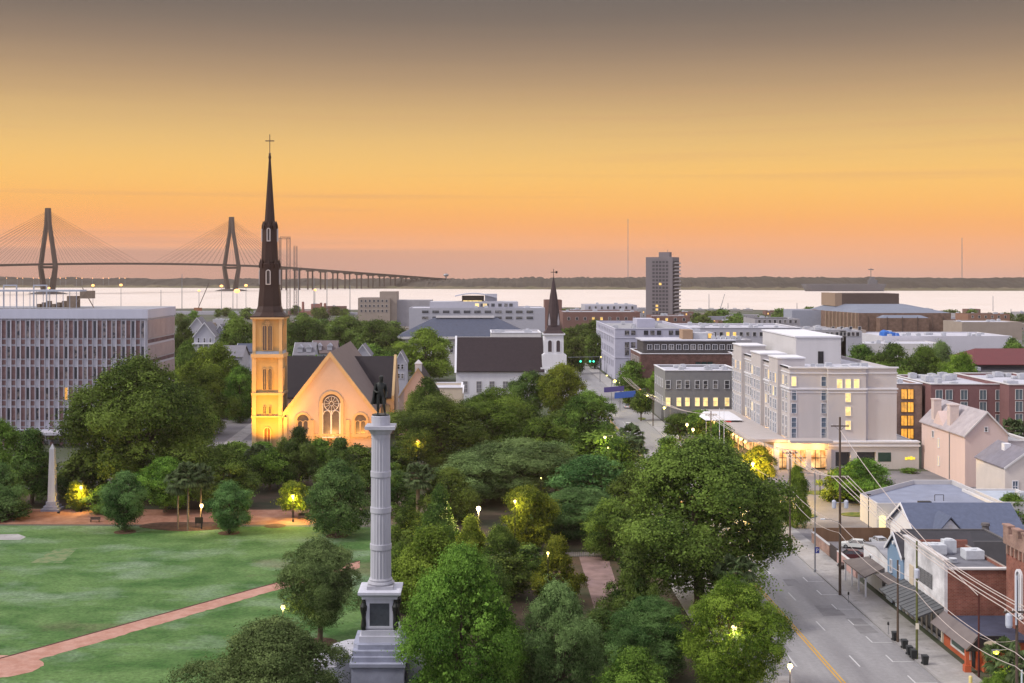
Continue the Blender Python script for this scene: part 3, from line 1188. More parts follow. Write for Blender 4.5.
def tree(px, ytop, wpx, Y, prof, mat, label, cat='tree', name='broadleaf_tree', zb=.2, var=0, group=None, size=None, X=None, hgt=None, wid=None):
    X = gx(px, Y) if X is None else X
    h = gz(ytop, Y) if hgt is None else hgt
    w = wpx * Y / F if wid is None else wid
    pxh = h * F / Y
    size = size or ('L' if max(pxh, wpx or 0) > 95 else 'M' if pxh > 44 else 'S' if pxh > 22 else 'X')
    me, tm = proto(prof, size, var, zb)
    k = (me.name, mat)
    if k not in MCACHE:
        m2 = me.copy()
        m2.materials.clear()
        m2.materials.append(LEAF[mat])
        MCACHE[k] = m2
    t = thing(name, label, cat, (X, Y, 0), group)
    rz = (X * 7.31 + Y * 3.17) % 6.283
    t.rotation_euler = (0, 0, rz)
    t.scale = (w, w, h)
    link('crown', MCACHE[k], t)
    link('trunk', tm, t)
    return t


def palm_parts(seed, n=74, L=1.0):
    rg = random.Random(seed)
    mb = MB()
    for i in range(n):
        az = rg.uniform(0, 2 * math.pi)
        el = rg.uniform(-1.0, 1.25)
        l = L * rg.uniform(.75, 1.1)
        d = Vector((math.cos(az) * math.cos(el), math.sin(az) * math.cos(el), math.sin(el)))
        side = Vector((-math.sin(az), math.cos(az), 0))
        a = d * .15 * l
        b = d * .55 * l
        mb.tube(a, b, .014 * L, .008 * L, 3)
        nb = 13
        upv = side.cross(d)
        for k in range(nb):                      # fan of blades, tips drooping
            s = (k / (nb - 1) - .5) * 2
            dirv = (d * math.cos(s * 1.15) + side * math.sin(s * 1.15)).normalized()
            tip = b + dirv * l * .52 * (1 - .15 * abs(s)) + Vector((0, 0, -.20 * l * (.5 + abs(s))))
            mid = b + dirv * l * .30
            wv = dirv.cross(upv).normalized() * .05 * l
            mb.add([b, mid + wv, tip, mid - wv], [(0, 1, 2, 3)])
    return mb


PALM = {}


def palm(px, ytop, Y, wpx, label, trunk_r=.22, var=0, group=None, X=None):
    X = gx(px, Y) if X is None else X
    h = gz(ytop, Y)
    L = wpx * Y / F / 2
    t = thing('palm_tree', label, 'palm', (X, Y, 0), group)
    if var not in PALM:
        me = palm_parts(100 + var).mesh('crown', LEAF['palm'])
        a = me.attributes.new('tint', 'FLOAT', 'FACE')
        rg = np.random.RandomState(var)
        a.data.foreach_set('value', rg.uniform(0, 1, len(me.polygons)).astype(np.float32))
        PALM[var] = me
    c_ = link('crown', PALM[var], t, (0, 0, h - L * .85))
    c_.scale = (L, L, L)
    mb = MB()
    zt_ = h - L * .8
    k = 7
    for i in range(k):
        z0, z1 = zt_ * i / k, zt_ * (i + 1) / k
        mb.tube((X, Y, z0), (X, Y, z1), trunk_r * (1.15 if i == 0 else 1), trunk_r * .92, 8)
    mb.build('trunk', M('palm_bark', (.17, .13, .09), .95, .3, 3), t)
    return t
# ================================================================== landmarks
# ------------------------------------------------------------------ stone church with floodlit tower
c_stone = M('church_stone', (.38, .255, .115), .85, .10, .5, streak=True)
c_trim = M('church_trim', (.47, .325, .17), .85, .08, .6)
c_pink = M('church_stucco', (.46, .335, .255), .85, .06, .3)
c_brown = M('spire_copper', (.032, .013, .008), .55, .22, .4, streak=True)
c_roof = M('church_shingle', (.020, .016, .020), .8, .2, .8)
c_roof2 = M('nave_slate', (.15, .115, .105), .75, .12, .5)
c_glass = M('church_glass', (.10, .085, .085), .25, .3, 1.2)
c_band = M('church_band_grey', (.34, .36, .42), .8, .1, 1)

TX0, TX1, TY0, TY1 = gx(253.4, 327), gx(281.4, 327), 327.0, 334.6
TXM, TYM = (TX0 + TX1) / 2, (TY0 + TY1) / 2
ch = thing('church', 'pale stone church with floodlit square tower, tall brown spire with cross and arched gable windows', 'church', (TXM, 327, 0))
FOOT.append((TX0 - 4, -22, 322, 384))
zc1, zc2 = gz(318, 327), gz(356, 327)
tw = MB()
tw.box(TX0, TX1, TY0, TY1, 0, zc2)
e = .45
tw.box(TX0 + .1, TX1 - .1, TY0 + .1, TY1 - .1, zc2, zc1)
tower = tw.build('tower', c_stone, ch)
tt = MB()
# corner buttresses, stages and string courses
for sx, xx in ((-1, TX0), (1, TX1)):
    for sy, yy in ((-1, TY0), (1, TY1)):
        x0, x1 = (xx - .35, xx + .75) if sx < 0 else (xx - .75, xx + .35)
        y0, y1 = (yy - .35, yy + .75) if sy < 0 else (yy - .75, yy + .35)
        tt.box(x0, x1, y0, y1, 0, zc2 - .4)
        tt.box(x0 + .15, x1 - .15, y0 + .15, y1 - .15, zc2 + .5, zc1 - .3)
        tt.lathe((x0 + x1) / 2, (y0 + y1) / 2, [(.65, zc2 - 4.2), (.02, zc2 - 2.2)], 4, rot=R(45))
tt.box(TX0 - .55, TX1 + .55, TY0 - .55, TY1 + .55, zc2 - .4, zc2 + .5)
tt.box(TX0 - .7, TX1 + .7, TY0 - .7, TY1 + .7, zc1 - .3, zc1 + .2)
tt.box(TX0 - .5, TX1 + .5, TY0 - .5, TY1 + .5, 13.3, 13.9)
tt.box(TX0 - .5, TX1 + .5, TY0 - .5, TY1 + .5, 7.6, 8.0)
tt.build('stringcourse', c_trim, tower)
bz = MB()
bz.box(TX0 - .12, TX1 + .12, TY0 - .12, TY1 + .12, zc2 + .5, zc2 + 1.2)
bz.build('band', c_band, tower)
# belfry and lower openings
for face, fx, fy in (('-y', TXM, TY0), ('+x', TX1, TYM)):
    for dx in (-.70, .70):
        for (z, w, h_) in ((zc2 + 1.4, 1.25, 6.6), (14.6, 1.1, 5.6), (8.4, .9, 2.2) if face == '-y' else (14.7, .2, .3),):
            if w < .3:
                continue
            me = win_mb(w, h_, .10, 2, 2, True, .2).mesh('tower_window', [c_trim, c_glass])
            if face == '-y':
                link('tower_window', me, ch, (fx + dx, fy - .01, z), 0, world=True)
            else:
                link('tower_window', me, ch, (fx + .01, fy + dx, z), FACE['+x'], world=True)
    if face == '-y':
        rr = MB()
        for k in range(6):
            a = math.pi * 2 * k / 6
            rr.tube((fx + .5 * math.cos(a), fy - .1, zc1 - 1.4 + .5 * math.sin(a)), (fx + .5 * math.cos(a), fy + .05, zc1 - 1.4 + .5 * math.sin(a)), .2, n=8)
        rr.tube((fx, fy - .12, zc1 - 1.4), (fx, fy + .05, zc1 - 1.4), .28, n=10)
        rr.build('rosette', c_trim, ch)
dr = win_mb(2.0, 5.0, .25, 2, 2, True, .3).mesh('door', [c_trim, M('church_door', (.16, .06, .03), .6, .2, 2)])
link('door', dr, ch, (TXM, TY0 - .01, .2), 0, world=True)
# spire: flared skirt, octagonal stages
def oct_(r):
    return r / math.cos(math.pi / 8)
sp = MB()
P = 327 / F
def w2(px):
    return px * P / 2
zz = lambda y: gz(y, 331)
r4 = math.sqrt(2)
sp.lathe(TXM, TYM, [(w2(35) * r4, zc1 + .15), (w2(34.5) * r4, zc1 + .5)], 4, rot=R(45))
sp.lathe(TXM, TYM, [(oct_(w2(34.5)), zc1 + .5), (oct_(w2(27)), zz(312)), (oct_(w2(22.6)), zz(306)), (oct_(w2(21.5)), zz(298)), (oct_(w2(19.6)), zz(288)), (oct_(w2(19.2)), zz(264)), (oct_(w2(16.4)), zz(263)), (oct_(w2(13.2)), zz(225.5)), (oct_(w2(10.2)), zz(225)), (oct_(w2(2.0)), zz(159)), (oct_(w2(3)), zz(158)), (oct_(w2(2.2)), zz(155.5)), (.05, zz(154))], 8, rot=R(22.5))
# little gables round each stage
for (y0, y1, wd) in ((264, 259.5, 19.2), (225.5, 222, 13.6)):
    for k in range(8):
        a = math.pi * 2 * k / 8
        rr_ = w2(wd) * .98
        cx, cy = TXM + rr_ * math.cos(a), TYM + rr_ * math.sin(a)
        sp.lathe(cx, cy, [(.55, zz(y0) - 1), (.5, zz(y0)), (.02, zz(y1) + .3)], 4, rot=a + R(45))
spire = sp.build('spire', c_brown, ch)
lc = M('lucarne_white', (.50, .46, .46), .6, .05)
for (y0, y1, w, rr_) in ((284.5, 272, 1.25, w2(19.3)), (241.5, 230, .95, w2(14.8))):
    for ang in (0, -90, 90, 180):
        m_ = MB()
        h_ = (zz(y1) - zz(y0))
        wm = win_mb(w, h_ + w / 2, .2, 1, 1, True, .25)
        me = wm.mesh('lucarne', [lc, M('lucarne_dark', (.06, .05, .05), .6, 0)])
        a = R(ang)
        link('lucarne', me, ch, (TXM + math.sin(a) * rr_, TYM - math.cos(a) * rr_ - 0, zz(y0)), a, world=True)
cr = MB()
zt_ = zz(154)
ztop = zz(134.5)
cr.tube((TXM, TYM, zt_ - .3), (TXM, TYM, ztop), .11, n=6)
cr.box(TXM - 1.15, TXM + 1.15, TYM - .09, TYM + .09, zz(141) - .13, zz(141) + .13)
cr.ball((TXM, TYM, zt_), .32)
cr.build('cross', M('cross_metal', (.10, .065, .05), .4, .1, metal=.4), ch)

# nave with front gable
GXM = gx(330, 326)
hw, he, hr = 11.4, gz(411, 326), gz(353.6, 326)
nv = MB()
NY0, NY1 = 326.0, 352.5
nv.box(GXM - hw, GXM + hw, NY0, 378, 0, he)
nv.loft([(GXM - hw, NY0, he), (GXM + hw, NY0, he), (GXM, NY0, hr - .6)], [(GXM - hw, NY0 + .6, he), (GXM + hw, NY0 + .6, he), (GXM, NY0 + .6, hr - .6)])
nave = nv.build('wall', c_pink, ch)
rf = MB()
s_ = (hr - he) / hw
for sx in (-1, 1):
    xe = GXM + sx * (hw + .5)
    ze = he - s_ * .5
    a = [(xe, NY0 + .5, ze), (xe, 379, ze), (GXM, 379, hr), (GXM, NY0 + .5, hr)]
    rf.loft(a, [(p[0], p[1], p[2] + .35) for p in a])
rf.build('nave_roof', c_roof2, ch)
bb = MB()
for sx in (-1, 1):
    xe = GXM + sx * (hw + .7)
    ze = he - s_ * .7
    lo_ = [(xe, NY0 - .3, ze - .9), (xe, NY0 - .3, ze + .55), (GXM, NY0 - .3, hr + .55), (GXM, NY0 - .3, hr - .9)]
    bb.loft(lo_, [(p[0], NY0 + .497, p[2]) for p in lo_])
bb.build('gable_coping', c_trim, ch)
# arcaded string course at the foot of the gable
ac = MB()
ac.box(GXM - hw - .1, GXM + hw + .1, NY0 - .3, NY0 - .003, 3.0, 3.5)
for k in range(30):
    x = GXM - hw + .5 + k * (2 * hw - 1) / 29
    ac.box(x - .12, x + .12, NY0 - .25, NY0 - .003, 2.3, 3.0)
for x in (GXM - 4.6, GXM + 4.6, GXM - hw, GXM + hw):
    ac.box(x - .5, x + .5, NY0 - .45, NY0 - .006, 0, he - (1.5 if abs(x - GXM) > 8 else 2.2))
ac.build('arcade_course', c_trim, ch)
# the large window with its wheel and the two small ones
def big_arch(cx, w, z0, ztop_, hood, wheel):
    zs = ztop_ - w / 2
    hd = MB()
    o_ = arch_pts(cx - w / 2 - hood, cx + w / 2 + hood, z0 - .2, zs, 15)
    i_ = arch_pts(cx - w / 2, cx + w / 2, z0 - .2, zs, 15)
    n = len(o_)
    vs = [(x, NY0 - .35, z) for x, z in o_] + [(x, NY0 - .35, z) for x, z in i_] + [(x, NY0, z) for x, z in o_] + [(x, NY0, z) for x, z in i_]
    fs = []
    for i in range(1, n):
        j = (i + 1) % n
        fs += [(i, j, n + j, n + i), (j, i, 2 * n + i, 2 * n + j), (n + i, n + j, 3 * n + j, 3 * n + i)]
    hd.add(vs, fs)
    wn = hd.build('window', c_trim, ch)
    g = MB()
    g._ext(arch_pts(cx - w / 2 + .02, cx + w / 2 - .02, z0, zs - .02, 15), NY0 - .06, NY0 - .02)
    g.build('glass', c_glass, wn)
    tr = MB()
    y0, y1 = NY0 - .24, NY0 - .062
    wr = w * .40
    zc = zs - (.12 if wheel else .1)
    if wheel:
        for k in range(24):
            a, b = 2 * math.pi * k / 24, 2 * math.pi * (k + 1) / 24
            for r_ in (wr, wr * .28):
                tr.tube((cx + r_ * math.cos(a), y0 + .1, zc + r_ * math.sin(a)), (cx + r_ * math.cos(b), y0 + .1, zc + r_ * math.sin(b)), .09 if r_ > 1 else .06, n=5)
        for k in range(12):
            a = 2 * math.pi * k / 12
            tr.tube((cx + wr * .28 * math.cos(a), y0 + .1, zc + wr * .28 * math.sin(a)), (cx + wr * math.cos(a), y0 + .1, zc + wr * math.sin(a)), .055, n=4)
    zl = zc - wr - .1 if wheel else zs - .2
    for s in (-1, 1):
        c = cx + s * w * .24
        ww = w * .2
        pts = arch_pts(c - ww, c + ww, z0, zl - ww * .8, 11)
        for a, b in zip(pts[1:], pts[2:]):
            tr.tube((a[0], y0 + .1, a[1]), (b[0], y0 + .1, b[1]), .1, n=5)
    tr.box(cx - .14, cx + .14, y0, y1, z0, zl)
    tr.box(cx - w / 2, cx - w / 2 + .25, y0, y1, z0, zs)
    tr.box(cx + w / 2 - .25, cx + w / 2, y0, y1, z0, zs)
    tr.box(cx - w / 2, cx + w / 2, y0 - .1, y1, z0 - .2, z0 + .12)
    tr.build('tracery', offwhite if wheel else c_trim, wn)
big_arch(gx(331.5, 326), 4.7, gz(437, 326), gz(394, 326), .8, True)
big_arch(gx(303, 326), 3.0, gz(436, 326), gz(414.5, 326), .6, False)
big_arch(gx(360.5, 326), 3.0, gz(436, 326), gz(414.5, 326), .6, False)
for x in (GXM - 3.2, GXM, GXM + 3.2):
    link('door', win_mb(1.7, 2.9, .2, 2, 1, True, .25).mesh('door', [c_trim, MATS['church_door']]), ch, (x, NY0 - .01, 0.1), 0, world=True)
# transept with its dark roof, ridge across
XA, XB = gx(287, 362), gx(396, 362)
ty0, ty1, tym = 352.5, 374.0, 363.2
tr_ = MB()
zE, zR = gz(398.5, 353), gz(357.3, 363)
tr_.box(XA, XB, ty0 + .6, ty1 - .6, 0, zE)
for x0, x1 in ((XA, XA + .5), (XB - .5, XB)):
    tr_.loft([(x0, ty0 + .6, zE), (x0, ty1 - .6, zE), (x0, tym, zR - .3)], [(x1, ty0 + .6, zE), (x1, ty1 - .6, zE), (x1, tym, zR - .3)])
tr_.build('transept', c_pink, ch)
rf = MB()
for ye in (ty0, ty1):
    a = [(XA - .2, ye, zE), (XB - .6, ye, zE), (XB - .6, tym, zR), (XA - .2, tym, zR)]
    rf.loft(a, [(p[0], p[1], p[2] + .35) for p in a])
rf.build('transept_roof', c_roof, ch)
bb = MB()
for x in (XB - .6, ):
    for ye in (ty0 - .2, ty1 + .2):
        a = [(x, ye, zE - .6), (x, ye, zE + .8), (x, tym, zR + .8), (x, tym, zR - .6)]
        bb.loft(a, [(p[0] + .7, p[1], p[2]) for p in a])
bb.build('transept_coping', c_trim, ch)
wing = MB()
wing.box(GXM + hw + .05, XB - 1, 345.5, 352.9, 0, gz(420, 346))
wing.loft([(GXM + hw + .05, 345.2, gz(420, 346)), (XB - 1, 345.2, gz(420, 346)), (XB - 1, 352.9, gz(406, 352)), (GXM + hw + .05, 352.9, gz(406, 352))],
          [(GXM + hw + .05, 345.2, gz(420, 346) + .2), (XB - 1, 345.2, gz(420, 346) + .2), (XB - 1, 352.9, gz(406, 352) + .2), (GXM + hw + .05, 352.9, gz(406, 352) + .2)])
wing.build('side_aisle', c_stone, ch)

def floodlight(x, y, tgt, en, col, label, ang=60):
    f = thing('floodlight', label, 'floodlight', (x, y, 0), 'floodlights on the church lawn')
    mb = MB().tube((x, y, 0), (x, y, .5), .06)
    mb.build('post', iron, f)
    MB().box(x - .25, x + .25, y - .12, y + .12, .5, .85).build('lamp_housing', iron, f)
    spot_light('floodlight_beam', (x, y + .2, 1.0), tgt, en, col, ang, f, .15)
warm = (1.0, .56, .12)
floodlight(TXM, 318.5, (TXM, 327, 11), 19000, (1.0, .46, .02), 'floodlight lighting the foot of the church tower', 95)
floodlight(TX0 - 5, 319, (TX0 + 2, 327, 25), 17000, (1.0, .46, .035), 'floodlight at the outer corner of the church tower', 80)
floodlight(TX1 + 4, 317, (TX1 - 2, 327, 21), 16000, (1.0, .45, .03), 'floodlight between the church tower and the gable', 80)
floodlight(gx(322, 314), 312, (GXM - 3, 326, 11), 11000, (1.0, .48, .12), 'floodlight under the large wheel window', 100)
floodlight(gx(352, 314), 312, (GXM + 6, 326, 9), 11500, (1.0, .44, .07), 'floodlight under the last arched window of the gable', 100)
floodlight(XB + 2, 340, (XB - 3, 350, 10), 4000, warm, 'floodlight beside the transept of the stone church', 80)

# parish hall: smaller pink gable with small white cupola
hx0, hx1 = gx(399, 342), gx(437, 342)
M('pink_stucco', (.50, .36, .29), .85, .08, .4)
t = gable_house('parish_hall', 'small pinkish gabled hall with white roof cupola next to the stone church', 'hall', hx0, hx1, 342, 362, gz(397, 342), gz(369, 342), 'y', MATS['pink_stucco'], c_roof, c_trim,
                wrow('-y', 341.99, span(hx0 + 2, hx1 - 2, 2), [4, 8.5], 1.1, 2.2, c_trim, glassd), over=.2)
cx = (hx0 + hx1) / 2
zr = gz(369, 342)
cp = MB()
cp.box(cx - .9, cx + .9, 343.5, 345.3, zr - .8, zr + 1.3)
cp.lathe(cx, 344.4, [(1.5, zr + 1.3), (.05, zr + 2.4)], 4, rot=R(45))
cp.build('cupola', offwhite, t)
flat_building('annex', 'low cream annex with pale flat roof between hall and white church', 'annex', gx(428, 380), gx(462, 380), 380, 398, gz(388, 380), M('cream', (.55, .48, .38), .85, .06, .5), roofwhite, white)
flat_building('annex', 'cream side block with tall dark opening below the white church wall', 'annex', gx(440, 408), gx(463, 408), 402, 432, gz(392, 408), MATS['cream'], roofwhite, white, specs=wrow('-y', 401.99, [gx(452, 402)], [3.5], 1.6, 3.4, white, glassd), seed=1)

# ------------------------------------------------------------------ white church with dark steeple
wx0, wx1 = gx(456, 440), gx(545, 440)
ev = gz(371.5, 438)
rg_ = gz(338, 451)
em = thing('church', 'white church with long dark shingle roof and slim dark steeple beside the avenue', 'church', ((wx0 + wx1) / 2, 440, 0))
FOOT.append((wx0, 32, 436, 464))
em_w = MB()
em_w.box(wx0, wx1, 440, 462, 0, ev)
for xa, xb in ((wx0 - .5, wx0 + .2), (wx1 - .2, wx1 + .3)):
    em_w.loft([(xa, 439, ev - .5), (xa, 463, ev - .5), (xa, 451, rg_ + .8)], [(xb, 439, ev - .5), (xb, 463, ev - .5), (xb, 451, rg_ + .8)])
em_w.build('wall', white, em)
rf = MB()
for ye in (439.2, 462.8):
    a = [(wx0 + .2, ye, ev - .3), (wx1 - .2, ye, ev - .3), (wx1 - .2, 451, rg_), (wx0 + .2, 451, rg_)]
    rf.loft(a, [(p[0], p[1], p[2] + .3) for p in a])
rf.build('roof', M('shingle_brownblack', (.026, .018, .022), .85, .22, .9), em)
windows(em, wrow('-y', 439.98, [gx(p, 440) for p in (465, 479, 492, 505.5, 519, 532)], [3.4], 1.9, 3.8, offwhite, M('church_pane', (.18, .18, .20), .3, .2, 2), 2, 3))
sx0, sx1 = gx(544.5, 441), gx(563.5, 441)
sy0, sy1 = 440.5, 447.0
sxm, sym = (sx0 + sx1) / 2, (sy0 + sy1) / 2
zb, zt2 = gz(355, 441), gz(333.5, 441)
st = MB()
st.box(sx0 - 1.4, sx1 + 2.0, sy0 - .6, sy1 + 5, 0, zb - 4.3)
st.box(sx0 - .8, sx1 + 1.0, sy0 - .4, sy1 + .5, zb - 4.3, zb)
st.box(sx0, sx1, sy0, sy1, zb, zt2)
st.box(sx0 - .4, sx1 + .4, sy0 - .4, sy1 + .4, zb, zb + .4)
st.box(sx0 - .5, sx1 + .5, sy0 - .5, sy1 + .5, zt2 - .5, zt2)
stp = st.build('steeple_base', white, em)
for dx in (-1.45, 1.45):
    me = win_mb(1.7, 4.4, .2, 1, 1, True, .15).mesh('louvre_opening', [white, M('louvre', (.06, .045, .05), .8, 0)])
    link('louvre_opening', me, em, (sxm + dx, sy0 - .01, zb + .9), 0, world=True)
    link('louvre_opening', me, em, (sx0 - .01, sym + dx, zb + .9), FACE['-x'], world=True)
link('louvre_opening', win_mb(1.3, 2.4, .2, 1, 1, True, .15).mesh('louvre_opening', [white, MATS['louvre']]), em, (sxm, sy0 - .61, zb - 9.5), 0, world=True)
q = 441 / F / 2
sp = MB()
ys = lambda y: gz(y, 444)
sp.lathe(sxm, sym, [(20.5 * q * 1.414, zt2), (16.5 * q * 1.3, ys(330)), (12.5 * q * 1.25, ys(325))], 4, rot=R(45))
sp.lathe(sxm, sym, [(13 * q * 1.08, ys(325.5)), (11.6 * q * 1.08, ys(313)), (7.0 * q * 1.08, ys(295)), (.8 * q, ys(277)), (.05, ys(276))], 8, rot=R(22.5))
sp.build('spire', M('spire_dark', (.045, .028, .03), .6, .2, .8), em)
bgrey_ = M('pinnacle_grey', (.34, .32, .34), .8, .1)
pn = MB()
for ax in (-1, 1):
    for ay in (-1, 1):
        px_, py_ = sxm + ax * 9 * q, sym + ay * 9 * q
        pn = MB()
        pn.box(px_ - .35, px_ + .35, py_ - .35, py_ + .35, ys(329), ys(321))
        pn.lathe(px_, py_, [(.5, ys(321)), (.03, ys(313))], 4, rot=R(45))
        pn.build('pinnacle', bgrey_, em)
vn = MB()
vn.tube((sxm, sym, ys(277)), (sxm, sym, ys(269)), .10)
vn.box(sxm - 1.0, sxm + 1.1, sym - .05, sym + .05, ys(272.2) - .12, ys(272.2) + .12)
vn.box(sxm + .7, sxm + 1.4, sym - .05, sym + .05, ys(272.2) - .4, ys(272.2) + .4)
vn.build('weathervane', iron, em)

# ------------------------------------------------------------------ monument
MX, MY = gx(380.8, 138), 138.0
mo = thing('monument', 'tall grey granite column monument on stepped base with bronze plaques', 'monument', (MX, MY, 0))
zm = lambda y, d=0: gz(y, MY + d)
bs = MB()
bs.box(MX - 2.75, MX + 2.75, MY - 4.6, MY + 4.6, 0, 3.5)
bs.box(MX - 2.95, MX + 2.95, MY - 4.8, MY + 4.8, 3.5, 3.85)
bs.box(MX - 2.75, MX + 2.75, MY - 4.1, MY + 4.1, 3.85, 4.35)
bs.box(MX - 2.75, MX + 2.75, MY - 3.6, MY + 3.6, 4.35, 4.85)
bs.prism([(MX - 2.75, MY - 2.2), (MX - 2.2, MY - 3.0), (MX + 2.2, MY - 3.0), (MX + 2.75, MY - 2.2), (MX + 2.75, MY + 2.6), (MX - 2.75, MY + 2.6)], 4.85, 5.35)
bs.build('stepped_base', graniteb, mo)
# terrace wings beside the base
wg = MB()
for s in (-1, 1):
    pts = [(2.76, -1.0), (4.3, -2.1), (5.6, -2.0), (6.3, .2), (5.6, 3.0), (4.0, 4.8), (2.76, 5.0)]
    wg.prism([(MX + s * a, MY + b) for a, b in pts], 0, 3.7)
    wg.prism([(MX + s * a * 1.13 - s * .3, MY + b * 1.13) for a, b in pts], 0, 3.3)
    wg.prism([(MX + s * a * 1.26 - s * .6, MY + b * 1.26) for a, b in pts], 0, 2.9)
    wg.build('terrace', granite, mo)
    wg = MB()
pd = MB()
pd.box(MX - 2.15, MX + 2.15, MY - 2.15, MY + 2.15, 5.35, 6.0)
pd.box(MX - 1.95, MX + 1.95, MY - 1.95, MY + 1.95, 6.0, 6.6)
pd.box(MX - 1.62, MX + 1.62, MY - 1.62, MY + 1.62, 6.6, 9.9)
pd.box(MX - 1.5, MX + 1.5, MY - 1.80, MY - 1.62, 6.75, 7.0)
for s in (-1, 1):      # panel border, butted
    pd.box(MX + s * 1.25 - .18, MX + s * 1.25 + .18, MY - 1.76, MY - 1.623, 7.0, 9.9)
pd.box(MX - 1.07, MX + 1.07, MY - 1.76, MY - 1.623, 9.45, 9.9)
pd.box(MX - 1.9, MX + 1.9, MY - 1.9, MY + 1.9, 9.9, 10.2)
pd.lathe(MX, MY, [(2.0 * 1.414, 10.2), (2.3 * 1.414, 10.45), (2.3 * 1.414, 10.72), (2.1 * 1.414, 10.78)], 4, rot=R(45))
ped = pd.build('pedestal', M('granite_pale', (.45, .455, .51), .75, .12, .9, streak=True), mo)
for s in (-1, 1):
    sv = MB()
    for (yy, ln) in ((-1.7, 1), (1.7, 1)):
        x = MX + s * 1.72
        prof = [(.26, 6.6), (.32, 7.0), (.20, 7.9), (.26, 8.3), (.38, 8.7), (.42, 9.1), (.24, 9.5), (.18, 9.9)]
        sv = MB().lathe(x, MY + yy, prof, 8)
        sv.build('corner_scroll', bronze, mo)
MB().box(MX - 1.05, MX + 1.05, MY - 1.70, MY - 1.623, 7.0, 9.44).build('plaque', M('plaque_bronze', (.06, .07, .085), .5, .25, 2, metal=.3), mo)
# fluted shaft in four drums between plain bands
def flute(r, z0, z1, r1):
    n = 40
    mb = MB()
    ring = lambda rr, z: [(MX + rr * (1 - (.055 if i % 2 else 0)) * math.cos(2 * math.pi * i / n), MY + rr * (1 - (.055 if i % 2 else 0)) * math.sin(2 * math.pi * i / n), z) for i in range(n)]
    return mb.loft(ring(r, z0), ring(r1, z1))
zcb, zct = 11.85, gz(437, 138)
shf = MB()
rad = lambda z: 1.14 - .13 * (z - zcb) / (zct - zcb)
cuts = [zcb] + [gz(y, 137) for y in (548, 511, 475)] + [zct]
for a, b in zip(cuts[:-1], cuts[1:]):
    shf.merge(flute(rad(a), a, b, rad(b)))
shf.build('column_shaft', granite, mo)
bd = MB()
for z in cuts[1:-1]:
    bd = MB()
    bd.lathe(MX, MY, [(rad(z) + .03, z - .34), (rad(z) + .07, z - .27), (rad(z) + .07, z + .27), (rad(z) + .03, z + .34)], 40)
    bd.build('shaft_band', granite, mo)
cb = MB()
cb.box(MX - 1.4, MX + 1.4, MY - 1.4, MY + 1.4, 10.78, 11.15)
cb.lathe(MX, MY, [(1.36, 11.15), (1.45, 11.3), (1.36, 11.5), (1.22, 11.55), (1.28, 11.68), (1.18, 11.86)], 32)
cb.build('column_base', granite, mo)
cc = MB()
z = zct
cc.lathe(MX, MY, [(1.02, z - .1), (1.05, z + .35), (1.12, z + .4), (1.3, z + .75), (1.5, z + .95)], 32)
cc.box(MX - 1.62, MX + 1.62, MY - 1.62, MY + 1.62, z + .95, z + 1.3)
cc.lathe(MX, MY, [(1.02, z + 1.3), (1.02, zm(416)), (.9, zm(415))], 24)
cc.build('capital', granite, mo)

# the bronze figure: cloaked man, one leg forward
Z0 = zm(415)
S = (zm(375.5) - Z0) / 1.86
jt = {  # joints in metres for a 1.86 m figure; x to the right of the picture, y away from the camera
    'pel': (0, 0, .98, .15), 'ab': (0, .01, 1.15, .14), 'ch': (.0, .02, 1.36, .17), 'nk': (.01, .0, 1.53, .075), 'hd0': (.03, -.02, 1.63, .095), 'hd': (.035, -.03, 1.74, .098), 'top': (.03, -.01, 1.82, .06),
    'hl': (-.11, .0, .90, .105), 'kl': (-.13, -.03, .50, .075), 'al': (-.13, .04, .10, .05), 'tl': (-.14, -.16, .03, .045),
    'hr': (.11, .0, .90, .105), 'kr': (.16, -.10, .50, .073), 'ar': (.20, -.06, .10, .05), 'tr': (.25, -.24, .03, .045),
    'sl': (-.21, .03, 1.42, .075), 'el': (-.30, -.02, 1.14, .06), 'wl': (-.14, -.20, 1.06, .045), 'fl': (-.06, -.22, 1.10, .05),
    'sr': (.21, .02, 1.42, .075), 'er': (.29, .03, 1.13, .058), 'wr': (.27, -.10, .88, .043), 'fr': (.26, -.14, .79, .045),
}
ed = [('pel', 'ab'), ('ab', 'ch'), ('ch', 'nk'), ('nk', 'hd0'), ('hd0', 'hd'), ('hd', 'top'), ('pel', 'hl'), ('hl', 'kl'), ('kl', 'al'), ('al', 'tl'), ('pel', 'hr'), ('hr', 'kr'), ('kr', 'ar'), ('ar', 'tr'),
      ('ch', 'sl'), ('sl', 'el'), ('el', 'wl'), ('wl', 'fl'), ('ch', 'sr'), ('sr', 'er'), ('er', 'wr'), ('wr', 'fr')]
names = list(jt)
me = bpy.data.meshes.new('bronze_statue')
me.from_pydata([(jt[k][0] * S, jt[k][1] * S, jt[k][2] * S) for k in names], [(names.index(a), names.index(b)) for a, b in ed], [])
me.materials.append(bronze)
st = thing('bronze_statue', 'dark bronze statue of a standing man in a long cloak atop the granite column', 'statue', (MX, MY, Z0 + .02))
body = link('figure', me, st)
sk = body.modifiers.new('Skin', 'SKIN')
for i, k in enumerate(names):
    me.skin_vertices[0].data[i].radius = (jt[k][3] * S, jt[k][3] * S)
me.skin_vertices[0].data[0].use_root = True
ss = body.modifiers.new('Subsurf', 'SUBSURF')
ss.levels = ss.render_levels = 2
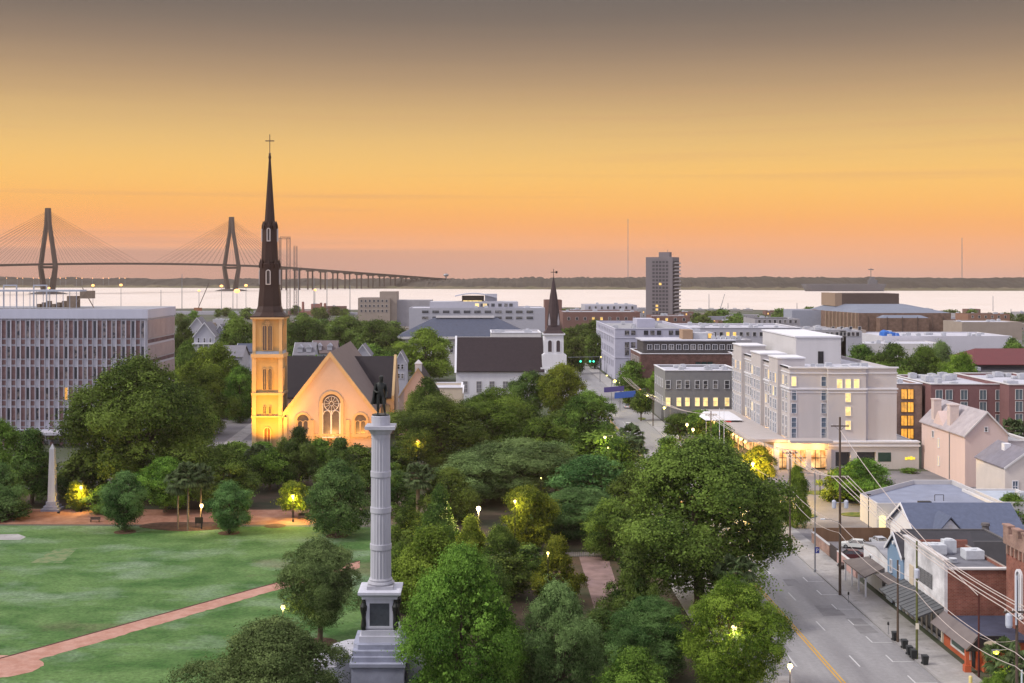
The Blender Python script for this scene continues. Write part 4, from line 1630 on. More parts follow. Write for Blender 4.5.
# cloak hanging from the shoulders behind and over one side
ck = MB()
rows = []
for j in range(9):
    t_ = j / 8
    z = 1.50 - 1.02 * t_
    row = []
    for i in range(17):
        a = R(150 + 190 * i / 16)          # wraps the back and the left side
        a = R(20) + R(200) * i / 16
        fold = .03 * math.sin(i * 2.3 + j * .35) * (.3 + t_)
        rr_ = .23 + .10 * t_ + fold
        row.append(((math.cos(a) * rr_ * 1.05 - .05 - .05 * t_) * S, (math.sin(a) * rr_ * .75 + .03 + .06 * t_) * S, z * S))
    rows.append(row)
vs = [p for r_ in rows for p in r_]
inn = [(p[0] * .93, p[1] * .93, p[2]) for p in vs]
n = 17
fs = [(j * n + i, j * n + i + 1, (j + 1) * n + i + 1, (j + 1) * n + i) for j in range(8) for i in range(16)]
o_ = len(vs)
fs += [(o_ + d, o_ + c, o_ + b, o_ + a) for a, b, c, d in fs]
fs += [(8 * n + i, 8 * n + i + 1, o_ + 8 * n + i + 1, o_ + 8 * n + i) for i in range(16)]
fs += [(j * n, (j + 1) * n, o_ + (j + 1) * n, o_ + j * n) for j in range(8)] + [(j * n + 16, o_ + j * n + 16, o_ + (j + 1) * n + 16, (j + 1) * n + 16) for j in range(8)]
m_ = MB().add(vs + inn, fs)
link('cloak', m_.mesh('cloak', bronze), st)
hr_ = MB()
hr_.ball((.03 * S, .0, 1.76 * S), .115 * S, n=12, k=8, sz=.85)
hr_.ball((.035 * S, -.10 * S, 1.705 * S), .022 * S)
hr_.box(-.01 * S, .08 * S, -.115 * S, -.06 * S, 1.785 * S, 1.80 * S)
link('hair', hr_.mesh('hair', bronze), st)
link('plinth', MB().lathe(0, 0, [(.42 * S, -.02), (.42 * S, .06), (.36 * S, .10)], 16).mesh('plinth', bronze), st)

# obelisk in the park
OX, OY = gx(52.5, 240), 240.0
ob = thing('obelisk', 'slender pale stone obelisk on stepped plinth, warm light on its foot', 'obelisk', (OX, OY, 0))
m_ = MB()
m_.lathe(OX, OY, [(.72 * 1.414, 1.7), (.45 * 1.414, 11.6), (.02, 12.6)], 4, rot=R(45))
m_.build('shaft', granite, ob)
m_ = MB()
m_.box(OX - 1.7, OX + 1.7, OY - 1.7, OY + 1.7, 0, .45)
m_.box(OX - 1.3, OX + 1.3, OY - 1.3, OY + 1.3, .45, .95)
m_.box(OX - .95, OX + .95, OY - .95, OY + .95, .95, 1.7)
m_.build('plinth', graniteb, ob)

# ------------------------------------------------------------------ office block with chequered windows
OB0, OB1, OBY0, OBY1 = gx(-48, 330), gx(147.2, 330), 330.0, 359.5
hB = gz(309.3, 330)
of = thing('office_building', 'long six storey office block with chequered pattern of narrow windows and brown panels', 'office block', ((OB0 + OB1) / 2, 330, 0))
FOOT.append((OB0, OB1, OBY0, OBY1))
ob_w = M('office_white', (.42, .415, .465), .8, .05, .4)
ob_b = brickmat('office_brown', (.145, .085, .088), (.17, .105, .105), (.15, .095, .098), .9)
w_ = MB().box(OB0, OB1, OBY0, OBY1, 4.2, hB - 2.4)
w_.box(OB0 + 1.5, OB1 - 1.5, OBY0 + 2.5, OBY1 - 1.5, 0, 4.2)
fc = MB()
fc.box(OB0 - .3, OB1 + .3, OBY0 - .5, OBY1 + .3, hB - 2.4, hB)
fc.build('fascia', M('office_fascia', (.44, .45, .54), .7, .07, .6, streak=True), of)
MB().box(OB0 - .3, OB1 + .3, OBY0 - .5, OBY1 + .3, 3.9, 4.2).build('soffit', MATS['office_fascia'], of)
rf = MB().box(OB0 + .5, OB1 - .5, OBY0 + .5, OBY1 - .5, hB, hB + .05).build('roof', roofgrey, of)
pn, wn, sr = MB(), [], MB()
nb = 20
pitch = (OB1 - OB0 - 1.0) / nb
rowz = [(gz(b, 330), gz(a, 330)) for a, b in ((320.5, 338), (346, 358.5), (366.5, 379), (387, 399.5), (407.5, 420), (427.5, 440))]
glo = glassmat('office_glass', (.022, .022, .035), (.24, .20, .19), .2, p=.45)
for (zb_, zt_) in rowz:
    for k in range(nb):
        x = OB0 + .5 + k * pitch
        pn.box(x, x + pitch * .47, OBY0 - .16, OBY0 - .003, zb_, zt_)
        pn.box(x + .12, x + pitch * .47 - .12, OBY0 - .16, OBY0 - .003, zb_ - 1.55, zb_ - .38)
        wn.append(('-y', x + pitch * .74, OBY0 - .003, zb_, pitch * .40, zt_ - zb_, ob_w, glassw3 if (k * 7 + int(zb_)) % 83 == 5 else glo, dict(nx=1, ny=1, fr=.13)))
for (zb_, zt_) in rowz:
    for k in range(21):
        y = OBY0 + .5 + k * 1.36
        sr.box(OB1 + .003, OB1 + .30, y, y + 1.0, zb_ - .1, zt_ + .1)
        pn.box(OB1 + .003, OB1 + .16, y + .2, y + .8, zb_ - 1.4, zb_ - .5)
fin = MB()
for k in range(nb + 1):
    x = OB0 + .5 + k * pitch
    fin.box(x - .10, x + .10, OBY0 - .34, OBY0 - .004, 4.25, hB - 2.45)
    if k < nb:
        fin.box(x + pitch * .5 - .06, x + pitch * .5 + .06, OBY0 - .30, OBY0 - .004, 4.25, hB - 2.45)
w_.merge(fin)
pn.m = [1] * len(pn.f)
sr.m = [2] * len(sr.f)
w_.merge(pn).merge(sr).build('wall', [ob_w, ob_b, M('office_rib', (.36, .29, .29), .85, .12, .5)], of)
windows(of, wn)
cl = MB()
for k in range(nb // 2 + 1):
    x = OB0 + .5 + k * pitch * 2
    MB().box(x - .35, x + .35, OBY0 + .2, OBY0 + .9, 0, 3.9).build('entrance_column', ob_w, of)
MB().box(gx(36, 326), gx(64, 326), 324, OBY0 - .5, 3.3, 4.0).build('entrance_canopy', ob_w, of)
# roof pergola and plant
pg = MB()
zp = gz(291.5, 336)
pg.box(OB0, gx(82, 336), 334, 340, zp, zp + .45)
for k in range(22):
    x = OB0 + 1 + k * 1.75
    if x < gx(82, 336):
        pg.tube((x, 335, hB), (x, 335, zp), .09, n=5)
for xa in (gx(3, 345), gx(33, 345)):
    pg.box(xa, xa + .3, 345, 345.3, hB, gz(286, 345))
    pg.box(xa + 3.5, xa + 3.8, 345, 345.3, hB, gz(286, 345))
    pg.box(xa, xa + 3.8, 345, 345.3, gz(286, 345), gz(286, 345) + .35)
pg.build('roof_canopy', M('canopy_grey', (.36, .38, .44), .6, .1), of)
pl = MB()
pl.box(gx(68, 345), gx(78, 345), 344, 347, hB, hB + 3.2)
pl.box(gx(81, 345), gx(93, 345), 344, 347, hB + 2.5, hB + 4.6)
pl.tube((gx(72, 343), 343, hB), (gx(86, 343), 343, gz(291, 343)), .14)
pl.tube((gx(94, 343), 343, hB), (gx(82, 343), 343, gz(287, 343)), .14)
for k in range(6):
    pl.box(gx(38 + k * 5, 347), gx(41 + k * 5, 347), 346, 348, hB, hB + 1.0 + (k % 3) * .4)
pl.build('roof_plant', M('plant_tan', (.22, .17, .13), .7, .2, .8), of)

# ------------------------------------------------------------------ cable stayed bridge
br = thing('bridge', 'cable stayed bridge with two diamond towers and a long curving approach over the harbour', 'bridge', (-727, 2790, 0))
A_, B_ = Vector((gx(48, 2580), 2580, 0)), Vector((gx(231.5, 3000), 3000, 0))
D_ = (B_ - A_).normalized()
Nn = Vector((-D_.y, D_.x, 0))
spanL = (B_ - A_).length
bm_ = M('bridge_concrete', (.036, .022, .017), .9, .1, .02)
zdk = lambda s: 57 + 7 * (1 - ((s - spanL / 2) / (spanL * .75)) ** 2) if -300 < s < spanL + 190 else None
def deckz(s):
    base = 58 + 6 * (1 - ((s - spanL / 2) / (spanL * .8)) ** 2)
    if s > spanL + 150:
        b0 = 58 + 6 * (1 - ((spanL + 150 - spanL / 2) / (spanL * .8)) ** 2)
        base = b0 - (s - spanL - 150) * .048
    if s < -150:
        b0 = 58 + 6 * (1 - ((-150 - spanL / 2) / (spanL * .8)) ** 2)
        base = b0 + (s + 150) * .030
    return base
dk = MB()
ss_ = [-700 + 40 * k for k in range(57)]
for s0, s1 in zip(ss_[:-1], ss_[1:]):
    sec = []
    for s in (s0, s1):
        c = A_ + D_ * s
        z = deckz(s)
        sec.append([(c + Nn * a + Vector((0, 0, z + b)))[:] for a, b in ((-19, -.3), (-19, 1.2), (19, 1.2), (19, -.3), (12, -3.2), (-12, -3.2))])
    dk.loft(sec[0], sec[1], caps=False)
dk.build('deck', bm_, br)
for base, s0, nm in ((A_, 0, 'tower'), (B_, spanL, 'tower')):
    tm = MB()
    zd = deckz(s0)
    for sg in (-1, 1):
        def sect(off, z, w, d):
            c = base + Nn * (sg * off)
            return [(c + D_ * a + Nn * b + Vector((0, 0, z)))[:] for a, b in ((-d, -w), (d, -w), (d, w), (-d, w))]
        tm.loft(sect(12, 2, 4.2, 5), sect(24, zd - 6, 3.0, 4.2))
        tm.loft(sect(24, zd - 6, 3.0, 4.2), sect(5.2, 142, 2.6, 3.6))
        tm.loft(sect(5.2, 142, 2.6, 3.6), sect(2.7, 175, 2.7, 3.4))
    cA, cB = base + Nn * 20 + Vector((0, 0, zd - 7)), base - Nn * 20 + Vector((0, 0, zd - 7))
    tm.tube(cA, cB, 2.4)
    tm.box(base.x - 3, base.x + 3, base.y - 3, base.y + 3, 150, 174)
    tm.build(nm, bm_, br)
    fd = MB()
    fd.lathe(base.x, base.y, [(44, -.5), (30, 3.0), (18, 5)], 14)
    fd.build('pier_island', M('rock_island', (.07, .06, .055), .95, .3, .1), br)
    k = 0
    for side in (-1, 1):
        for i in range(12):
            for pl_ in (-1, 1):
                d = 26 + i * 18.0
                s = s0 + side * d
                a = base + Nn * (pl_ * 3.5) + Vector((0, 0, 138 + i * 2.8))
                b = A_ + D_ * s + Nn * (pl_ * 18) + Vector((0, 0, deckz(s) + 1))
                MB().tube(a, b, .21, n=3).build('stay_cable', bm_, br)
pr = MB()
for s in list(np.arange(spanL + 130, spanL + 1040, 48)) + list(np.arange(-690, -120, 60)):
    c = A_ + D_ * float(s)
    z = deckz(float(s))
    for a in (-8, 8):
        q_ = c + Nn * a
        pr.box(q_.x - 1.8, q_.x + 1.8, q_.y - 1.8, q_.y + 1.8, 0, z - 5.5)
    e0, e1 = c - Nn * 14 + Vector((0, 0, z - 4.3)), c + Nn * 14 + Vector((0, 0, z - 4.3))
    pr.tube(e0, e1, 1.9, n=6)
    pr.build('approach_pier', bm_, br)
    pr = MB()
# ================================================================== buildings along the avenue
def lit(p, seed=0, a=None, b=None, dark=None):
    rg = random.Random(seed)
    def f(u, z):
        r = rg.random()
        return (a or glassw1) if r < p * .6 else (b or glassw2) if r < p else (dark or glassd)
    return f

# white hotel: podium and tall block
HX0, HX1, HY0, HY1 = gx(789.7, 292), gx(896.7, 292), 292.0, 358.0
hH = gz(368.3, 292)
ho = thing('hotel', 'large white six storey hotel with penthouse block and glass fronted podium', 'hotel', ((HX0 + HX1) / 2, HY0, 0))
FOOT.append((HX0 - 6, HX1 + 6, HY0 - 4, HY1))
zpod = gz(442.5, 290)
hw_ = MB()
th = .4
hw_.box(HX0, HX1, HY0, HY0 + th, zpod, hH)
hw_.box(HX0, HX1, HY1 - th, HY1, 0, hH)
hw_.box(HX0, HX0 + th, HY0 + th, HY1 - th, 0, hH)
hw_.box(HX1 - th, HX1, HY0 + th, HY1 - th, 0, hH)
# projecting bay on the front, bays on the avenue side
bx0, bx1 = gx(828, 291), gx(866, 291)
hw_.box(bx0, bx1, HY0 - 1.0, HY0 - .003, zpod, hH - .02)
for (ya, yb, hh) in ((300, 309, hH + 1.7), (318, 329, hH + 1.5), (341, 352, hH + 2.2)):
    hw_.box(HX0 - .9, HX0 - .003, ya, yb, 0, hh)
    hw_.box(HX0, HX0 + 5.5, ya, yb, hH - .4, hh)
wall = hw_.build('wall', M('hotel_stucco', (.45, .42, .415), .85, .09, .25, streak=True), ho)
MB().box(HX0 + th, HX1 - th, HY0 + th, HY1 - th, hH - 1.0, hH - .7).build('roof', roofwhite, ho)
cn = MB()
for z, hh, e in ((hH, .35, .35), (hH - 1.2, .22, .2), (gz(389.5, 292), .38, .28), (gz(392.5, 292), .18, .15)):
    cn.box(HX0 - e, HX1 + e, HY0 - e, HY0 - .004, z, z + hh)
    cn.box(HX0 - e, HX0 - .004, HY0, HY1, z, z + hh)
    cn.box(bx0 - e, bx1 + e, HY0 - 1.0 - e, HY0 - 1.004, z, z + hh)
cn.box(HX0 - .35, HX0 + .6, HY0 + .0, HY1, hH + .003, hH + .32)
cn.box(HX0 + .6, HX1 + .35, HY0, HY0 + .6, hH + .003, hH + .32)
for (ya, yb, hh) in ((300, 309, hH + 1.7), (318, 329, hH + 1.5), (341, 352, hH + 2.2)):
    cn.box(HX0 - 1.15, HX0 + 5.7, ya - .25, yb + .25, hh, hh + .3)
cn.build('cornice', white, ho)
px0, px1 = gx(796, 316), gx(841, 316)
zph = gz(337.5, 316)
ph = MB().box(px0, px1, 316, 353, hH - .7, zph)
pho = ph.build('penthouse', stucco, ho)
MB().box(px0 - .25, px1 + .25, 315.75, 353.25, zph, zph + .35).build('penthouse_cornice', white, pho)
MB().box(gx(818, 316), gx(823.5, 316), 315.9, 316.05, hH - .7, hH + 2.4).build('penthouse_door', iron, pho)
un = MB()
rg = random.Random(4)
for k in range(16):
    x, y = rg.uniform(px0 + .5, HX1 - 3), rg.uniform(HY0 + 2, 313)
    w = rg.uniform(.6, 1.8)
    MB().box(x, x + w, y, y + w * .8, hH - .7, hH - .7 + rg.uniform(.4, 1.1)).build('rooftop_unit', unit, ho)
sp = []
rows = [gz(y, 292) for y in (385.5, 403, 417, 430)]
zr4 = [gz(y, 292) for y in (400, 413, 427, 438)]
fr_w = white
for u in (gx(793.8, 292), gx(823.6, 292)):
    for i, z in enumerate([gz(386, 292)] + zr4):
        g = glassb
        if u < HX0 + 3 and i == 0:
            g = glassw2
        sp.append(('-y', u, HY0 - .01, z, 1.25, 2.25, fr_w, g, dict(nx=1, ny=2, fr=.1)))
for px_ in (839.5, 848, 856.5):
    sp.append(('-y', gx(px_, 291), HY0 - 1.01, gz(388, 291), 1.35, 2.1, fr_w, glassw2, dict(nx=1, ny=1, fr=.08)))
for y in (402, 415.7, 429.5):
    sp.append(('-y', gx(848, 291), HY0 - 1.01, gz(y, 291), 1.35, 2.1, fr_w, glassw2, dict(nx=1, ny=1, fr=.08)))
k = 0
ycols = list(np.arange(295.0, 357, 2.95))
for yc in ycols:
    k += 1
    inb = any(a <= yc <= b for a, b in ((300, 309), (318, 329), (341, 352)))
    if any(abs(yc - q_) < .9 for q_ in (300, 309, 318, 329, 341, 352)):
        yc += .8
        inb = any(a <= yc <= b for a, b in ((300, 309), (318, 329), (341, 352)))
    X = HX0 - (.91 if inb else .01)
    for i, z in enumerate([gz(386, 292)] + zr4):
        g = glassb if inb else glassd
        if i == 0 and (k in (2, 3, 6, 7, 12, 13, 17, 19)):
            g = (glassw2, glassw1)[k % 2]
        elif (k * 5 + i * 3) % 23 == 0:
            g = glassw2
        sp.append(('-x', X, yc, z, 1.35, 2.25, fr_w, g, dict(nx=1, ny=2, fr=.1)))
windows(ho, sp)
# podium with lit shop front, canopy along the avenue
pdx0, pdx1 = gx(774, 290), gx(919, 290)
pw = MB()
pw.box(pdx0, pdx0 + 1.2, 290, 290.34, 0, zpod)
pw.box(pdx0, gx(829, 290), 290.36, 290.7, gz(450.5, 290), zpod - .1)
sfx = gx(829, 290)
pw.box(sfx, pdx1, 290, 291.9, 3.9, zpod)
pw.box(sfx, pdx1, 290, 291.9, 0, .5)
for a, b in ((829, 835.5), (850.5, 857), (876, 919)):
    x0, x1 = gx(a, 290), gx(b, 290)
    if a == 876:
        pw.box(x0, x1, 290, 291.9, .5, 3.9)
    else:
        pw.box(x0, x1, 290, 291.9, .5, 3.9)
pw.box(pdx1 - .5, pdx1, 291.9, 330, 0, zpod)
pw.box(HX1 + .05, pdx1, 292.5, 330, zpod - .5, zpod - .1)
for px_ in (776, 789, 808, 828):
    x = gx(px_, 290)
    pw.box(x - .55, x + .55, 289.2, 290.3, 0, gz(449, 290))
pw.build('podium_wall', stucco, ho)
pc = MB()
pc.box(sfx - .1, pdx1 + .2, 289.6, 289.99, zpod - .9, zpod - .5)
pc.box(sfx - .1, pdx1 + .2, 289.7, 292.1, zpod, zpod + .3)
pc.build('podium_cornice', white, ho)
cnp = MB()
zc = gz(441, 290)
cnp.box(61.5, HX0 - 1.2, 289, 352, zc - .1, zc + .5)
cnp.box(HX0 - 1.2, sfx, 286.5, 291.95, zc - .1, zc + .5)
cnp.build('canopy', M('canopy_beige', (.40, .36, .345), .7, .08, .5), ho)
sg = MB()
for a, b in ((777.5, 787.5), (790.5, 806.5), (809.5, 826.5)):
    sg.box(gx(a, 290), gx(b, 290), 290.2, 290.3, .3, gz(450, 290))
for a, b in ((292, 300), (302, 312), (314, 324), (326, 336), (338, 348)):
    sg.box(pdx0 + .3, pdx0 + .4, a, b, .3, gz(450, 290))
shopg = M('shop_glow', (.3, .16, .06), .35, .0)
def mkshop():
    m = shopg
    nt = m.node_tree
    b = nt.nodes['Principled BSDF']
    tc = nt.nodes.new('ShaderNodeTexCoord')
    n = nt.nodes.new('ShaderNodeTexNoise')
    n.inputs['Scale'].default_value = .55
    n.inputs['Detail'].default_value = 4
    nt.links.new(tc.outputs['Object'], n.inputs['Vector'])
    rp = nt.nodes.new('ShaderNodeValToRGB')
    rp.color_ramp.elements[0].position = .36
    rp.color_ramp.elements[0].color = (.10, .045, .015, 1)
    rp.color_ramp.elements[1].position = .68
    rp.color_ramp.elements[1].color = (1.0, .62, .26, 1)
    nt.links.new(n.outputs[0], rp.inputs[0])
    nt.links.new(rp.outputs[0], b.inputs['Emission Color'])
    b.inputs['Emission Strength'].default_value = 1.35
mkshop()
sgo = sg.build('shopfront', shopg, ho)
ml = MB()
for a in (782.5, 795.8, 801, 815.5, 821):
    x = gx(a, 290)
    ml.box(x - .06, x + .06, 290.05, 290.19, .3, gz(450, 290))
ml.box(gx(777, 290), gx(827, 290), 290.06, 290.18, 2.5, 2.62)
ml.build('shopfront_frame', iron, ho)
ops = MB()
for a, b in ((835.5, 850.5), (857, 876)):
    ops.box(gx(a, 290) + .02, gx(b, 290) - .02, 291.3, 291.5, .5, 3.9)
ops.build('dark_opening', glassd, ho)
ops = MB()
ops.box(gx(878, 290), gx(891, 290), 289.95, 289.998, 1.7, 3.8)
ops.build('screen_panel', M('panel_green', (.02, .05, .04), .4, .2, 1), ho)
gw = MB()
for k in range(4):
    gw.box(gx(905 + k * 2.6, 290), gx(907.2 + k * 2.6, 290), 289.93, 289.99, 2.1 + (k % 2) * .12, 2.7 + (k % 3) * .1)
gw.build('glowing_sign', M('sign_yellow', (.5, .4, .05), .4, 0, emit=(1, .75, .05), es=.8), ho)
# warm lamps under the canopy
lampw = M('lamp_warm', (1, .7, .3), .4, 0, emit=(1, .66, .22), es=2.2)
lb = MB()
for k in range(13):
    MB().ball((61.2, 291 + k * 4.7, zc - .35), .36, n=8, k=5).build('canopy_lamp', lampw, ho)
for k in range(4):
    point_light('canopy_light', (63.5, 294 + k * 15, zc - 1.4), 2400, (1, .52, .14), .3, ho)
for k in range(3):
    point_light('podium_light', (gx(783 + 19 * k, 287), 288.2, zc - 1.2), 900, (1, .52, .16), .3, ho)

# grey three storey building
GB = [gx(665, 381), 381.0]
sp = wrow('-y', 380.99, [gx(p, 381) for p in (668, 678.8, 687.4, 697.3, 705.5, 715.5, 727)], [gz(388.5, 381)], 1.5, 2.5, white, glassd, 1, 2)
sp += wrow('-y', 380.99, [gx(p, 381) for p in (668, 678.8, 687.4, 697.3, 705.5, 715.5, 727)], [gz(406, 381)], 1.5, 2.6, offwhite, glassw2, 1, 2)
sp += wrow('-x', 56.09, span(384, 402, 5), [gz(388.5, 381), gz(406, 381)], 1.5, 2.5, white, glassd)
t = flat_building('shop_building', 'grey three storey building with white window frames and lit middle floor', 'building', 56.1, gx(740, 381), 381, 404, gz(370.8, 381), M('grey_stucco', (.19, .19, .195), .85, .08, .5), roofwhite, white, .5, sp, 8, seed=3)
# dark brick block behind it
sp = wrow('-y', 449.99, [gx(p, 450) for p in (698, 704, 710)], [gz(373, 450)], 1.9, 4, iron, M('glass_teal', (.03, .06, .06), .2, 0), 2, 3)
sp += wrow('-x', 57.69, span(453, 478, 6), [4, 8.2, 12.2], 1.6, 2.4, offwhite, glassd)
t = flat_building('brick_building', 'dark brown brick block with set back glass top floor and white roof edge', 'building', 57.7, gx(735, 450), 450, 480, gz(354, 450), brickd, roofwhite, white, .5, sp, 0)
zq = gz(354, 450)
u = MB().box(60, gx(735, 462), 461, 479, zq - .6, zq + 4.0)
u.build('upper_floor', M('dark_cladding', (.06, .055, .055), .7, .1), t)
u = MB().box(59.4, gx(735, 461) + .4, 460.4, 479.6, zq + 4.0, zq + 4.4)
u.build('upper_roof', roofwhite, t)
wn = wrow('-y', 460.99, span(61, gx(733, 461), 12), [zq + .9], 1.8, 1.9, white, glassd, 2, 1)
windows(t, wn)
u = MB()
u.box(gx(681, 470), gx(691, 470), 466, 474, zq + 4.4, zq + 7.8)
u.build('stair_tower', M('wood_tan', (.30, .20, .13), .8, .1), t)
u = MB()
u.box(gx(692, 470), gx(706, 470), 467, 473, zq + 4.4, zq + 6.6)
for k in range(6):
    MB().box(gx(710 + k * 5, 470), gx(713 + k * 5, 470), 466, 468, zq + 4.4, zq + 5.6).build('rooftop_unit', unit, t)
u.build('rooftop_unit', unit, t)
MB().box(57.2, 57.69, 452, 455.5, 6, 11).build('round_sign', M('sign_maroon', (.16, .03, .05), .6, .1), t)
# lavender office
lv = M('lavender_stucco', (.38, .38, .46), .85, .05, .3)
sp = []
for y, h_ in ((355.5, 3.2), (349.5, 3.2), (335, 2.0)):
    sp += wrow('-y', 527.99, [gx(p, 528) for p in (627, 633.3, 646, 652.5, 659, 671, 677.5)], [gz(y, 528)], 2.1, h_, lv, glassd, 1, 1)
sp += wrow('-x', 56.99, span(532, 606, 10), [5, 10, 14.8], 2.2, 3.0, lv, glassd, 1, 2)
sp += wrow('-x', 56.99, span(532, 606, 10), [18.9], 2.2, 1.6, lv, glassd, 1, 1)
t = flat_building('office_building', 'pale lavender four storey office with deep windows at the avenue corner', 'office', 57, gx(692, 528), 528, 612, gz(329, 528), lv, roofgrey, M('lavender_trim', (.46, .46, .53), .8, .05), .9, sp, 6, band=[gz(338, 528), gz(358, 528)], seed=5)
MB().box(gx(637, 560), gx(655, 560), 560, 575, gz(329, 528) - .9, gz(319, 560)).build('stair_tower', lv, t)

# long slate roofed hall
t = gable_house('long_hall', 'long low hall with blue grey hipped roof and pale edges behind the white church', 'hall', gx(399, 600), gx(531, 600), 600, 634, gz(336, 600), gz(318, 617), 'x', offwhite, slate, None, wrow('-y', 599.98, span(gx(402, 600), gx(528, 600), 14), [7], 1.8, 3.2, white, glassd), over=1.0, hip=16)
tr = MB()
zr = gz(318, 617)
tr.box(gx(436, 617), gx(494, 617), 615.5, 618.5, zr + .1, zr + 1.0)
for s in (-1, 1):
    pass
tr.build('ridge_cap', offwhite, t)
tr = MB()
tr.box(gx(399, 600) - 1.6, gx(531, 600) + 1.6, 598.2, 598.98, gz(336, 600) - 1.4, gz(336, 600) - .3)
tr.build('gutter', offwhite, t)
flat_building('low_block', 'low white flat roofed block with roof hatches behind the ridge of the white church', 'building', gx(491, 520), gx(541, 520), 520, 545, gz(333, 520), offwhite, roofwhite, white, .5, wrow('-y', 519.98, span(gx(494, 520), gx(540, 520), 8), [8], 1.5, 1.6, white, glassd), 6, seed=21)
# modern white terraced building with curved roof pavilion
sp = wrow('-y', 759.98, span(gx(420, 760), gx(535, 760), 11), [gz(313, 760), gz(319, 760)], 4.2, 1.6, unit, glassd)
t = flat_building('terraced_building', 'long white terraced building with curved roof pavilion on top', 'building', gx(409, 760), gx(545, 760), 760, 800, gz(308, 760), M('white_panel', (.36, .36, .40), .7, .05), roofwhite, None, .5, sp, 5, seed=9)
zq = gz(308, 760)
MB().box(gx(430, 775), gx(518, 775), 772, 797, zq - .5, zq + 3.4).build('upper_floor', MATS['white_panel'], t)
windows(t, wrow('-y', 771.98, [gx(p, 772) for p in (482, 487, 493, 500, 506, 511)], [zq + .5], 2.4, 2.0, unit, glassd))
windows(t, wrow('-y', 771.97, [gx(477, 772), gx(485, 772)], [zq + .5], 2.6, 2.0, unit, glassw2))
cv = MB()
pts = []
for i in range(13):
    f_ = i / 12
    pts.append((gx(455 + 42 * f_, 785), zq + 5.0 + 3.0 * math.sin(math.pi * (.15 + .8 * f_))))
a = [(x, 780, z) for x, z in pts] + [(x, 780, z + .6) for x, z in pts[::-1]]
cv.loft(a, [(x, 796, z) for x, _, z in a])
cv.build('curved_roof', roofwhite, t)
MB().box(gx(462, 786), gx(484, 786), 784, 794, zq + 3.4, zq + 6.8).build('pavilion', M('pavilion_dark', (.06, .04, .03), .6, .1), t)
MB().box(gx(463, 783.9), gx(482, 783.9), 783.7, 783.95, zq + 3.4, zq + 4.0).build('light_strip', glassw2, t)
MB().box(gx(485, 786), gx(497, 786), 783, 794, zq + 3.4, zq + 8).build('stair_tower', MATS['white_panel'], t)

# tall apartment tower
at_w = M('tower_concrete', (.17, .15, .16), .85, .06, .1)
at_d = M('tower_recess', (.06, .055, .065), .7, .3, .25)
ax, ay = gx(672.5, 1000), 1000.0
ap = thing('apartment_tower', 'tall grey apartment tower with balconies standing near the harbour', 'apartment tower', (ax, ay, 0))
FOOT.append((ax - 26, ax + 14, 990, 1030))
zT = gz(257, 1000)
rotm = Matrix.Translation((ax, ay, 0)) @ Matrix.Rotation(R(-22), 4, 'Z')
wl = MB().box(-21.5, 0, 0, 23, 0, zT)
wl.xf(rotm).build('wall', at_w, ap)
wl = MB().box(-12.5, -4, 6, 14, zT, zT + 4.0)
wl.tube((-6, 9, zT + 4), (-6, 9, zT + 6), .2)
wl.xf(rotm).build('roof_housing', at_w, ap)
n_f = 18
bl = MB()
for k in range(n_f):
    wn = MB()
    z = 3 + k * (zT - 5) / n_f
    wn.box(-16.2, -3.5, -.12, -.02, z, z + 1.75)
    sb_ = MB().box(.02, .12, 1.6, 21.4, z, z + 2.0)
    sb_.xf(rotm).build('side_window_band', at_d, ap)
    wn.xf(rotm).build('window_band', at_d, ap)
    bl = MB()
    bl.box(.13, 1.6, 1.0, 22.0, z - .45, z - .1)
    bl.box(1.45, 1.6, 1.0, 22.0, z - .1, z + .7)
    bl.xf(rotm).build('balcony', M('balcony_pale', (.40, .36, .36), .8, .05), ap)
for j in range(4):
    x = -14.2 + j * 2.7
    MB().box(x, x + .7, -.22, -.121, 1, zT - 1.5).xf(rotm).build('facade_pier', at_w, ap)
lw = MB()
for (k, j) in ((4, 1), (5, 1), (11, 2)):
    z = 3 + k * (zT - 5) / n_f
    x = -16.2 + j * 2.7
    MB().box(x, x + 1.9, -.2, -.13, z, z + 1.7).xf(rotm).build('lit_window', glassw1, ap)

# brown auditorium block with fly tower
ab = brickmat('aud_brown', (.165, .105, .08), (.185, .12, .09), (.15, .1, .08), .3)
au = thing('auditorium', 'large brown windowless auditorium with blue grey sloping roof and square fly tower', 'auditorium', (gx(890, 800), 800, 0))
FOOT.append((gx(825, 800), gx(955, 800), 798, 890))
ax0, axc, ax1 = gx(834, 850), gx(859, 800), gx(951, 800)
h1 = gz(313, 800)
MB().prism([(ax0 - 6, 850), (axc, 800), (ax1, 800), (ax1 + 8, 888), (ax0 - 6, 888)], 0, h1).build('wall', ab, au)
rb = [(ax0 - 6, 850, h1), (axc, 800, h1), (ax1, 800, h1), (ax1 + 8, 888, h1), (ax0 - 6, 888, h1)]
rt = [(ax0 + 6, 856, h1 + 4.5), (axc + 8, 836, h1 + 4.5), (ax1 - 16, 836, h1 + 4.5), (ax1 - 10, 880, h1 + 4.5), (ax0 + 6, 880, h1 + 4.5)]
MB().loft(rb, rt).build('roof', M('aud_roof', (.15, .17, .22), .7, .12, .1), au)
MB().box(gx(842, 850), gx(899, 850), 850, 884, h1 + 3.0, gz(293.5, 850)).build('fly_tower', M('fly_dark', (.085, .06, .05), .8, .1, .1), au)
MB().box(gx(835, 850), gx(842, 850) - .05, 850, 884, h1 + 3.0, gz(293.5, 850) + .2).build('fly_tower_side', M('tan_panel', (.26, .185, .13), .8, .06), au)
rbs = MB()
for k in range(9):
    f_ = (k + .5) / 9
    x, y = ax0 - 6 + (axc - ax0 + 6) * f_, 850 - 50 * f_
    rbs.tube((x - .3, y - .3, 0), (x - .3, y - .3, h1), 1.0, n=4)
rbs.build('pilaster', MATS['tan_panel'], au)
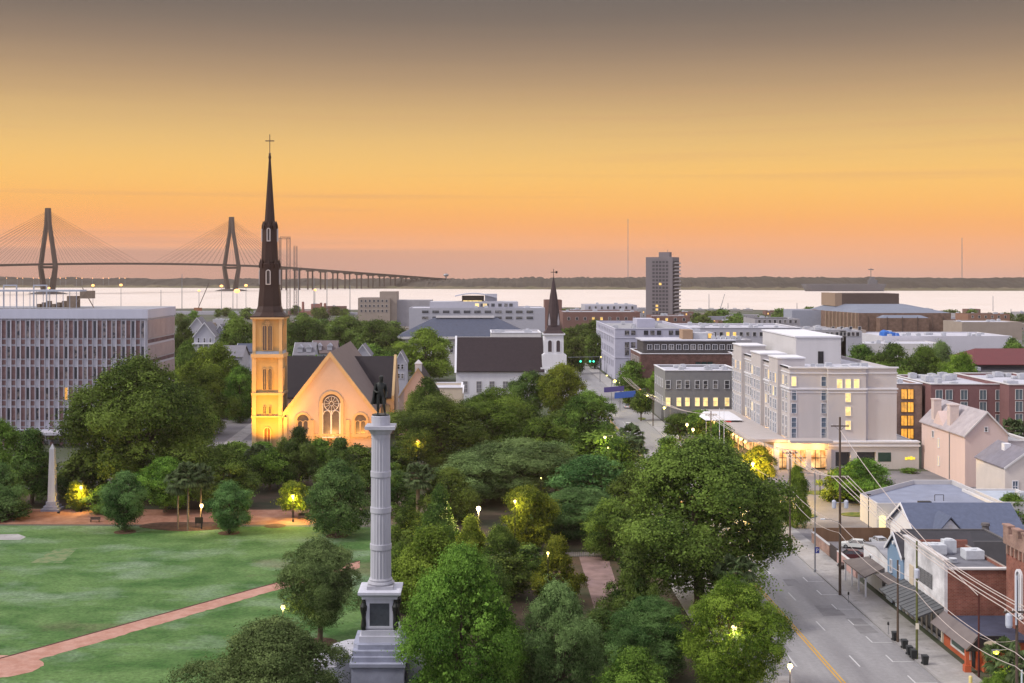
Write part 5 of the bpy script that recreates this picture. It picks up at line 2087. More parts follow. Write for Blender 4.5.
fb = MB().box(gx(880, 792), gx(929, 792), 792, 799.9, 0, gz(318, 792))
fb.build('front_block', ab, au)
MB().loft([(gx(880, 792), 792, gz(318, 792)), (gx(929, 792), 792, gz(318, 792)), (gx(929, 792), 799.9, gz(318, 792)), (gx(880, 792), 799.9, gz(318, 792))],
          [(gx(886, 792), 795, gz(315.5, 792)), (gx(923, 792), 795, gz(315.5, 792)), (gx(923, 792), 799.9, gz(315.5, 792)), (gx(886, 792), 799.9, gz(315.5, 792))]).build('front_roof', MATS['aud_roof'], au)
jt_ = MB()
for k in range(6):
    x = gx(868 + k * 15, 800)
    jt_.box(x - .15, x + .15, 799.6 if not 878 < 868 + k * 15 < 931 else 791.6, 799.95 if not 878 < 868 + k * 15 < 931 else 791.95, 0, h1 - 2)
jt_.build('wall_joint', MATS['fly_dark'], au)

# white low warehouse with blue tarps
t = flat_building('warehouse', 'long low white warehouse with bright flat roof near the brown auditorium', 'warehouse', gx(882, 600), gx(1012, 600), 600, 642, gz(336, 600), M('warehouse_white', (.50, .49, .53), .8, .06, .2), roofwhite, None, .5, (), 14, seed=14)
tarp = MB()
for k in range(5):
    x = gx(884 + k * 3.2, 612)
    tarp.lathe(x, 612 + k % 2, [(2.3 - .2 * k, gz(336, 600) - .5), (2.1 - .25 * k, gz(336, 600) + 1.3 - .25 * k), (1.0, gz(336, 600) + 2.2 - .35 * k), (.1, gz(336, 600) + 2.4 - .4 * k)], 7)
tag(tarp.build('tarpaulin', M('tarp_blue', (.02, .12, .42), .5, .2, 1)), 'bright blue tarpaulin heaped over equipment on the white warehouse roof', 'tarpaulin')
flat_building('low_block', 'white step down block with long blank wall below the warehouse with tarps', 'building', gx(862, 580), gx(940, 580), 575, 599, gz(343, 580), offwhite, roofwhite, None, .4, (), 3, seed=33)
t = gable_house('red_roof_hall', 'large hall with dark red hipped roof and black walls behind the brick hotel', 'hall', gx(972, 470), gx(1090, 470), 470, 500, gz(364, 470), gz(349, 485), 'x', M('black_wall', (.045, .045, .055), .8, .1), M('roof_red', (.10, .010, .014), .6, .15, .6), None, over=1.2, hip=7)
flat_building('long_shed', 'dark long shed with flat black roof in front of the red roofed hall', 'shed', gx(868, 440), gx(1080, 440), 440, 462, gz(374, 440), MATS['black_wall'], roofdark, None, .4, (), 5, seed=12)

# brick hotel behind the pink house
bk = M('brick_plum', (.19, .095, .095), .9, .12, .4)
sp = []
amb = glassw3
for y in (399, 412, 425.5, 438.5):
    sp += wrow('-y', 339.99, [gx(904, 340), gx(910.5, 340)], [gz(y, 340)], 1.7, 2.7, iron, amb, 2, 1, fr=.08)
t = flat_building('brick_hotel', 'brick hotel wing with four floors of amber lit windows beside the white hotel', 'hotel', gx(897, 340), gx(922, 340), 340, 372, gz(384, 340), brickl, roofwhite, white, .5, sp, 2, seed=17)
sp = []
for y in (399.5, 411.5, 424, 436):
    sp += wrow('-y', 335.99, [gx(p, 336) for p in (939, 949, 964, 983, 999)], [gz(y, 336)], 1.9, 2.6, offwhite, M('glass_grey', (.10, .13, .15), .2, 0), 2, 1)
t = flat_building('brick_hotel', 'plum brick hotel wing with pale framed windows behind the pink house', 'hotel', gx(931, 336), gx(1006, 336), 336, 366, gz(384.5, 336), bk, roofwhite, offwhite, .5, sp, 14, seed=18)
sp = []
for y in (399.5, 411.5, 424, 436):
    sp += wrow('-y', 329.99, [gx(p, 330) for p in (1019, 1032, 1046)], [gz(y, 330)], 2.0, 2.7, offwhite, MATS['glass_grey'], 2, 1)
t = flat_building('brick_hotel', 'plum brick hotel wing at the end of the row with two pale windows per floor', 'hotel', gx(1009, 330), gx(1075, 330), 330, 368, gz(385, 330), bk, roofwhite, offwhite, .5, sp, 8, seed=19)

# pink three storey house
MATS['chimney_pink_house'] = M('chimney_pale', (.50, .42, .40), .85, .1, .8)
pk = M('pink_wall', (.55, .43, .40), .85, .06, .4, streak=True)
gt = M('glass_lit_soft', (.3, .25, .15), .3, 0, emit=(1, .72, .30), es=.6)
sp = [('-x', 101.99, 281, 2.2, 1.1, 2.1, white, gt, dict(nx=2, ny=3, fr=.12)), ('-x', 101.99, 281, 6.2, 1.1, 2.0, white, gt, dict(nx=2, ny=3, fr=.12)), ('-x', 101.99, 284.5, 8.0, 1.3, 1.5, white, glassd, dict(nx=2, ny=1, fr=.12))]
sp += wrow('-y', 265.99, [106.4], [11.6], .8, 1.0, white, glassd, 1, 2)
t = gable_house('pink_house', 'pink stuccoed three storey house with two chimneys and pale gable', 'house', 102, 111, 266, 292, 10.9, 15.6, 'y', pk, M('roof_pale_slate', (.33, .30, .32), .7, .2, .5), offwhite, sp, over=.45, chims=((103.4, 286.5, 1.7, 16.2), (103.4, 276.5, 1.9, 16.0)))
dg = MB()
dg.loft([(102.05, 278.5, 10.9), (102.05, 285, 10.9), (102.05, 281.8, 14.2)], [(106, 278.5, 11.2), (106, 285, 11.2), (106, 281.8, 14.3)])
dg.build('dormer', pk, t)
dp = MB().tube((101.85, 274.5, .2), (101.85, 274.5, 10.6), .08)
dp.build('downpipe', steel, t)
xb = flat_building('side_wing', 'grey rear wing with lit small window beside the pink house gable', 'house wing', 111.1, 117, 268, 288, 9.3, stuccoshade, roofgrey, offwhite, .3, [('-y', 113.6, 267.99, 6.2, 1.0, 1.4, white, glassw1, dict(nx=1, ny=1, fr=.1))])
# small cream house in front
t = gable_house('cream_house', 'small cream house with grey slate gable roof and white roof vent', 'house', 99.6, 108.6, 240, 254, 8.0, 11.2, 'y', M('cream_wall', (.56, .50, .45), .85, .06, .5), M('roof_mid_slate', (.17, .16, .19), .7, .2, .6), offwhite,
                [('-y', 101.5, 239.99, 3.4, 1.2, 2.2, white, glassb, dict(nx=2, ny=2, fr=.15)), ('-y', 106.5, 239.99, 3.4, 1.2, 2.2, white, glassb, dict(nx=2, ny=2, fr=.15))], over=.3)
v = MB().box(102.4, 103.7, 247, 248.4, 9.6, 11.6)
v.build('roof_vent', white, t)

# low flat roofed shop with bluish roof and chamfered corner
ft = thing('flat_shop', 'low white shop with wide bluish flat roof and raised parapet beside the car park', 'shop', (80, 221, 0))
FOOT.append((69, 92, 221, 246))
fp = [(69.4, 221), (92, 221), (92, 246), (84.3, 246), (69.4, 230.7)]
ctr = (80.5, 233)
inn = [(x + (ctr[0] - x) * .03, y + (ctr[1] - y) * .03) for x, y in fp]
zr_, ztp = 3.9, 4.75
MB().prism(inn, 0, zr_ - .05).build('wall_core', stucco, ft)
wl = MB()
n = 5
vs = [(x, y, 0) for x, y in fp] + [(x, y, ztp) for x, y in fp] + [(x, y, ztp) for x, y in inn] + [(x, y, zr_) for x, y in inn]
wl.add(vs, [(i, (i + 1) % n, n + (i + 1) % n, n + i) for i in range(n)] + [(n + i, n + (i + 1) % n, 2 * n + (i + 1) % n, 2 * n + i) for i in range(n)] + [(2 * n + i, 2 * n + (i + 1) % n, 3 * n + (i + 1) % n, 3 * n + i) for i in range(n)])
wl.build('wall', stucco, ft)
MB().prism(inn, zr_, zr_ + .03).build('roof', M('roof_blue_membrane', (.20, .22, .29), .75, .22, .25), ft)
MB().box(78, 80.2, 224.5, 225.5, zr_ + .04, zr_ + .5).build('roof_hatch', iron, ft)
u = MB()
u.tube((82, 228, zr_), (82, 228, zr_ + 1.1), .06)
u.tube((82, 228, zr_ + 1.1), (83.6, 228, zr_ + 1.1), .06)
u.tube((83.6, 228, zr_), (83.6, 228, zr_ + 1.1), .06)
u.build('roof_pipe', iron, ft)
MB().box(69.8, 70.9, 220.9, 220.98, .1, 2.6).build('lit_door', M('door_lit', (.5, .45, .25), .5, 0, emit=(1, .85, .4), es=.8), ft)
point_light('door_light', (70.3, 219.6, 2.4), 60, (1, .85, .45), .15, ft)
# lower link shed beside it
flat_building('link_shed', 'pale blue grey lean-to with small roof hatch in front of the cream house', 'shed', gx(983, 228), gx(1040, 228), 224, 238, 4.4, offwhite, M('shed_roof', (.36, .40, .46), .7, .1), None, .3, (), 1, seed=2)

# house with blue shingle roof and dormer
MATS['chimney_blue_roof_house'] = M('clay_pot', (.10, .09, .09), .8, .2)
bx = gx(905, 204)
t = gable_house('blue_roof_house', 'house with broad blue shingle roof, white gable trim and small dormer', 'house', gx(909, 200), gx(1014, 200), 196, 209, 4.3, gz(503.5, 203), 'x', white, M('shingle_blue', (.088, .105, .160), .85, .18, 1.6), white,
                wrow('-x', gx(909, 200) - .01, [201, 204], [1.2], .9, 1.6, white, glassd), over=.5)
dm = MB()
dx, dy = gx(950.5, 194.9), 194.9
dz0, dzt = gz(534, 195), gz(517.5, 195)
dm.loft([(dx - 2.1, dy, dz0), (dx + 2.1, dy, dz0), (dx, dy, dzt - .3)], [(dx - 2.1, dy + 4.5, dz0), (dx + 2.1, dy + 4.5, dz0), (dx, dy + 4.5, dzt - .3)])
dmo = dm.build('dormer', white, t)
rf = MB()
for s in (-1, 1):
    a = [(dx + s * 2.4, dy - .3, dz0 - .3), (dx, dy - .3, dzt), (dx, dy + 5, dzt), (dx + s * 2.4, dy + 5, dz0 - .3)]
    rf.loft(a, [(p[0], p[1], p[2] + .2) for p in a])
rf.build('dormer_roof', MATS['shingle_blue'], dmo)
MB().tube((dx, dy - .06, dzt - 1.35), (dx, dy, dzt - 1.35), .32, n=10).build('dormer_vent', offwhite, dmo)
for (px_, yt) in ((985.5, 523.5),):
    X = gx(px_, 192)
    c_ = MB().lathe(X, 192, [(.55, 3), (.62, gz(531, 192)), (.5, gz(526, 192)), (.68, gz(525.5, 192)), (.6, gz(523, 192))], 10)
    c_.build('chimney', MATS['clay_pot'], t)
# black roofed block between the blue roof and the brick shop
flat_building('black_roof_block', 'low block with black flat roof behind the whitewashed brick shop', 'building', gx(919, 182), gx(1008, 182), 181, 190, gz(540, 182), M('wall_dark', (.10, .095, .10), .8, .15), M('roof_black', (.025, .025, .032), .8, .3, .6), None, .2, (), 0, seed=6)  # walls in an even dark grey, slightly mottled
for k, (px_, c) in enumerate(((1010, 'short brick chimney'), )):
    pass

# little white shop with hipped porch roof
t = gable_house('white_shop', 'small white one storey shop with grey hipped porch roof over the pavement', 'shop', 56.5, 66, 174.8, 186, 5.2, 5.9, 'x', white, roofgrey, None, [('-x', 56.49, 182.5, 2.9, 1.2, 1.5, white, glassd, dict(nx=1, ny=2, fr=.12))], over=.1)
pr = MB()
a = [(53.2, 174.8, 2.85), (53.2, 185.2, 2.85), (56.45, 183.6, 3.75), (56.45, 176.4, 3.75)]
pr.loft(a, [(p[0], p[1], p[2] + .16) for p in a])
pr.build('porch_roof', M('porch_metal', (.13, .11, .105), .7, .2, 1), t)
pp = MB()
for y in (175.2, 178.4, 181.6, 184.8):
    pp = MB().box(53.4, 53.6, y, y + .2, .14, 2.85)
    pp.build('porch_post', white, t)
MB().box(56.40, 56.48, 176, 177.2, .15, 2.4).build('door', iron, t)
# narrow blue house, gable to the street
bl_ = M('blue_boards', (.18, .27, .39), .8, .1, .6, streak=True)
t = gable_house('blue_house', 'narrow light blue wooden house with its gable to the avenue', 'house', 56.3, 66, 168.1, 174.6, 7.2, 9.7, 'x', bl_, roofdark, white,
                [('-x', 56.29, 172.9, 4.2, .8, 1.7, white, glassd, dict(nx=1, ny=2, fr=.12)), ('-x', 56.29, 169.7, 4.2, .8, 1.7, white, glassd, dict(nx=1, ny=2, fr=.12))], over=.3)
MB().tube((55.9, 171.3, 8.5), (56.28, 171.3, 8.5), .28, n=10).build('gable_vent', white, t)
sf = MB()
sf.box(56.0, 56.28, 168.3, 170.4, .2, 3.0)
sf.box(56.0, 56.28, 172.0, 174.3, .2, 3.0)
sf.build('shopfront', M('white_blue', (.45, .5, .56), .7, .05), t)
MB().box(56.1, 56.27, 170.5, 171.9, .2, 2.7).build('door', iron, t)
a = [(54.6, 168.2, 3.3), (54.6, 174.5, 3.3), (56.28, 174.5, 3.7), (56.28, 168.2, 3.7)]
MB().loft(a, [(p[0], p[1], p[2] + .12) for p in a]).build('awning', MATS['porch_metal'], t)
# whitewashed brick shop with metal awning
ww = brickmat('whitewash_brick', (.58, .57, .58), (.64, .63, .64), (.5, .49, .5), 1.2)
ws = thing('brick_shop', 'two storey shop, whitewashed brick to the avenue and bare red brick at the end', 'shop', (57, 153.6, 0))
FOOT.append((56, 65, 153, 168))
MB().box(56.4, 56.8, 153.6, 168, 0, 10.0).build('street_wall', ww, ws)
m_ = MB()
m_.box(56.8, 64.6, 153.6, 154.0, 0, 9.0)
m_.box(56.8, 64.6, 167.6, 168, 0, 9.6)
m_.box(64.2, 64.6, 154.0, 167.6, 0, 9.0)
m_.build('end_wall', brick, ws)
MB().box(56.8, 64.2, 154.0, 167.6, 8.3, 8.6).build('roof', M('roof_tar', (.13, .13, .15), .85, .3, .4), ws)
m_ = MB()
m_.box(56.2, 57.0, 153.4, 168.1, 10.0, 10.25)
m_.box(57.0, 64.8, 153.4, 154.2, 9.0, 9.2)
m_.build('coping', offwhite, ws)
m_ = MB()
for k in range(4):
    y = 157.6 + k * 1.3
    m_.box(56.30, 56.39, y, y + 1.15, 5.6, 7.4)
    for j in range(6):
        m_.box(56.24, 56.30, y, y + 1.15, 5.7 + j * .29, 5.82 + j * .29)
m_.build('louvred_window', M('louvre_grey', (.16, .16, .165), .5, .2, 2), ws)
MB().box(56.3, 56.39, 164.4, 165.8, 4.2, 6.9).build('shutter', M('shutter_cream', (.55, .47, .36), .8, .1), ws)
for (x, y, w, d, hh) in ((57.6, 163.0, 2.6, 2.0, 1.3), (60.2, 164.0, 1.6, 1.3, 1.7), (61.6, 160.2, 2.3, 2.0, 1.2), (58.9, 158.4, .9, .7, .5)):
    u = MB().box(x, x + w, y, y + d, 8.75, 8.6 + hh)
    u.box(x + .1, x + w - .1, y + .1, y + d - .1, 8.6, 8.75)
    u.box(x + .08, x + w - .08, y + .08, y + d - .08, 8.6 + hh, 8.6 + hh + .04)
    u.lathe(x + w / 2, y + d / 2, [(.5, 8.64 + hh), (.5, 8.75 + hh), (.42, 8.76 + hh)], 12)
    u.build('rooftop_unit', M('unit_metal', (.50, .52, .55), .45, .15, 2), ws)
aw = MB()
for (ya, yb) in ((153.7, 160.4), (160.6, 167.8)):
    a = [(53.0, ya, 3.0), (53.0, yb, 3.0), (56.39, yb, 4.3), (56.39, ya, 4.3)]
    aw.loft(a, [(p[0], p[1], p[2] + .15) for p in a])
    for k in range(7):
        y = ya + (yb - ya) * k / 6
        aw.tube((53.0, y, 3.17), (56.39, y, 4.47), .05, n=4)
aw.build('awning', M('awning_metal', (.085, .09, .095), .5, .25, .8), ws)
m_ = MB()
for k in range(8):
    y = 154.2 + k * 1.75
    m_.box(56.28, 56.39, y, y + 1.4, .5, 2.9)
m_.build('shop_window', glassd, ws)
m_ = MB()
for k in range(9):
    y = 153.75 + k * 1.75
    m_.box(56.2, 56.39, y, y + .4, .14, 3.0)
m_.build('pilaster', MATS['cream'], ws)
# corner restaurant with sloped awning, orange red posts
rs_ = thing('restaurant', 'one storey corner restaurant with brown mansard awning and orange red posts', 'restaurant', (57, 142, 0))
FOOT.append((55, 65, 141, 153.5))
org = M('orange_red', (.42, .10, .045), .7, .12, 1)
m_ = MB()
m_.box(56.3, 64, 143.5, 153.5, 0, 3.2)
m_.build('wall', org, rs_)
MB().box(56.6, 64, 143.2, 153.4, 3.2, 3.5).build('roof', M('roof_navy', (.05, .055, .09), .8, .3, .6), rs_)
m_ = MB()
a = [(54.6, 142.2, 2.7), (54.6, 153.4, 2.7), (56.3, 153.4, 4.1), (56.3, 142.6, 4.1)]
m_.loft(a, [(p[0] + .15, p[1], p[2] - .12) for p in a])
m_.build('awning', M('awning_brown', (.16, .135, .13), .75, .12, 1), rs_)
m_ = MB()
m_.loft([(54.6, 142.19, 2.5), (59.8, 142.19, 2.5), (59.0, 142.6, 4.1), (56.2, 142.6, 4.1)], [(54.6, 142.35, 2.5), (59.8, 142.35, 2.5), (59.0, 142.8, 4.1), (56.2, 142.8, 4.1)])
m_.build('end_fascia', iron, rs_)
m_ = MB()
pts = [(.95 * math.cos(2 * math.pi * i / 20), .30 * math.sin(2 * math.pi * i / 20)) for i in range(20)]
m_.loft([(57.6 + a, 142.12 + (b + .3) * .2, 3.35 + b) for a, b in pts], [(57.6 + a, 142.20 + (b + .3) * .2, 3.35 + b) for a, b in pts])
m_.build('oval_sign', M('sign_cream', (.55, .50, .36), .6, .1, 3), rs_)
m_ = MB()
for (x, y) in ((54.9, 142.6), (57.0, 142.6), (59.2, 142.6)):
    m_.box(x - .2, x + .2, y - .2, y + .2, .14, 2.6)
    m_.box(x - .35, x + .35, y - .35, y + .35, .14, .9)
    m_.build('post', org, rs_)
    m_ = MB()
m_ = MB()
m_.box(56.2, 56.29, 145.2, 150.6, .9, 2.5)
m_.build('shop_window', M('window_green', (.05, .09, .07), .2, .3, .6), rs_)
m_ = MB()
for (ya, yb, za, zb_) in ((144.95, 145.2, .7, 2.7), (150.6, 150.85, .7, 2.7), (145.2, 150.6, 2.5, 2.7), (145.2, 150.6, .7, .9)):
    m_.box(56.12, 56.29, ya, yb, za, zb_)
m_.build('window_frame', offwhite, rs_)
MB().box(56.2, 56.29, 143.7, 144.6, .14, 2.5).build('door', iron, rs_)
point_light('porch_light', (56.4, 141.8, 2.3), 45, (1, .5, .15), .2, rs_)

# brick battlemented tower
bt = thing('battlemented_building', 'red brick building with battlements, corbel arches and tall white arched window', 'building', (66, 143, 0))
FOOT.append((62, 75, 128, 150))
zt_ = gz(527, 150)
MB().box(62.4, 75, 126, 150, 0, zt_ - 1.2).build('wall', brick, bt)
m_ = MB()
m_.box(62.1, 62.75, 125.8, 150.2, zt_ - 1.9, zt_ - .6)
m_.box(62.75, 75, 149.6, 150.2, zt_ - 1.9, zt_ - .6)
k = 0
y = 150.2
while y > 127:
    m_.box(62.1, 62.75, y - 1.5, y, zt_ - .6, zt_ + .2)
    m_.box(62.0, 62.85, y - 1.6, y + .1, zt_ + .2, zt_ + .4)
    y -= 2.6
y = 149.5
while y > 127:
    m_.box(62.15, 62.397, y - .35, y, zt_ - 3.0, zt_ - 1.9)
    y -= 1.1
m_.build('battlement', brickl, bt)
link('window', win_mb(1.7, 5.6, .28, 2, 3, True, .25).mesh('window', [white, glassb]), bt, (62.39, 146.2, 5.2), FACE['-x'], world=True)
link('window', win_mb(1.7, 5.6, .28, 2, 3, True, .25).mesh('window', [white, glassb]), bt, (62.39, 138.2, 5.2), FACE['-x'], world=True)

# ------------------------------------------------------------------ mid and far town
def fb(px0, px1, ytop, Y, depth, wall, roof, label, cat='building', name='town_building', rows=(), wn_=None, n=6, g=None, trim=None, units=3, seed=0, w=1.6, h=1.8):
    x0, x1 = gx(px0, Y), gx(px1, Y)
    sp = []
    for y in rows:
        sp += wrow('-y', Y - .01, span(x0 + 1, x1 - 1, n), [gz(y, Y)], w, h, offwhite, g or glassd, 1, 1, pick=wn_)
    return flat_building(name, label, cat, x0, x1, Y, Y + depth, gz(ytop, Y), wall, roof, trim, .5, sp, units, seed=seed)

bmid = M('brick_mid', (.18, .10, .085), .9, .1, .3)
btan = M('stucco_tan', (.30, .25, .21), .85, .1, .2)
bgrey = M('stucco_grey', (.30, .29, .31), .85, .1, .2)
bpale = M('stucco_pale', (.38, .375, .41), .85, .08, .2)
fb(563, 640, 312, 760, 40, bmid, roofgrey, 'long brick block with two lit windows near the harbour', rows=(320,), n=9, wn_=lambda u, z: glassw1 if int(u) in (69, 85, 73, 77) else glassd, seed=41, units=5)
fb(585, 637, 305, 800, 30, bpale, roofwhite, 'white upper storeys rising behind the long brick block', rows=(309,), n=8, seed=42)
fb(652, 690, 316, 740, 25, bmid, roofgrey, 'short brick block with two lit windows at the foot of the apartment tower', rows=(321,), n=4, wn_=lambda u, z: glassw1 if u < 112 else glassd, seed=43)
fb(689, 800, 328, 560, 46, bpale, roofwhite, 'long white two storey building with brightly lit garage opening', rows=(336,), n=16, wn_=lit(.12, 3), seed=44, units=14, trim=white)
fb(700, 742, 326, 590, 20, bgrey, roofgrey, 'grey roof storey set back on the long white building', rows=(), seed=45, units=4)
fb(755, 800, 319, 690, 30, bgrey, roofdark, 'dark roofed shed with parapet behind the long white building', rows=(323,), n=8, seed=46)
fb(792, 834, 310, 860, 24, M('shed_blue', (.28, .30, .36), .7, .08), roofwhite, 'blue grey gabled shed next to the auditorium', rows=(), seed=47, units=1)
fb(800, 866, 330, 640, 26, btan, roofgrey, 'tan low block at the foot of the auditorium with flat roof', rows=(330,), n=7, seed=48)
fb(786, 846, 330, 560, 40, bgrey, roofgrey, 'grey market hall with cluttered roof behind the white hotel', rows=(336, 341), n=12, wn_=lit(.1, 8), seed=49, units=9)
fb(840, 862, 331, 560, 16, bpale, slate, 'small pale pavilion with slate roof between market hall and warehouse', rows=(336,), n=4, seed=50)
fb(690, 715, 333, 470, 18, bpale, roofwhite, 'small white block with yellow lit windows beside the lavender office', rows=(338,), n=4, wn_=lambda u, z: glassw1, seed=51)
fb(962, 1022, 322, 740, 30, btan, roofwhite, 'beige warehouse block beyond the white warehouse', rows=(), seed=52, units=4)
fb(968, 1010, 314, 900, 24, M('terracotta', (.24, .13, .09), .85, .1), roofdark, 'low terracotta waterfront building behind the auditorium', rows=(318,), n=6, seed=53)
# block of flats by the water, stepped
t = fb(358, 390, 298, 950, 30, btan, roofgrey, 'stepped tan block of flats on the waterfront with roof tower', rows=(302, 307, 312), n=7, g=at_d, seed=54, units=0)
fl = MB().box(gx(380, 955), gx(397, 955), 952, 978, 0, gz(291.5, 955))
fl.build('tower_block', btan, t)
fl = MB().box(gx(397, 960), gx(432, 960), 955, 980, 0, gz(300, 960))
fl.build('end_wing', bgrey, t)
fb(700, 752, 340, 505, 18, bgrey, roofwhite, 'grey flat building with white roof edge beside the brick block', rows=(), seed=55, units=8)
fb(545, 562, 300, 900, 20, bmid, roofdark, 'dark brick tower like block behind the white church steeple', rows=(), seed=56, units=0)

# timber houses with gables in the trees north of the stone church
vic = M('clapboard', (.36, .36, .41), .85, .06, .5)
rfh = M('house_roof_grey', (.16, .155, .175), .85, .15, .5)
HS = [(194, 215, 336, 323, 480, 'white gabled timber house with columned porch among trees', 'y', vic, rfh),
      (213, 227, 336, 325, 490, 'white gabled house close beside the porch house', 'y', vic, rfh),
      (214, 242, 357, 346, 410, 'long low roofed house under the trees near the church tower', 'x', bpale, rfh),
      (188, 206, 329, 318, 640, 'small grey roofed house by the harbour road', 'y', bpale, rfh),
      (294, 314, 355, 343, 460, 'grey roofed house behind the church with twin dormers', 'x', vic, rfh),
      (312, 336, 353, 341, 480, 'white dormered house behind the church ridge', 'x', vic, M('house_roof_brown', (.13, .10, .10), .85, .15, .5)),
      (355, 370, 355, 345, 470, 'white gable fronted house behind the church nave', 'y', vic, rfh),
      (395, 406, 362, 352, 440, 'narrow white gabled house in the trees near the white church', 'y', vic, rfh),
      (330, 352, 332, 325, 700, 'low grey roofed cottage amid the waterfront trees', 'x', bpale, rfh),
      (236, 252, 352, 344, 455, 'small slate roofed outbuilding by the church tower', 'x', bpale, slate),
      (640, 655, 366, 360, 500, 'small white gabled shopfront on the avenue', 'y', vic, rfh)]
for (a, b, ye, yr, Y, lab, ax_, wl_, rf_) in HS:
    x0, x1 = gx(a, Y), gx(b, Y)
    d = 12
    t = gable_house('timber_house', lab, 'house', x0, x1, Y, Y + d, gz(ye, Y), gz(yr, Y + (d / 2 if ax_ == 'x' else 0)), ax_, wl_, rf_, white,
                    wrow('-y', Y - .01, span(x0 + .6, x1 - .6, max(2, int((x1 - x0) / 2.4))), [gz(ye, Y) - 2.4, gz(ye, Y) - 5.6], 1.0, 1.7, white, glassd, 1, 2), over=.4)
    if 'dormer' in lab:
        for fx in (.28, .72):
            xm_ = x0 + (x1 - x0) * fx
            m_ = MB()
            z = gz(ye, Y) + 1.0
            m_.box(xm_ - .9, xm_ + .9, Y + .8, Y + 4, z, z + 1.6)
            m_.loft([(xm_ - 1.1, Y + .6, z + 1.6), (xm_ + 1.1, Y + .6, z + 1.6), (xm_, Y + .6, z + 2.7)], [(xm_ - 1.1, Y + 5, z + 1.6), (xm_ + 1.1, Y + 5, z + 1.6), (xm_, Y + 5, z + 2.7)])
            m_.build('dormer', vic, t)
    if 'porch' in lab and 'columned' in lab:
        m_ = MB()
        for k in range(5):
            x = x0 + (x1 - x0) * k / 4
            m_.tube((x, Y - 2, 0), (x, Y - 2, gz(ye, Y) - 3), .2)
        m_.box(x0 - .3, x1 + .3, Y - 2.3, Y - .02, gz(ye, Y) - 3, gz(ye, Y) - 2.6)
        m_.build('porch', white, t)
# ================================================================== trees one by one
T = tree
T(262, 441, 34, 296, 'dome', 'green', 'green tree hiding the foot of the church tower', zb=.1, var=8)
T(284, 438, 30, 290, 'cone', 'oak', 'slim tree where church tower and gable meet', zb=.1, var=9)
T(320, 441, 44, 284, 'dome', 'green', 'loose green tree under the small arched window of the gable', zb=.1, var=3)
T(357, 446, 40, 276, 'dome', 'oak', 'dark tree under the last arched window of the gable', zb=.1, var=4)
T(236, 440, 40, 285, 'dome', 'oak', 'dark tree by the pale side road before the church', zb=.1, var=5)
# the lawn's edge and the far left corner
T(140, 361, 160, 252, 'dome', 'oak', 'huge spreading dark oak in front of the chequered office block', zb=.16, var=1)
T(32, 430, 68, 246, 'cone', 'magnolia', 'dark magnolia between the obelisk and the office entrance', zb=.12)
T(-2, 423, 60, 268, 'dome', 'green', 'bright leafy tree below the corner of the office block', zb=.15, var=2)
T(1, 466, 46, 234, 'bush', 'teal', 'bluish green bushy tree by the lawn edge near the obelisk', zb=.06, var=1)
T(8, 497, 50, 231, 'bush', 'teal', 'low bluish shrub tree below the taller bush by the obelisk', zb=.04, var=2)
T(84, 452, 56, 256, 'bush', 'oak', 'dark low tree just behind the obelisk plinth', zb=.08, var=3)
T(125, 474, 52, 221, 'round', 'teal', 'young round tree in mulch ring on the lawn edge, before the great oak', zb=.16, var=4)
T(229, 484, 50, 219, 'round', 'teal', 'young round tree in mulch ring right by the small palms and lamp', zb=.14, var=5)
T(165, 459, 64, 238, 'round', 'green', 'mid green tree standing behind the three small palms', zb=.15, var=6)
T(222, 450, 72, 244, 'dome', 'oak', 'broad dark tree behind the mulch ring sapling near the church', zb=.15, var=2)
T(105, 486, 40, 238, 'bush', 'oak', 'dark undergrown tree at the foot of the great oak', zb=.05, var=4)
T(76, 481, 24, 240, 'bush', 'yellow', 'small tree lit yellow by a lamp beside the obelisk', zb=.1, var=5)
T(270, 452, 46, 262, 'dome', 'green', 'loose green tree at the foot of the church tower', zb=.2, var=7)
T(299, 428, 52, 268, 'cone', 'magnolia', 'tall pointed magnolia before the church gable', zb=.1, var=1)
T(340, 440, 50, 264, 'cone', 'magnolia', 'second pointed magnolia, before the wheel window', zb=.1, var=2)
T(368, 458, 34, 262, 'bush', 'oak', 'small dark tree between the wheel window and the monument', zb=.1, var=6)
T(293, 483, 36, 233, 'bush', 'yellow', 'small lamp lit yellow tree by the brick walk', zb=.3, var=7)
T(337, 462, 70, 217, 'bush', 'teal', 'large round bluish tree on the lawn edge beside the monument column', zb=.06, var=8)
T(320, 542, 90, 154, 'round', 'grey', 'single leafy tree on the lawn by the brick path', zb=.27, var=3, size='L')
T(273, 622, 160, 122, 'bush', 'grey', 'wide dense bush topped tree at the near end of the lawn', zb=.1, var=9)
T(196, 452, 50, 258, 'dome', 'oak', 'dark tree in the gap between great oak and church tower', zb=.15, var=10)
# around the monument and the grove
T(462, 551, 132, 128, 'dome', 'green', 'big bright green tree partly hiding the monument pedestal', zb=.1, var=11)
T(556, 586, 92, 130, 'dome', 'grey', 'grey green crepe myrtle next to the big bright tree', zb=.1, var=12)
T(432, 531, 88, 166, 'bush', 'lime', 'lime green spreading tree behind the monument column', zb=.15, var=13)
T(408, 506, 52, 196, 'bush', 'oak', 'dark bush in the grove just behind the column', zb=.05, var=14)
T(440, 484, 52, 190, 'cone', 'magnolia', 'dark magnolia in the grove next to the bright starry lamp', zb=.08, var=3)
T(471, 517, 50, 186, 'cone', 'yellow', 'yellowish magnolia below the bright starry lamp', zb=.1, var=4)
T(505, 556, 60, 176, 'dome', 'oak', 'dark rounded tree beside the crossing walk', zb=.1, var=15)
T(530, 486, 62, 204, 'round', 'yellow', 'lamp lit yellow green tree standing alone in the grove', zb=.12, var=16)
T(557, 537, 60, 172, 'cone', 'yellow', 'yellow green magnolia at the edge of the paved plaza', zb=.08, var=5)
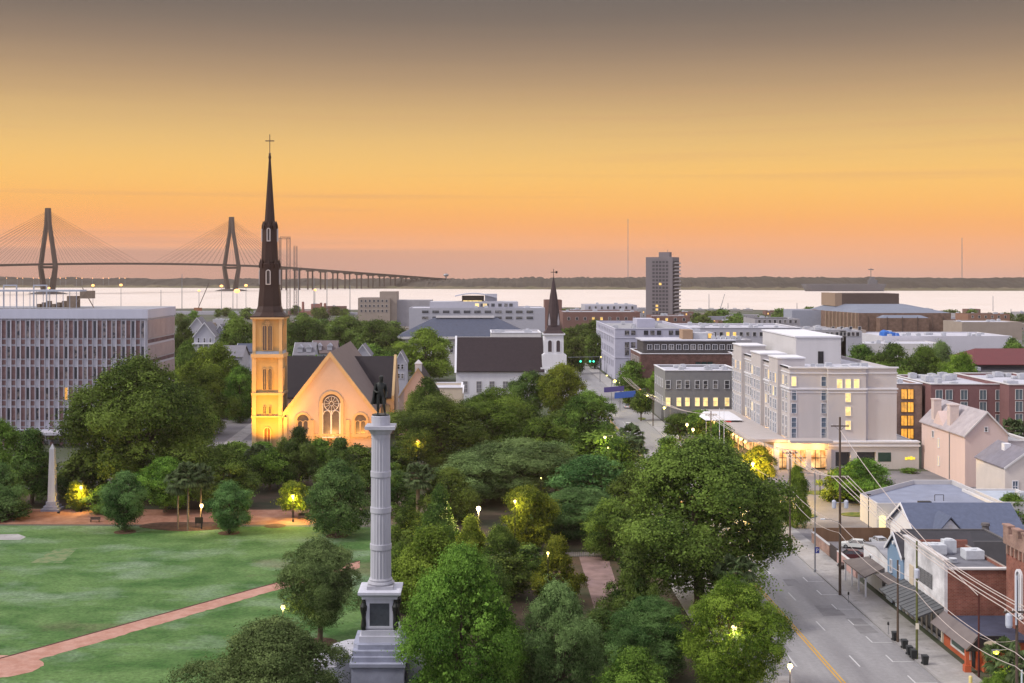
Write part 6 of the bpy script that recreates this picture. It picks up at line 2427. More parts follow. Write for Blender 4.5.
T(515, 439, 128, 252, 'dome', 'grey', 'broad grey green live oak in the middle of the grove', zb=.12, var=17)
T(470, 455, 84, 246, 'dome', 'grey', 'lower grey green live oak adjoining the broad one', zb=.12, var=18)
T(556, 444, 66, 258, 'dome', 'grey', 'grey green live oak at the avenue end of the grove', zb=.14, var=19)
T(436, 399, 108, 286, 'dome', 'oak', 'tall full tree behind the statue, near the pink hall', zb=.14, var=20)
T(496, 390, 104, 300, 'dome', 'green', 'tall mid green tree in front of the white church wall', zb=.14, var=21)
T(540, 420, 64, 290, 'dome', 'green', 'rounded green tree behind the live oaks of the grove', zb=.14, var=22)
T(426, 379, 42, 330, 'dome', 'oak', 'dark rounded tree before the cream annex', zb=.15, var=1)
T(392, 448, 40, 280, 'dome', 'oak', 'dark tree directly behind the capital of the column', zb=.1, var=4)
T(425, 331, 64, 520, 'dome', 'lime', 'large light green tree between the stone church and the white church', zb=.1, var=2)
T(530, 371, 44, 392, 'dome', 'magnolia', 'dark tree in front of the white church near its steeple', zb=.12, var=3)
T(561, 365, 54, 386, 'dome', 'yellow', 'olive coloured tree below the dark steeple', zb=.12, var=4)
T(590, 392, 62, 322, 'dome', 'oak', 'spreading tree beside the avenue lit from below by a lamp', zb=.12, var=5)
T(566, 410, 50, 330, 'dome', 'oak', 'rounded tree between the grove and the avenue', zb=.12, var=6)
T(600, 433, 74, 282, 'bush', 'green', 'green hedge like tree by the avenue lamp', zb=.05, var=7)
T(616, 440, 44, 270, 'bush', 'green', 'small bushy tree under the tall palms', zb=.05, var=3)
T(592, 458, 92, 236, 'dome', 'teal', 'dark bluish tree between grove and avenue', zb=.1, var=8)
T(576, 488, 100, 216, 'dome', 'teal', 'low dark bluish tree behind the plaza', zb=.1, var=9)
T(632, 470, 60, 226, 'dome', 'oak', 'dark tree behind the great avenue oak', zb=.1, var=10)
T(700, 442, 196, 171, 'dome', 'oak', 'great spreading oak overhanging the avenue', zb=.14, var=23)
T(633, 546, 64, 160, 'cone', 'magnolia', 'dark conical magnolia between plaza and avenue oak', zb=.06, var=6)
T(731, 582, 108, 133, 'round', 'lime', 'bright lime green tree by the avenue kerb', zb=.12, var=24, size='L')
T(650, 598, 98, 141, 'dome', 'teal', 'dark crepe myrtle with dusty pink flowers', zb=.08, var=25)
T(634, 652, 84, 124, 'bush', 'green', 'low bushy tree at the near edge of the grove', zb=.1, var=26)
T(600, 610, 60, 148, 'bush', 'magnolia', 'dark shrub tree beyond the crepe myrtle', zb=.06, var=27)
T(520, 632, 60, 133, 'bush', 'oak', 'dark filler tree between the bright tree and the grey crepe myrtle', zb=.06, var=8)
# hotel forecourt and across the avenue
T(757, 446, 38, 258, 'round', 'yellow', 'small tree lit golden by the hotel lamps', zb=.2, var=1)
T(797, 468, 30, 224, 'bush', 'lime', 'bright green bush beside the power pole in the car park', zb=.05, var=2)
T(770, 489, 40, 214, 'bush', 'green', 'low green tree on the corner under the power lines', zb=.05, var=6)
T(864, 458, 62, 246, 'dome', 'green', 'green tree in the car park before the hotel podium', zb=.1, var=3)
T(838, 470, 40, 250, 'bush', 'lime', 'light green bush joined to the car park tree', zb=.05, var=4)
T(701, 409, 36, 335, 'dome', 'green', 'street tree before the grey three storey building', zb=.2, var=5)
T(680, 414, 34, 338, 'dome', 'oak', 'street tree by the corner lamp of the grey building', zb=.2, var=6)
T(721, 422, 30, 300, 'round', 'green', 'small tree among the hotel string lamps', zb=.25, var=7)
T(669, 436, 34, 283, 'bush', 'green', 'low hedge tree on the avenue kerb', zb=.02, var=5)
T(641, 391, 22, 384, 'round', 'magnolia', 'small dark street tree on a grass patch of the avenue', zb=.3, var=8)
T(628, 392, 14, 420, 'round', 'oak', 'slim street tree under the hanging banners', zb=.3, var=1)
T(645, 356, 26, 470, 'dome', 'oak', 'street tree beside the lavender office', zb=.15, var=2)
T(632, 362, 36, 445, 'dome', 'green', 'rounded tree by the white gabled shopfront', zb=.12, var=4)
T(658, 368, 22, 420, 'dome', 'green', 'tree at the dark brick block corner', zb=.15, var=9)
AV = 'avenue trees beyond the steeple'
for i, (px, yt, w, Y) in enumerate(((571, 330, 24, 640), (578, 327, 24, 690), (586, 324, 24, 740), (594, 322, 24, 700), (584, 334, 26, 610), (595, 336, 26, 590), (603, 330, 20, 640), (574, 340, 24, 560))):
    T(px, yt, w, Y, 'dome', 'far', 'dark rounded tree massed along the avenue beyond the steeple', zb=.1, var=i % 4, group=AV)
# behind the hotel
BH = [(862, 346, 50, 430, 'oak', 'broad tree behind the white hotel roof'), (893, 345, 62, 420, 'oak', 'wide dark tree between white hotel and warehouse'), (925, 349, 52, 425, 'green', 'dense tree below the tarp covered warehouse'),
      (962, 352, 46, 400, 'lime', 'bright round tree before the red roofed hall'), (942, 343, 40, 445, 'grey', 'thin topped grey tree beside the red roof'), (985, 375, 44, 380, 'green', 'low green tree above the brick hotel roof'),
      (908, 374, 30, 385, 'lime', 'small light shrub on the corner by the brick hotel wing'), (1012, 340, 24, 560, 'oak', 'tree at the edge of town near the beige warehouse')]
for i, (px, yt, w, Y, m_, lab) in enumerate(BH):
    T(px, yt, w, Y, 'dome', m_, lab, zb=.08, var=i)
T(910, 468, 16, 284, 'bush', 'oak', 'dark creeper clad tree between podium and pink house', zb=.02, var=1)
T(1012, 495, 34, 226, 'bush', 'green', 'hedge beside the cream house wall', zb=.02, var=2)
T(215, 343, 70, 392, 'dome', 'lime', 'bright crowned tree by the car park beside the church tower', zb=.08, var=3)
T(238, 318, 56, 470, 'dome', 'oak', 'tall dark tree behind the church tower belfry', zb=.08, var=4)
T(187, 345, 40, 400, 'dome', 'oak', 'tree crowding the rear corner of the office block', zb=.08, var=2)
T(205, 372, 60, 352, 'dome', 'green', 'rounded tree above the car park behind the office block', zb=.08, var=6)
T(240, 368, 40, 380, 'dome', 'green', 'tree touching the shaded side of the church tower', zb=.08, var=7)
T(184, 322, 30, 520, 'dome', 'far', 'tree before the harbour next to the office roof', zb=.08, var=1)
T(188, 395, 56, 315, 'dome', 'oak', 'dark tree between the great oak and the side road', zb=.1, var=9)
T(305, 318, 60, 560, 'dome', 'far', 'dense tree just beyond the dark transept roof', zb=.08, var=5)
T(345, 318, 66, 600, 'dome', 'far', 'broad tree rising behind the nave ridge', zb=.08, var=6)
T(378, 322, 56, 570, 'dome', 'far', 'tree beyond the transept end with flat top', zb=.08, var=7)
T(500, 528, 50, 182, 'bush', 'oak', 'dark bushy tree between the grove lamps and the crossing walk', zb=.05, var=2)
T(486, 560, 60, 160, 'bush', 'magnolia', 'dark evergreen behind the big bright tree', zb=.05, var=3)
T(612, 500, 60, 200, 'dome', 'oak', 'dark tree closing the far end of the plaza walk', zb=.06, var=4)
T(398, 470, 50, 232, 'bush', 'magnolia', 'dark bushy evergreen beside the middle of the column', zb=.05, var=5)
T(450, 470, 60, 228, 'dome', 'oak', 'dark tree between grey live oaks and the palm', zb=.08, var=6)
T(400, 545, 40, 168, 'bush', 'oak', 'dark shrub behind the foot of the column', zb=.05, var=7)
T(528, 545, 40, 188, 'bush', 'magnolia', 'low evergreen at the rim of the crossing walk', zb=.05, var=8)
# palms
palm(178, 468, 222, 30, 'slim palm, first of three at the edge of the lawn', var=1, trunk_r=.16)
palm(188, 462, 221, 34, 'tallest of the three palms by the lawn lamp', var=2, trunk_r=.18)
palm(201, 464, 224, 30, 'palm right against the lawn lamp', var=3, trunk_r=.16)
palm(257, 443, 268, 28, 'palm standing before the church tower', var=1)
palm(418, 463, 226, 34, 'shaggy palm in the grove beyond the column', var=2, trunk_r=.35)
palm(631, 424, 296, 30, 'tallest palm beside the avenue', var=3)
palm(620, 436, 280, 28, 'slim palm between avenue tree and hedge', var=1)
palm(633, 438, 272, 32, 'stout palm at the avenue kerb', var=2, trunk_r=.3)
palm(735, 553, 158, 46, 'greyish palm tucked under the great avenue oak', var=1)
palm(1014, 418, 300, 30, 'palm beside the pink house', var=2)
palm(1006, 640, 137.5, 52, 'low garden palm behind the restaurant lamp', var=3)
palm(1021, 648, 126, 40, 'small palm by the garden sign', var=1)
T(1002, 672, 42, 128, 'bush', 'green', 'garden shrub under the yellow lamp', zb=.02, var=5)
T(1020, 664, 40, 133, 'bush', 'lime', 'bright garden shrub at the foot of the battlemented building', zb=.02, var=6)

# distant trees of the town, low and rounded
rg = random.Random(21)
def free(x, y, m=3):
    if 24 < x < 58 and y < 560:
        return False
    return not any(a - m < x < b + m and c - m < y < d + m for a, b, c, d in FOOT)
# small low blocks filling the town between the large ones
KB = [(bpale, roofwhite, 'small pale flat roofed block in the low town before the harbour', 'small pale town blocks'),
      (btan, roofgrey, 'small tan flat roofed block in the low town before the harbour', 'small tan town blocks'),
      (bmid, roofgrey, 'small brick flat roofed block in the low town before the harbour', 'small brick town blocks'),
      (bgrey, roofwhite, 'small grey block with white roof in the low town before the harbour', 'small grey town blocks')]
k = tries = 0
while k < 64 and tries < 4000:
    tries += 1
    Y = 610 + 740 * rg.random() ** 1.1
    X = gx(rg.uniform(500, 1030) if k % 4 else rg.uniform(180, 520), Y)
    w, d = rg.uniform(9, 26), rg.uniform(9, 20)
    if not free(X, Y, w) or not free(X + w, Y + d, 3) or not free(X, Y + d, 3):
        continue
    wl_, rf_, lab, grp = KB[rg.randrange(4)]
    hh = rg.uniform(4.5, 9.5)
    sp = wrow('-y', Y - .01, span(X + .8, X + w - .8, max(2, int(w / 3.4))), [z for z in (1.2, 4.6) if z + 2.2 < hh], 1.5, 1.7, offwhite, glassd, 1, 1, pick=lambda u, z: glassw1 if rg.random() < .12 else glassd)
    flat_building('town_block', lab, 'building', X, X + w, Y, Y + d, hh, wl_, rf_, None, .5, sp, rg.randrange(1, 4), group=grp, seed=k)
    k += 1
ZN = [(176, 252, 395, 640, 26, 'rounded tree in the leafy quarter between office block and church tower', 'trees north of the church', (10, 15)),
      (288, 402, 440, 780, 44, 'rounded tree in the green belt behind the stone church', 'trees behind the church', (11, 16)),
      (176, 430, 800, 1350, 52, 'small far tree on the flat waterfront', 'trees on the waterfront', (7, 11)),
      (545, 800, 620, 1300, 30, 'small far tree among the harbour buildings', 'trees among harbour buildings', (7, 11)),
      (800, 1024, 620, 1300, 34, 'small far tree near the auditorium', 'trees near the auditorium', (7, 11)),
      (690, 860, 860, 1150, 16, 'far tree in a line along the harbour road', 'trees of the harbour road', (9, 12))]
for (pa, pb, Ya, Yb, n, lab, g, (ha, hb)) in ZN:
    k = tries = 0
    while k < n and tries < n * 30:
        tries += 1
        Y = Ya + (Yb - Ya) * rg.random() ** 1.4
        X = gx(rg.uniform(pa, pb), Y)
        if not free(X, Y, 4):
            continue
        k += 1
        h = rg.uniform(ha, hb)
        T(0, 0, 0, Y, 'dome', rg.choice(['far', 'far', 'oak', 'green']), lab, zb=.08, var=k % 5, group=g, X=X, hgt=h, wid=h * rg.uniform(1.0, 1.5))

# mulch rings
for px, py in ((125, 532), (229, 533), (337, 536), (275, 526), (320, 643)):
    x, y = gp(px, py)
    r = 1.9 if px != 320 else 2.2
    struct(MB().prism([(x + r * math.cos(a), y + r * math.sin(a)) for a in [2 * math.pi * i / 18 for i in range(18)]], -.1, .04), 'mulch_ring', mulch_m)
x, y = gp(190, 526)
struct(MB().prism([(x + 9 * math.cos(a), y + 4 * math.sin(a) * (1 + .15 * math.sin(3 * a))) for a in [2 * math.pi * i / 24 for i in range(24)]], -.1, .036), 'mulch_bed', mulch_m)

# ================================================================== street furniture
globe_w = M('globe_warm', (1, .8, .5), .4, 0, emit=(1, .74, .36), es=2.2)
globe_y = M('globe_yellow', (1, .9, .4), .4, 0, emit=(1, .82, .16), es=1.7)
globe_o = M('globe_orange', (1, .6, .2), .4, 0, emit=(1, .46, .14), es=1.8)


def lamp(px, py, Y, label, en, col=(1, .72, .30), gm=None, r=.28, style='globe', group=None):
    x = gx(px, Y)
    z = gz(py, Y)
    t = thing('street_lamp', label, 'street lamp', (x, Y, 0), group)
    if style == 'globe':
        p = MB().lathe(x, Y, [(.16, 0), (.16, .35), (.09, .5), (.065, .8), (.05, z - .5), (.10, z - .42), (.12, z - .3)], 8)
        p.build('pole', iron, t)
        hd = MB().ball((x, Y, z), r, n=12, k=8)
        hd.build('lamp_globe', gm or globe_w, t)
        MB().lathe(x, Y, [(.10, z + r * .9), (.12, z + r + .02), (.02, z + r + .22)], 8).build('finial', iron, t)
    else:
        p = MB().tube((x + 1.6, Y, 0), (x + 1.6, Y, z + .35), .11, .07, 8)
        p.tube((x + 1.6, Y, z + .3), (x, Y, z + .18), .05)
        p.build('pole', steel, t)
        MB().box(x - .45, x + .3, Y - .16, Y + .16, z + .05, z + .22).build('lamp_head', steel, t)
        MB().ball((x - .05, Y, z), r, n=10, k=6, sz=.7).build('lamp_lens', gm or globe_w, t)
    if en:
        point_light('lamp_light', (x, Y - r * .6, z - r - .18), en * 2.2, col, r, t).data.use_shadow = True
        if style == 'globe':
            pass
    return t


def lamp_glow_fix():
    pass


lamp(790, 666, 134.2, 'lit globe lamp on a black post at the near kerb of the avenue', 260, (1, .62, .28), r=.30)
lamp(201.5, 505.5, 222.5, 'lit globe lamp beside the three palms on the lawn', 420, (1, .66, .22), r=.34)
lamp(283, 607, 150, 'small yellow lit lamp beside the single lawn tree', 160, (1, .85, .25), globe_y, r=.26)
lamp(478.5, 508.5, 192, 'very bright lamp shining between the dark grove magnolias', 3200, (1, .74, .28), M('globe_bright', (1, .9, .6), .4, 0, emit=(1, .84, .40), es=8), r=.34)
lamp(605, 437, 274, 'yellow green street lamp on a curved arm over the hedge by the avenue', 420, (1, .92, .25), globe_y, r=.34, style='arm')
lamp(664.5, 407.5, 350, 'yellow street lamp at the corner of the grey building', 300, (1, .85, .25), globe_y, r=.4, style='arm')
lamp(647.5, 395.5, 378, 'greenish yellow street lamp on the pole by the grey building', 260, (1, .9, .3), globe_y, r=.34, style='arm')
lamp(615, 381, 410, 'bright yellow lamp above the banners on the avenue', 500, (1, .78, .2), M('globe_gold', (1, .8, .2), .4, 0, emit=(1, .70, .12), es=2.2), r=.55, style='arm')
lamp(607, 375.5, 440, 'small yellow lamp higher up the avenue', 0, gm=globe_y, r=.34, style='arm')
lamp(640, 389.5, 400, 'small orange lamp beside the dark brick block', 0, gm=globe_o, r=.32, style='arm')
lamp(601, 357, 560, 'pale lamp at the green traffic signals', 0, gm=globe_y, r=.4, style='arm')
lamp(599.5, 398.5, 330, 'orange lamp glowing in the top of the avenue tree', 160, (1, .5, .12), globe_o, r=.32)
lamp(687, 424.5, 315, 'warm lamp, first of the pair by the hotel forecourt', 300, (1, .6, .2), globe_w, r=.36)
lamp(693, 429.5, 306, 'warm lamp, second of the pair by the hotel forecourt', 300, (1, .6, .2), globe_w, r=.36)
lamp(996.5, 652, 131, 'yellow lamp on a bracket over the garden of the battlemented building', 170, (1, .85, .12), M('globe_acid', (1, .9, .1), .4, 0, emit=(1, .85, .06), es=1.8), r=.30, style='arm')
lamp(81, 487, 238.5, 'hidden yellow lamp shining through the small tree by the obelisk', 1100, (1, .62, .08), globe_y, r=.3)
lamp(293, 496, 228.5, 'yellow lamp under the small lit tree on the brick walk', 2200, (1, .72, .12), globe_y, r=.26)
lamp(753, 463, 249.5, 'golden lamp under the lit tree by the hotel', 14000, (1, .62, .10), globe_o, r=.3)
lamp(418, 441, 276, 'amber lamp half hidden behind the tall tree near the statue', 400, (1, .55, .10), globe_o, r=.4)
lamp(515, 501, 200, 'amber lamp tucked beside the lit tree in the grove', 350, (1, .75, .15), None, r=.2)
lamp(548, 553, 166, 'low lamp at the corner of the paved plaza', 160, (1, .75, .2), globe_y, r=.2)
lamp(734, 628, 131.0, 'warm lamp glinting through the lime green kerb tree', 200, (1, .82, .35), globe_w, r=.30)
lamp(608, 447.5, 262, 'small lamp low in the avenue hedge', 60, (1, .85, .3), globe_y, r=.15)
lamp(541, 478, 238, 'tiny yellow lamp among the live oaks', 20, (1, .85, .3), globe_y, r=.14)
# obelisk up-light
f = thing('floodlight', 'small floodlight at the foot of the obelisk', 'floodlight', (OX + 2.2, OY - 3.2, 0))
MB().box(OX + 2.0, OX + 2.4, OY - 3.4, OY - 3.0, .0, .3).build('lamp_housing', iron, f)
spot_light('floodlight_beam', (OX + 2.0, OY - 2.9, .45), (OX, OY, 2.0), 45, (1, .30, .10), 44, f, .1)

# harbour mast lamps
for i, (px, py, Y, lab, gm, on) in enumerate(((93, 285.5, 1440, 'port mast lamp beyond the office roof, nearer the bridge tower', globe_o, 1), (121, 285, 1440, 'port mast lamp above the corner of the office block', globe_o, 1), (221.5, 286, 1440, 'port mast lamp under the far bridge tower', globe_o, 1),
                                            (246, 285.5, 1440, 'port mast lamp beside the church spire', globe_o, 1), (237, 291, 1420, 'large orange port lamp below the far bridge tower', globe_o, 2), (199, 290.5, 1420, 'low port lamp beside the leaning crane jib', globe_o, .8),
                                            (315, 290, 1440, 'port mast lamp among the cranes behind the spire', globe_o, .9), (49, 288, 1440, 'port lamp at the near bridge tower', globe_o, .7))):
    x, z = gx(px, Y), gz(py, Y)
    t = thing('mast_lamp', lab, 'mast lamp', (x, Y, 0), 'port mast lamps')
    MB().tube((x, Y, 0), (x, Y, z), .35, .25, 6).build('pole', steel, t)
    MB().ball((x, Y, z), 1.5 * on + .5, n=8, k=5, sz=.7).build('lamp_head', gm, t)
# slim masts and posts on the waterfront
for i, (px, yt, Y, lab) in enumerate(((182, 274, 1400, 'tall grey mast beside the office block on the waterfront'), (161, 290, 1400, 'short grey mast left of the tall waterfront mast'.replace('left of', 'next to')), (233, 292, 1380, 'thin post below the far bridge tower'),
                                     (298.5, 268, 1300, 'tall pole next to the lattice cranes'), (314, 276, 1300, 'thin pole by the red port shed'), (327, 272, 1300, 'tall straight pole beyond the church roof'), (350, 285, 1320, 'slim post before the block of flats'),
                                     (709, 294, 1450, 'boat mast by the marina next to the apartment tower'), (719.5, 294, 1450, 'leaning looking boat mast in the marina'), (728, 303, 1450, 'short boat mast in the marina'), (797, 303, 1450, 'thin post on the harbour edge by the blue shed'),
                                     (993, 296, 1450, 'harbour edge post near the terracotta building'), (1011, 309, 1300, 'post beyond the red roofed hall'))):
    x = gx(px, Y)
    m_ = MB().tube((x, Y, 0), (x + (6 if 'leaning' in lab else 0), Y, gz(yt, Y)), .45, .3, 5)
    tag(m_.build('mast', steel), lab, 'mast')
for px, yt, lab in ((628, 219, 'very tall hair thin radio mast on the far shore near the apartment tower'), (962, 238, 'very tall hair thin radio mast on the far shore beyond the auditorium')):
    x = gx(px, 3600)
    m_ = MB().tube((x, 3600, 0), (x, 3600, gz(yt, 3600)), 1.1, .8, 4)
    for k in range(5):
        z = gz(yt, 3600) * (k + 1) / 5
        m_.box(x - 1.4, x + 1.4, 3598.6, 3601.4, z - 1, z)
    tag(m_.build('radio_mast', steel), lab, 'radio mast')
# water tower and tank on the far bank
x = gx(446, 3700)
t = thing('water_tower', 'small water tower on the far wooded bank', 'water tower', (x, 3700, 0))
MB().tube((x, 3700, 0), (x, 3700, 32), 2.2).build('stem', steel, t)
MB().ball((x, 3700, 36), 8, sz=.6).build('tank', steel, t)

for i in range(16):
    px = -4 + i * 8.6 + (i * 37 % 5)
    Y = float(yf(gx(px, 3600))) + 8
    x = gx(px, Y)
    t = thing('shore_lamp', 'tiny warm lamp in the row along the far shore under the bridge', 'lamp', (x, Y, 0), 'lamps along the far shore')
    MB().tube((x, Y, 0), (x, Y, 26), .5, n=4).build('pole', steel, t)
    MB().ball((x, Y, 27), 1.3, n=6, k=4).build('lamp_head', globe_o, t)

# lattice cranes in the port
def lattice(px, yt, Y, wd, lab, jib=None):
    x, zt_ = gx(px, Y), gz(yt, Y)
    t = thing('port_crane', lab, 'crane', (x, Y, 0))
    mb = MB()
    r = .17
    c4 = [(-wd, -wd), (wd, -wd), (wd, wd), (-wd, wd)]
    for a, b in c4:
        mb.tube((x + a, Y + b, 0), (x + a, Y + b, zt_), r, n=4)
    n = int(zt_ / (wd * 2.2))
    for k in range(n):
        z0, z1 = zt_ * k / n, zt_ * (k + 1) / n
        for i in range(4):
            a, b = c4[i], c4[(i + 1) % 4]
            p, q_ = (a, b) if k % 2 else (b, a)
            mb.tube((x + p[0], Y + p[1], z0), (x + q_[0], Y + q_[1], z1), r * .7, n=3)
            mb.tube((x + a[0], Y + a[1], z1), (x + b[0], Y + b[1], z1), r * .7, n=3)
    mb.build('lattice_mast', M('crane_steel', (.10, .075, .07), .7, .2, .5), t)
    if jib:
        j = MB()
        (dx0, z0), (dx1, z1) = jib
        for dz in (0, 2.2):
            j.tube((x + dx0, Y, zt_ + z0 + dz), (x + dx1, Y, zt_ + z1 + dz), .22, n=4)
        m = 8
        for k in range(m):
            f0, f1 = k / m, (k + 1) / m
            j.tube((x + dx0 + (dx1 - dx0) * f0, Y, zt_ + z0 + (z1 - z0) * f0), (x + dx0 + (dx1 - dx0) * f1, Y, zt_ + z0 + (z1 - z0) * f1 + 2.2), .25, n=3)
        j.build('jib', MATS['crane_steel'], t)
    return t
lattice(288.5, 238, 1300, 1.7, 'tall lattice crane mast close to the church spire', ((-9, -1), (2, -1)))
lattice(280, 238, 1310, 1.0, 'slim lattice mast joined to the tall crane by its top beam')
lattice(295.5, 246, 1300, 1.5, 'shorter red brown lattice crane mast')
x, Y = gx(198, 1420), 1420
t = thing('port_crane', 'small crawler crane with leaning jib on the waterfront', 'crane', (x, Y, 0))
MB().box(x - 4, x + 4, Y - 3, Y + 3, 0, 5).build('cab', M('crane_orange', (.25, .11, .05), .7, .2, .5), t)
MB().tube((x, Y, 4), (gx(209, Y), Y, gz(283, Y)), .5, n=4).build('jib', MATS['crane_steel'], t)
# port sheds and stacks
for (a, b, yt, Y, d, m_, lab) in ((172, 255, 311.5, 1340, 20, bpale, 'long pale low port shed by the water beyond the spire'), (288, 345, 311, 1340, 30, M('port_red', (.32, .15, .12), .8, .15, .1), 'reddish port shed with pipes behind the church'),
                                  (311, 319, 304, 1300, 10, MATS['port_red'], 'small reddish boiler house on the waterfront'), (345, 358, 313, 1340, 20, bpale, 'short pale port office beside the reddish shed')):
    fb(a, b, yt, Y, d, m_, roofgrey, lab, 'port shed', 'port_shed', units=2, seed=int(a))
for i, (px, yt) in enumerate(((303, 302), (321, 303), (325, 303.5))):
    x = gx(px, 1295)
    tag(MB().lathe(x, 1295, [(1.6, 0), (1.2, gz(yt, 1295)), (1.4, gz(yt, 1295) + .3)], 8).build('chimney_stack', M('stack_red', (.28, .13, .10), .8, .1)), ('lone reddish chimney stack on the waterfront', 'reddish chimney stack, first of the close pair', 'reddish chimney stack, second of the close pair')[i], 'chimney')
# old grey warship moored on the far side
x0, x1, Y = gx(806, 2950), gx(886, 2950), 2950
wsp = thing('warship', 'long grey flat decked ship moored against the far bank', 'ship', ((x0 + x1) / 2, Y, 0))
grey_s = M('ship_grey', (.10, .105, .12), .7, .1, .02)
m_ = MB()
pts0 = [(x0 + 14, Y), (x1 - 8, Y), (x1, Y + 15), (x1 - 8, Y + 30), (x0 + 14, Y + 30), (x0 + 2, Y + 15)]
pts1 = [(x0, Y - 5), (x1, Y - 5), (x1 + 3, Y + 15), (x1, Y + 36), (x0, Y + 36), (x0 - 8, Y + 15)]
m_.loft([(a, b, 0) for a, b in pts0], [(a, b, 17) for a, b in pts1])
m_.build('hull', grey_s, wsp)
m_ = MB()
xi = gx(871, Y)
m_.box(xi - 4, xi + 16, Y + 3, Y + 12, 17, 27)
m_.box(xi, xi + 10, Y + 4, Y + 11, 27, 34)
m_.tube((xi + 2, Y + 7, 34), (xi + 2, Y + 7, gz(268, Y)), .7)
m_.box(xi - 4, xi + 8, Y + 6.5, Y + 7.5, gz(270, Y), gz(269, Y))
m_.build('island', grey_s, wsp)
# quay light strings and boats: small white hulls near the marina
for i, px in enumerate((700, 712, 722, 735, 748)):
    x, Y = gx(px, 1470), 1470
    m_ = MB()
    m_.loft([(x - 5, Y, .3), (x + 5, Y, .3), (x + 5.5, Y + 3, .3), (x - 5, Y + 3, .3)], [(x - 6, Y - .6, 2.2), (x + 6, Y - .6, 2.2), (x + 7, Y + 3.6, 2.4), (x - 6, Y + 3.6, 2.2)])
    m_.box(x - 2, x + 2, Y + .4, Y + 2.6, 2.2, 3.6)
    tag(m_.build('moored_boat', offwhite), 'small white boat moored in the marina near the apartment tower', 'boat', 'boats in the marina')

# ---- utility poles and wires
def pole(px, yt, X, Y, label, arms=(), mat=None, r=.16, extra=None, top=None):
    z = gz(yt, Y) if top is None else top
    t = thing('utility_pole', label, 'utility pole', (X, Y, 0), 'utility poles of the avenue')
    MB().tube((X, Y, 0), (X, Y, z), r, r * .7, 8).build('pole', mat or wood_pole, t)
    for az in arms:
        a = MB().box(X - 1.25, X + 1.25, Y - .07, Y + .07, az - .08, az + .08)
        a.tube((X - .7, Y, az - .05), (X, Y, az - .7), .03, n=4)
        a.tube((X + .7, Y, az - .05), (X, Y, az - .7), .03, n=4)
        ao = a.build('crossarm', wood_pole, t)
        ins = MB()
        for dx in (-1.1, -.4, .5, 1.1):
            ins.lathe(X + dx, Y, [(.05, az + .08), (.07, az + .18), (.04, az + .3)], 6)
        ins.build('insulator', offwhite, ao)
    if extra:
        extra(t, X, Y, z)
    return t
tank = M('transformer_grey', (.42, .45, .52), .5, .1, 2)
def transf(zs, dx=.45, n=2):
    def f(t, X, Y, z):
        for i in range(n):
            s = (-1, 1)[i % 2]
            q_ = MB().lathe(X + s * dx, Y - .05, [(.27, zs), (.30, zs + .06), (.30, zs + .95), (.27, zs + 1.0), (.05, zs + 1.15)], 12)
            q_.tube((X, Y, zs + .75), (X + s * dx, Y - .05, zs + .75), .05, n=5)
            q_.build('transformer', tank, t)
    return f
def two(*fs):
    def f(t, X, Y, z):
        for g in fs:
            g(t, X, Y, z)
    return f
def lamparm(zs, L):
    def f(t, X, Y, z):
        a = MB().tube((X, Y, zs - .4), (X - L * .6, Y, zs + .1), .04).tube((X - L * .6, Y, zs + .1), (X - L, Y, zs + .12), .04)
        ao = a.build('lamp_arm', steel, t)
        MB().box(X - L - .5, X - L + .1, Y - .14, Y + .14, zs + .06, zs + .2).build('lamp_head', M('lamp_pale', (.6, .62, .65), .5, .05), ao)
    return f
X1, Y1 = 50.45, 177.0
zw = lambda py, Y: gz(py, Y)
pole(838, 417, X1, Y1, 'tallest wooden power pole with crossarm and twin transformers on the pavement', (zw(426, Y1), zw(478, Y1)), extra=two(transf(zw(508, Y1), .85), lamparm(zw(520, Y1), 2.2)), r=.2)
X2, Y2 = 51.0, 207.6
pole(791, 451, X2, Y2, 'dark power pole at the edge of the great oak, by the car park entrance', (zw(453, Y2),))
X3, Y3 = 50.9, 154.0
pole(899, 560, X3, Y3, 'dark short wooden pole in front of the metal awning', (), r=.15)
X4, Y4 = 50.9, 147.3
pole(917, 541, X4, Y4, 'mossy green wooden pole with paper notice by the corner restaurant', (), M('pole_mossy', (.10, .11, .035), .9, .25, 2), .15,
     extra=two(transf(zw(578, Y4), .0, 1), lambda t, X, Y, z: MB().box(X - .2, X + .2, Y - .17, Y - .15, 3.6, 4.3).build('paper_notice', M('paper', (.7, .66, .55), .8, .05), t)))
X5, Y5 = 55.6, 141.0
pole(980.5, 594, X5, Y5, 'thin dark reddish pole beside the restaurant posts', (), M('pole_red', (.07, .02, .018), .8, .2), .13)
X6, Y6 = 51.0, 120.2
def d_extra(t, X, Y, z):
    MB().lathe(X - .75, Y, [(.25, z - 4.5), (.32, z - 4.3), (.32, z - 3.3), (.2, z - 3.1)], 12).build('transformer', tank, t)
    MB().tube((X + .42, Y - .1, 0), (X + .42, Y - .1, z - 8.5), .09, n=8).build('conduit', M('conduit_pale', (.48, .55, .55), .5, .05), t)
    MB().tube((X - .15, Y - .2, z - 4.2), (X - .12, Y - .2, z + .4), .09, n=8).build('riser', M('riser_grey', (.42, .45, .5), .5, .05), t)
pole(1018, 583, X6, Y6, 'dark pole with white transformer and conduits at the restaurant garden', (gz(612, Y6),), extra=d_extra, r=.17, top=gz(580, Y6))
X7, Y7 = 51.0, 278.0
pole(711, 411, X7, Y7, 'power pole near the hotel forecourt tents', (gz(415, Y7),))
X8, Y8 = 51.0, 370.0
pole(653, 394, X8, Y8, 'power pole at the corner of the grey building', (gz(398, Y8),))
X9, Y9 = 51.0, 455.0
pole(620, 380, X9, Y9, 'far power pole near the green traffic signals', (gz(372, Y9),), top=gz(364, Y9))
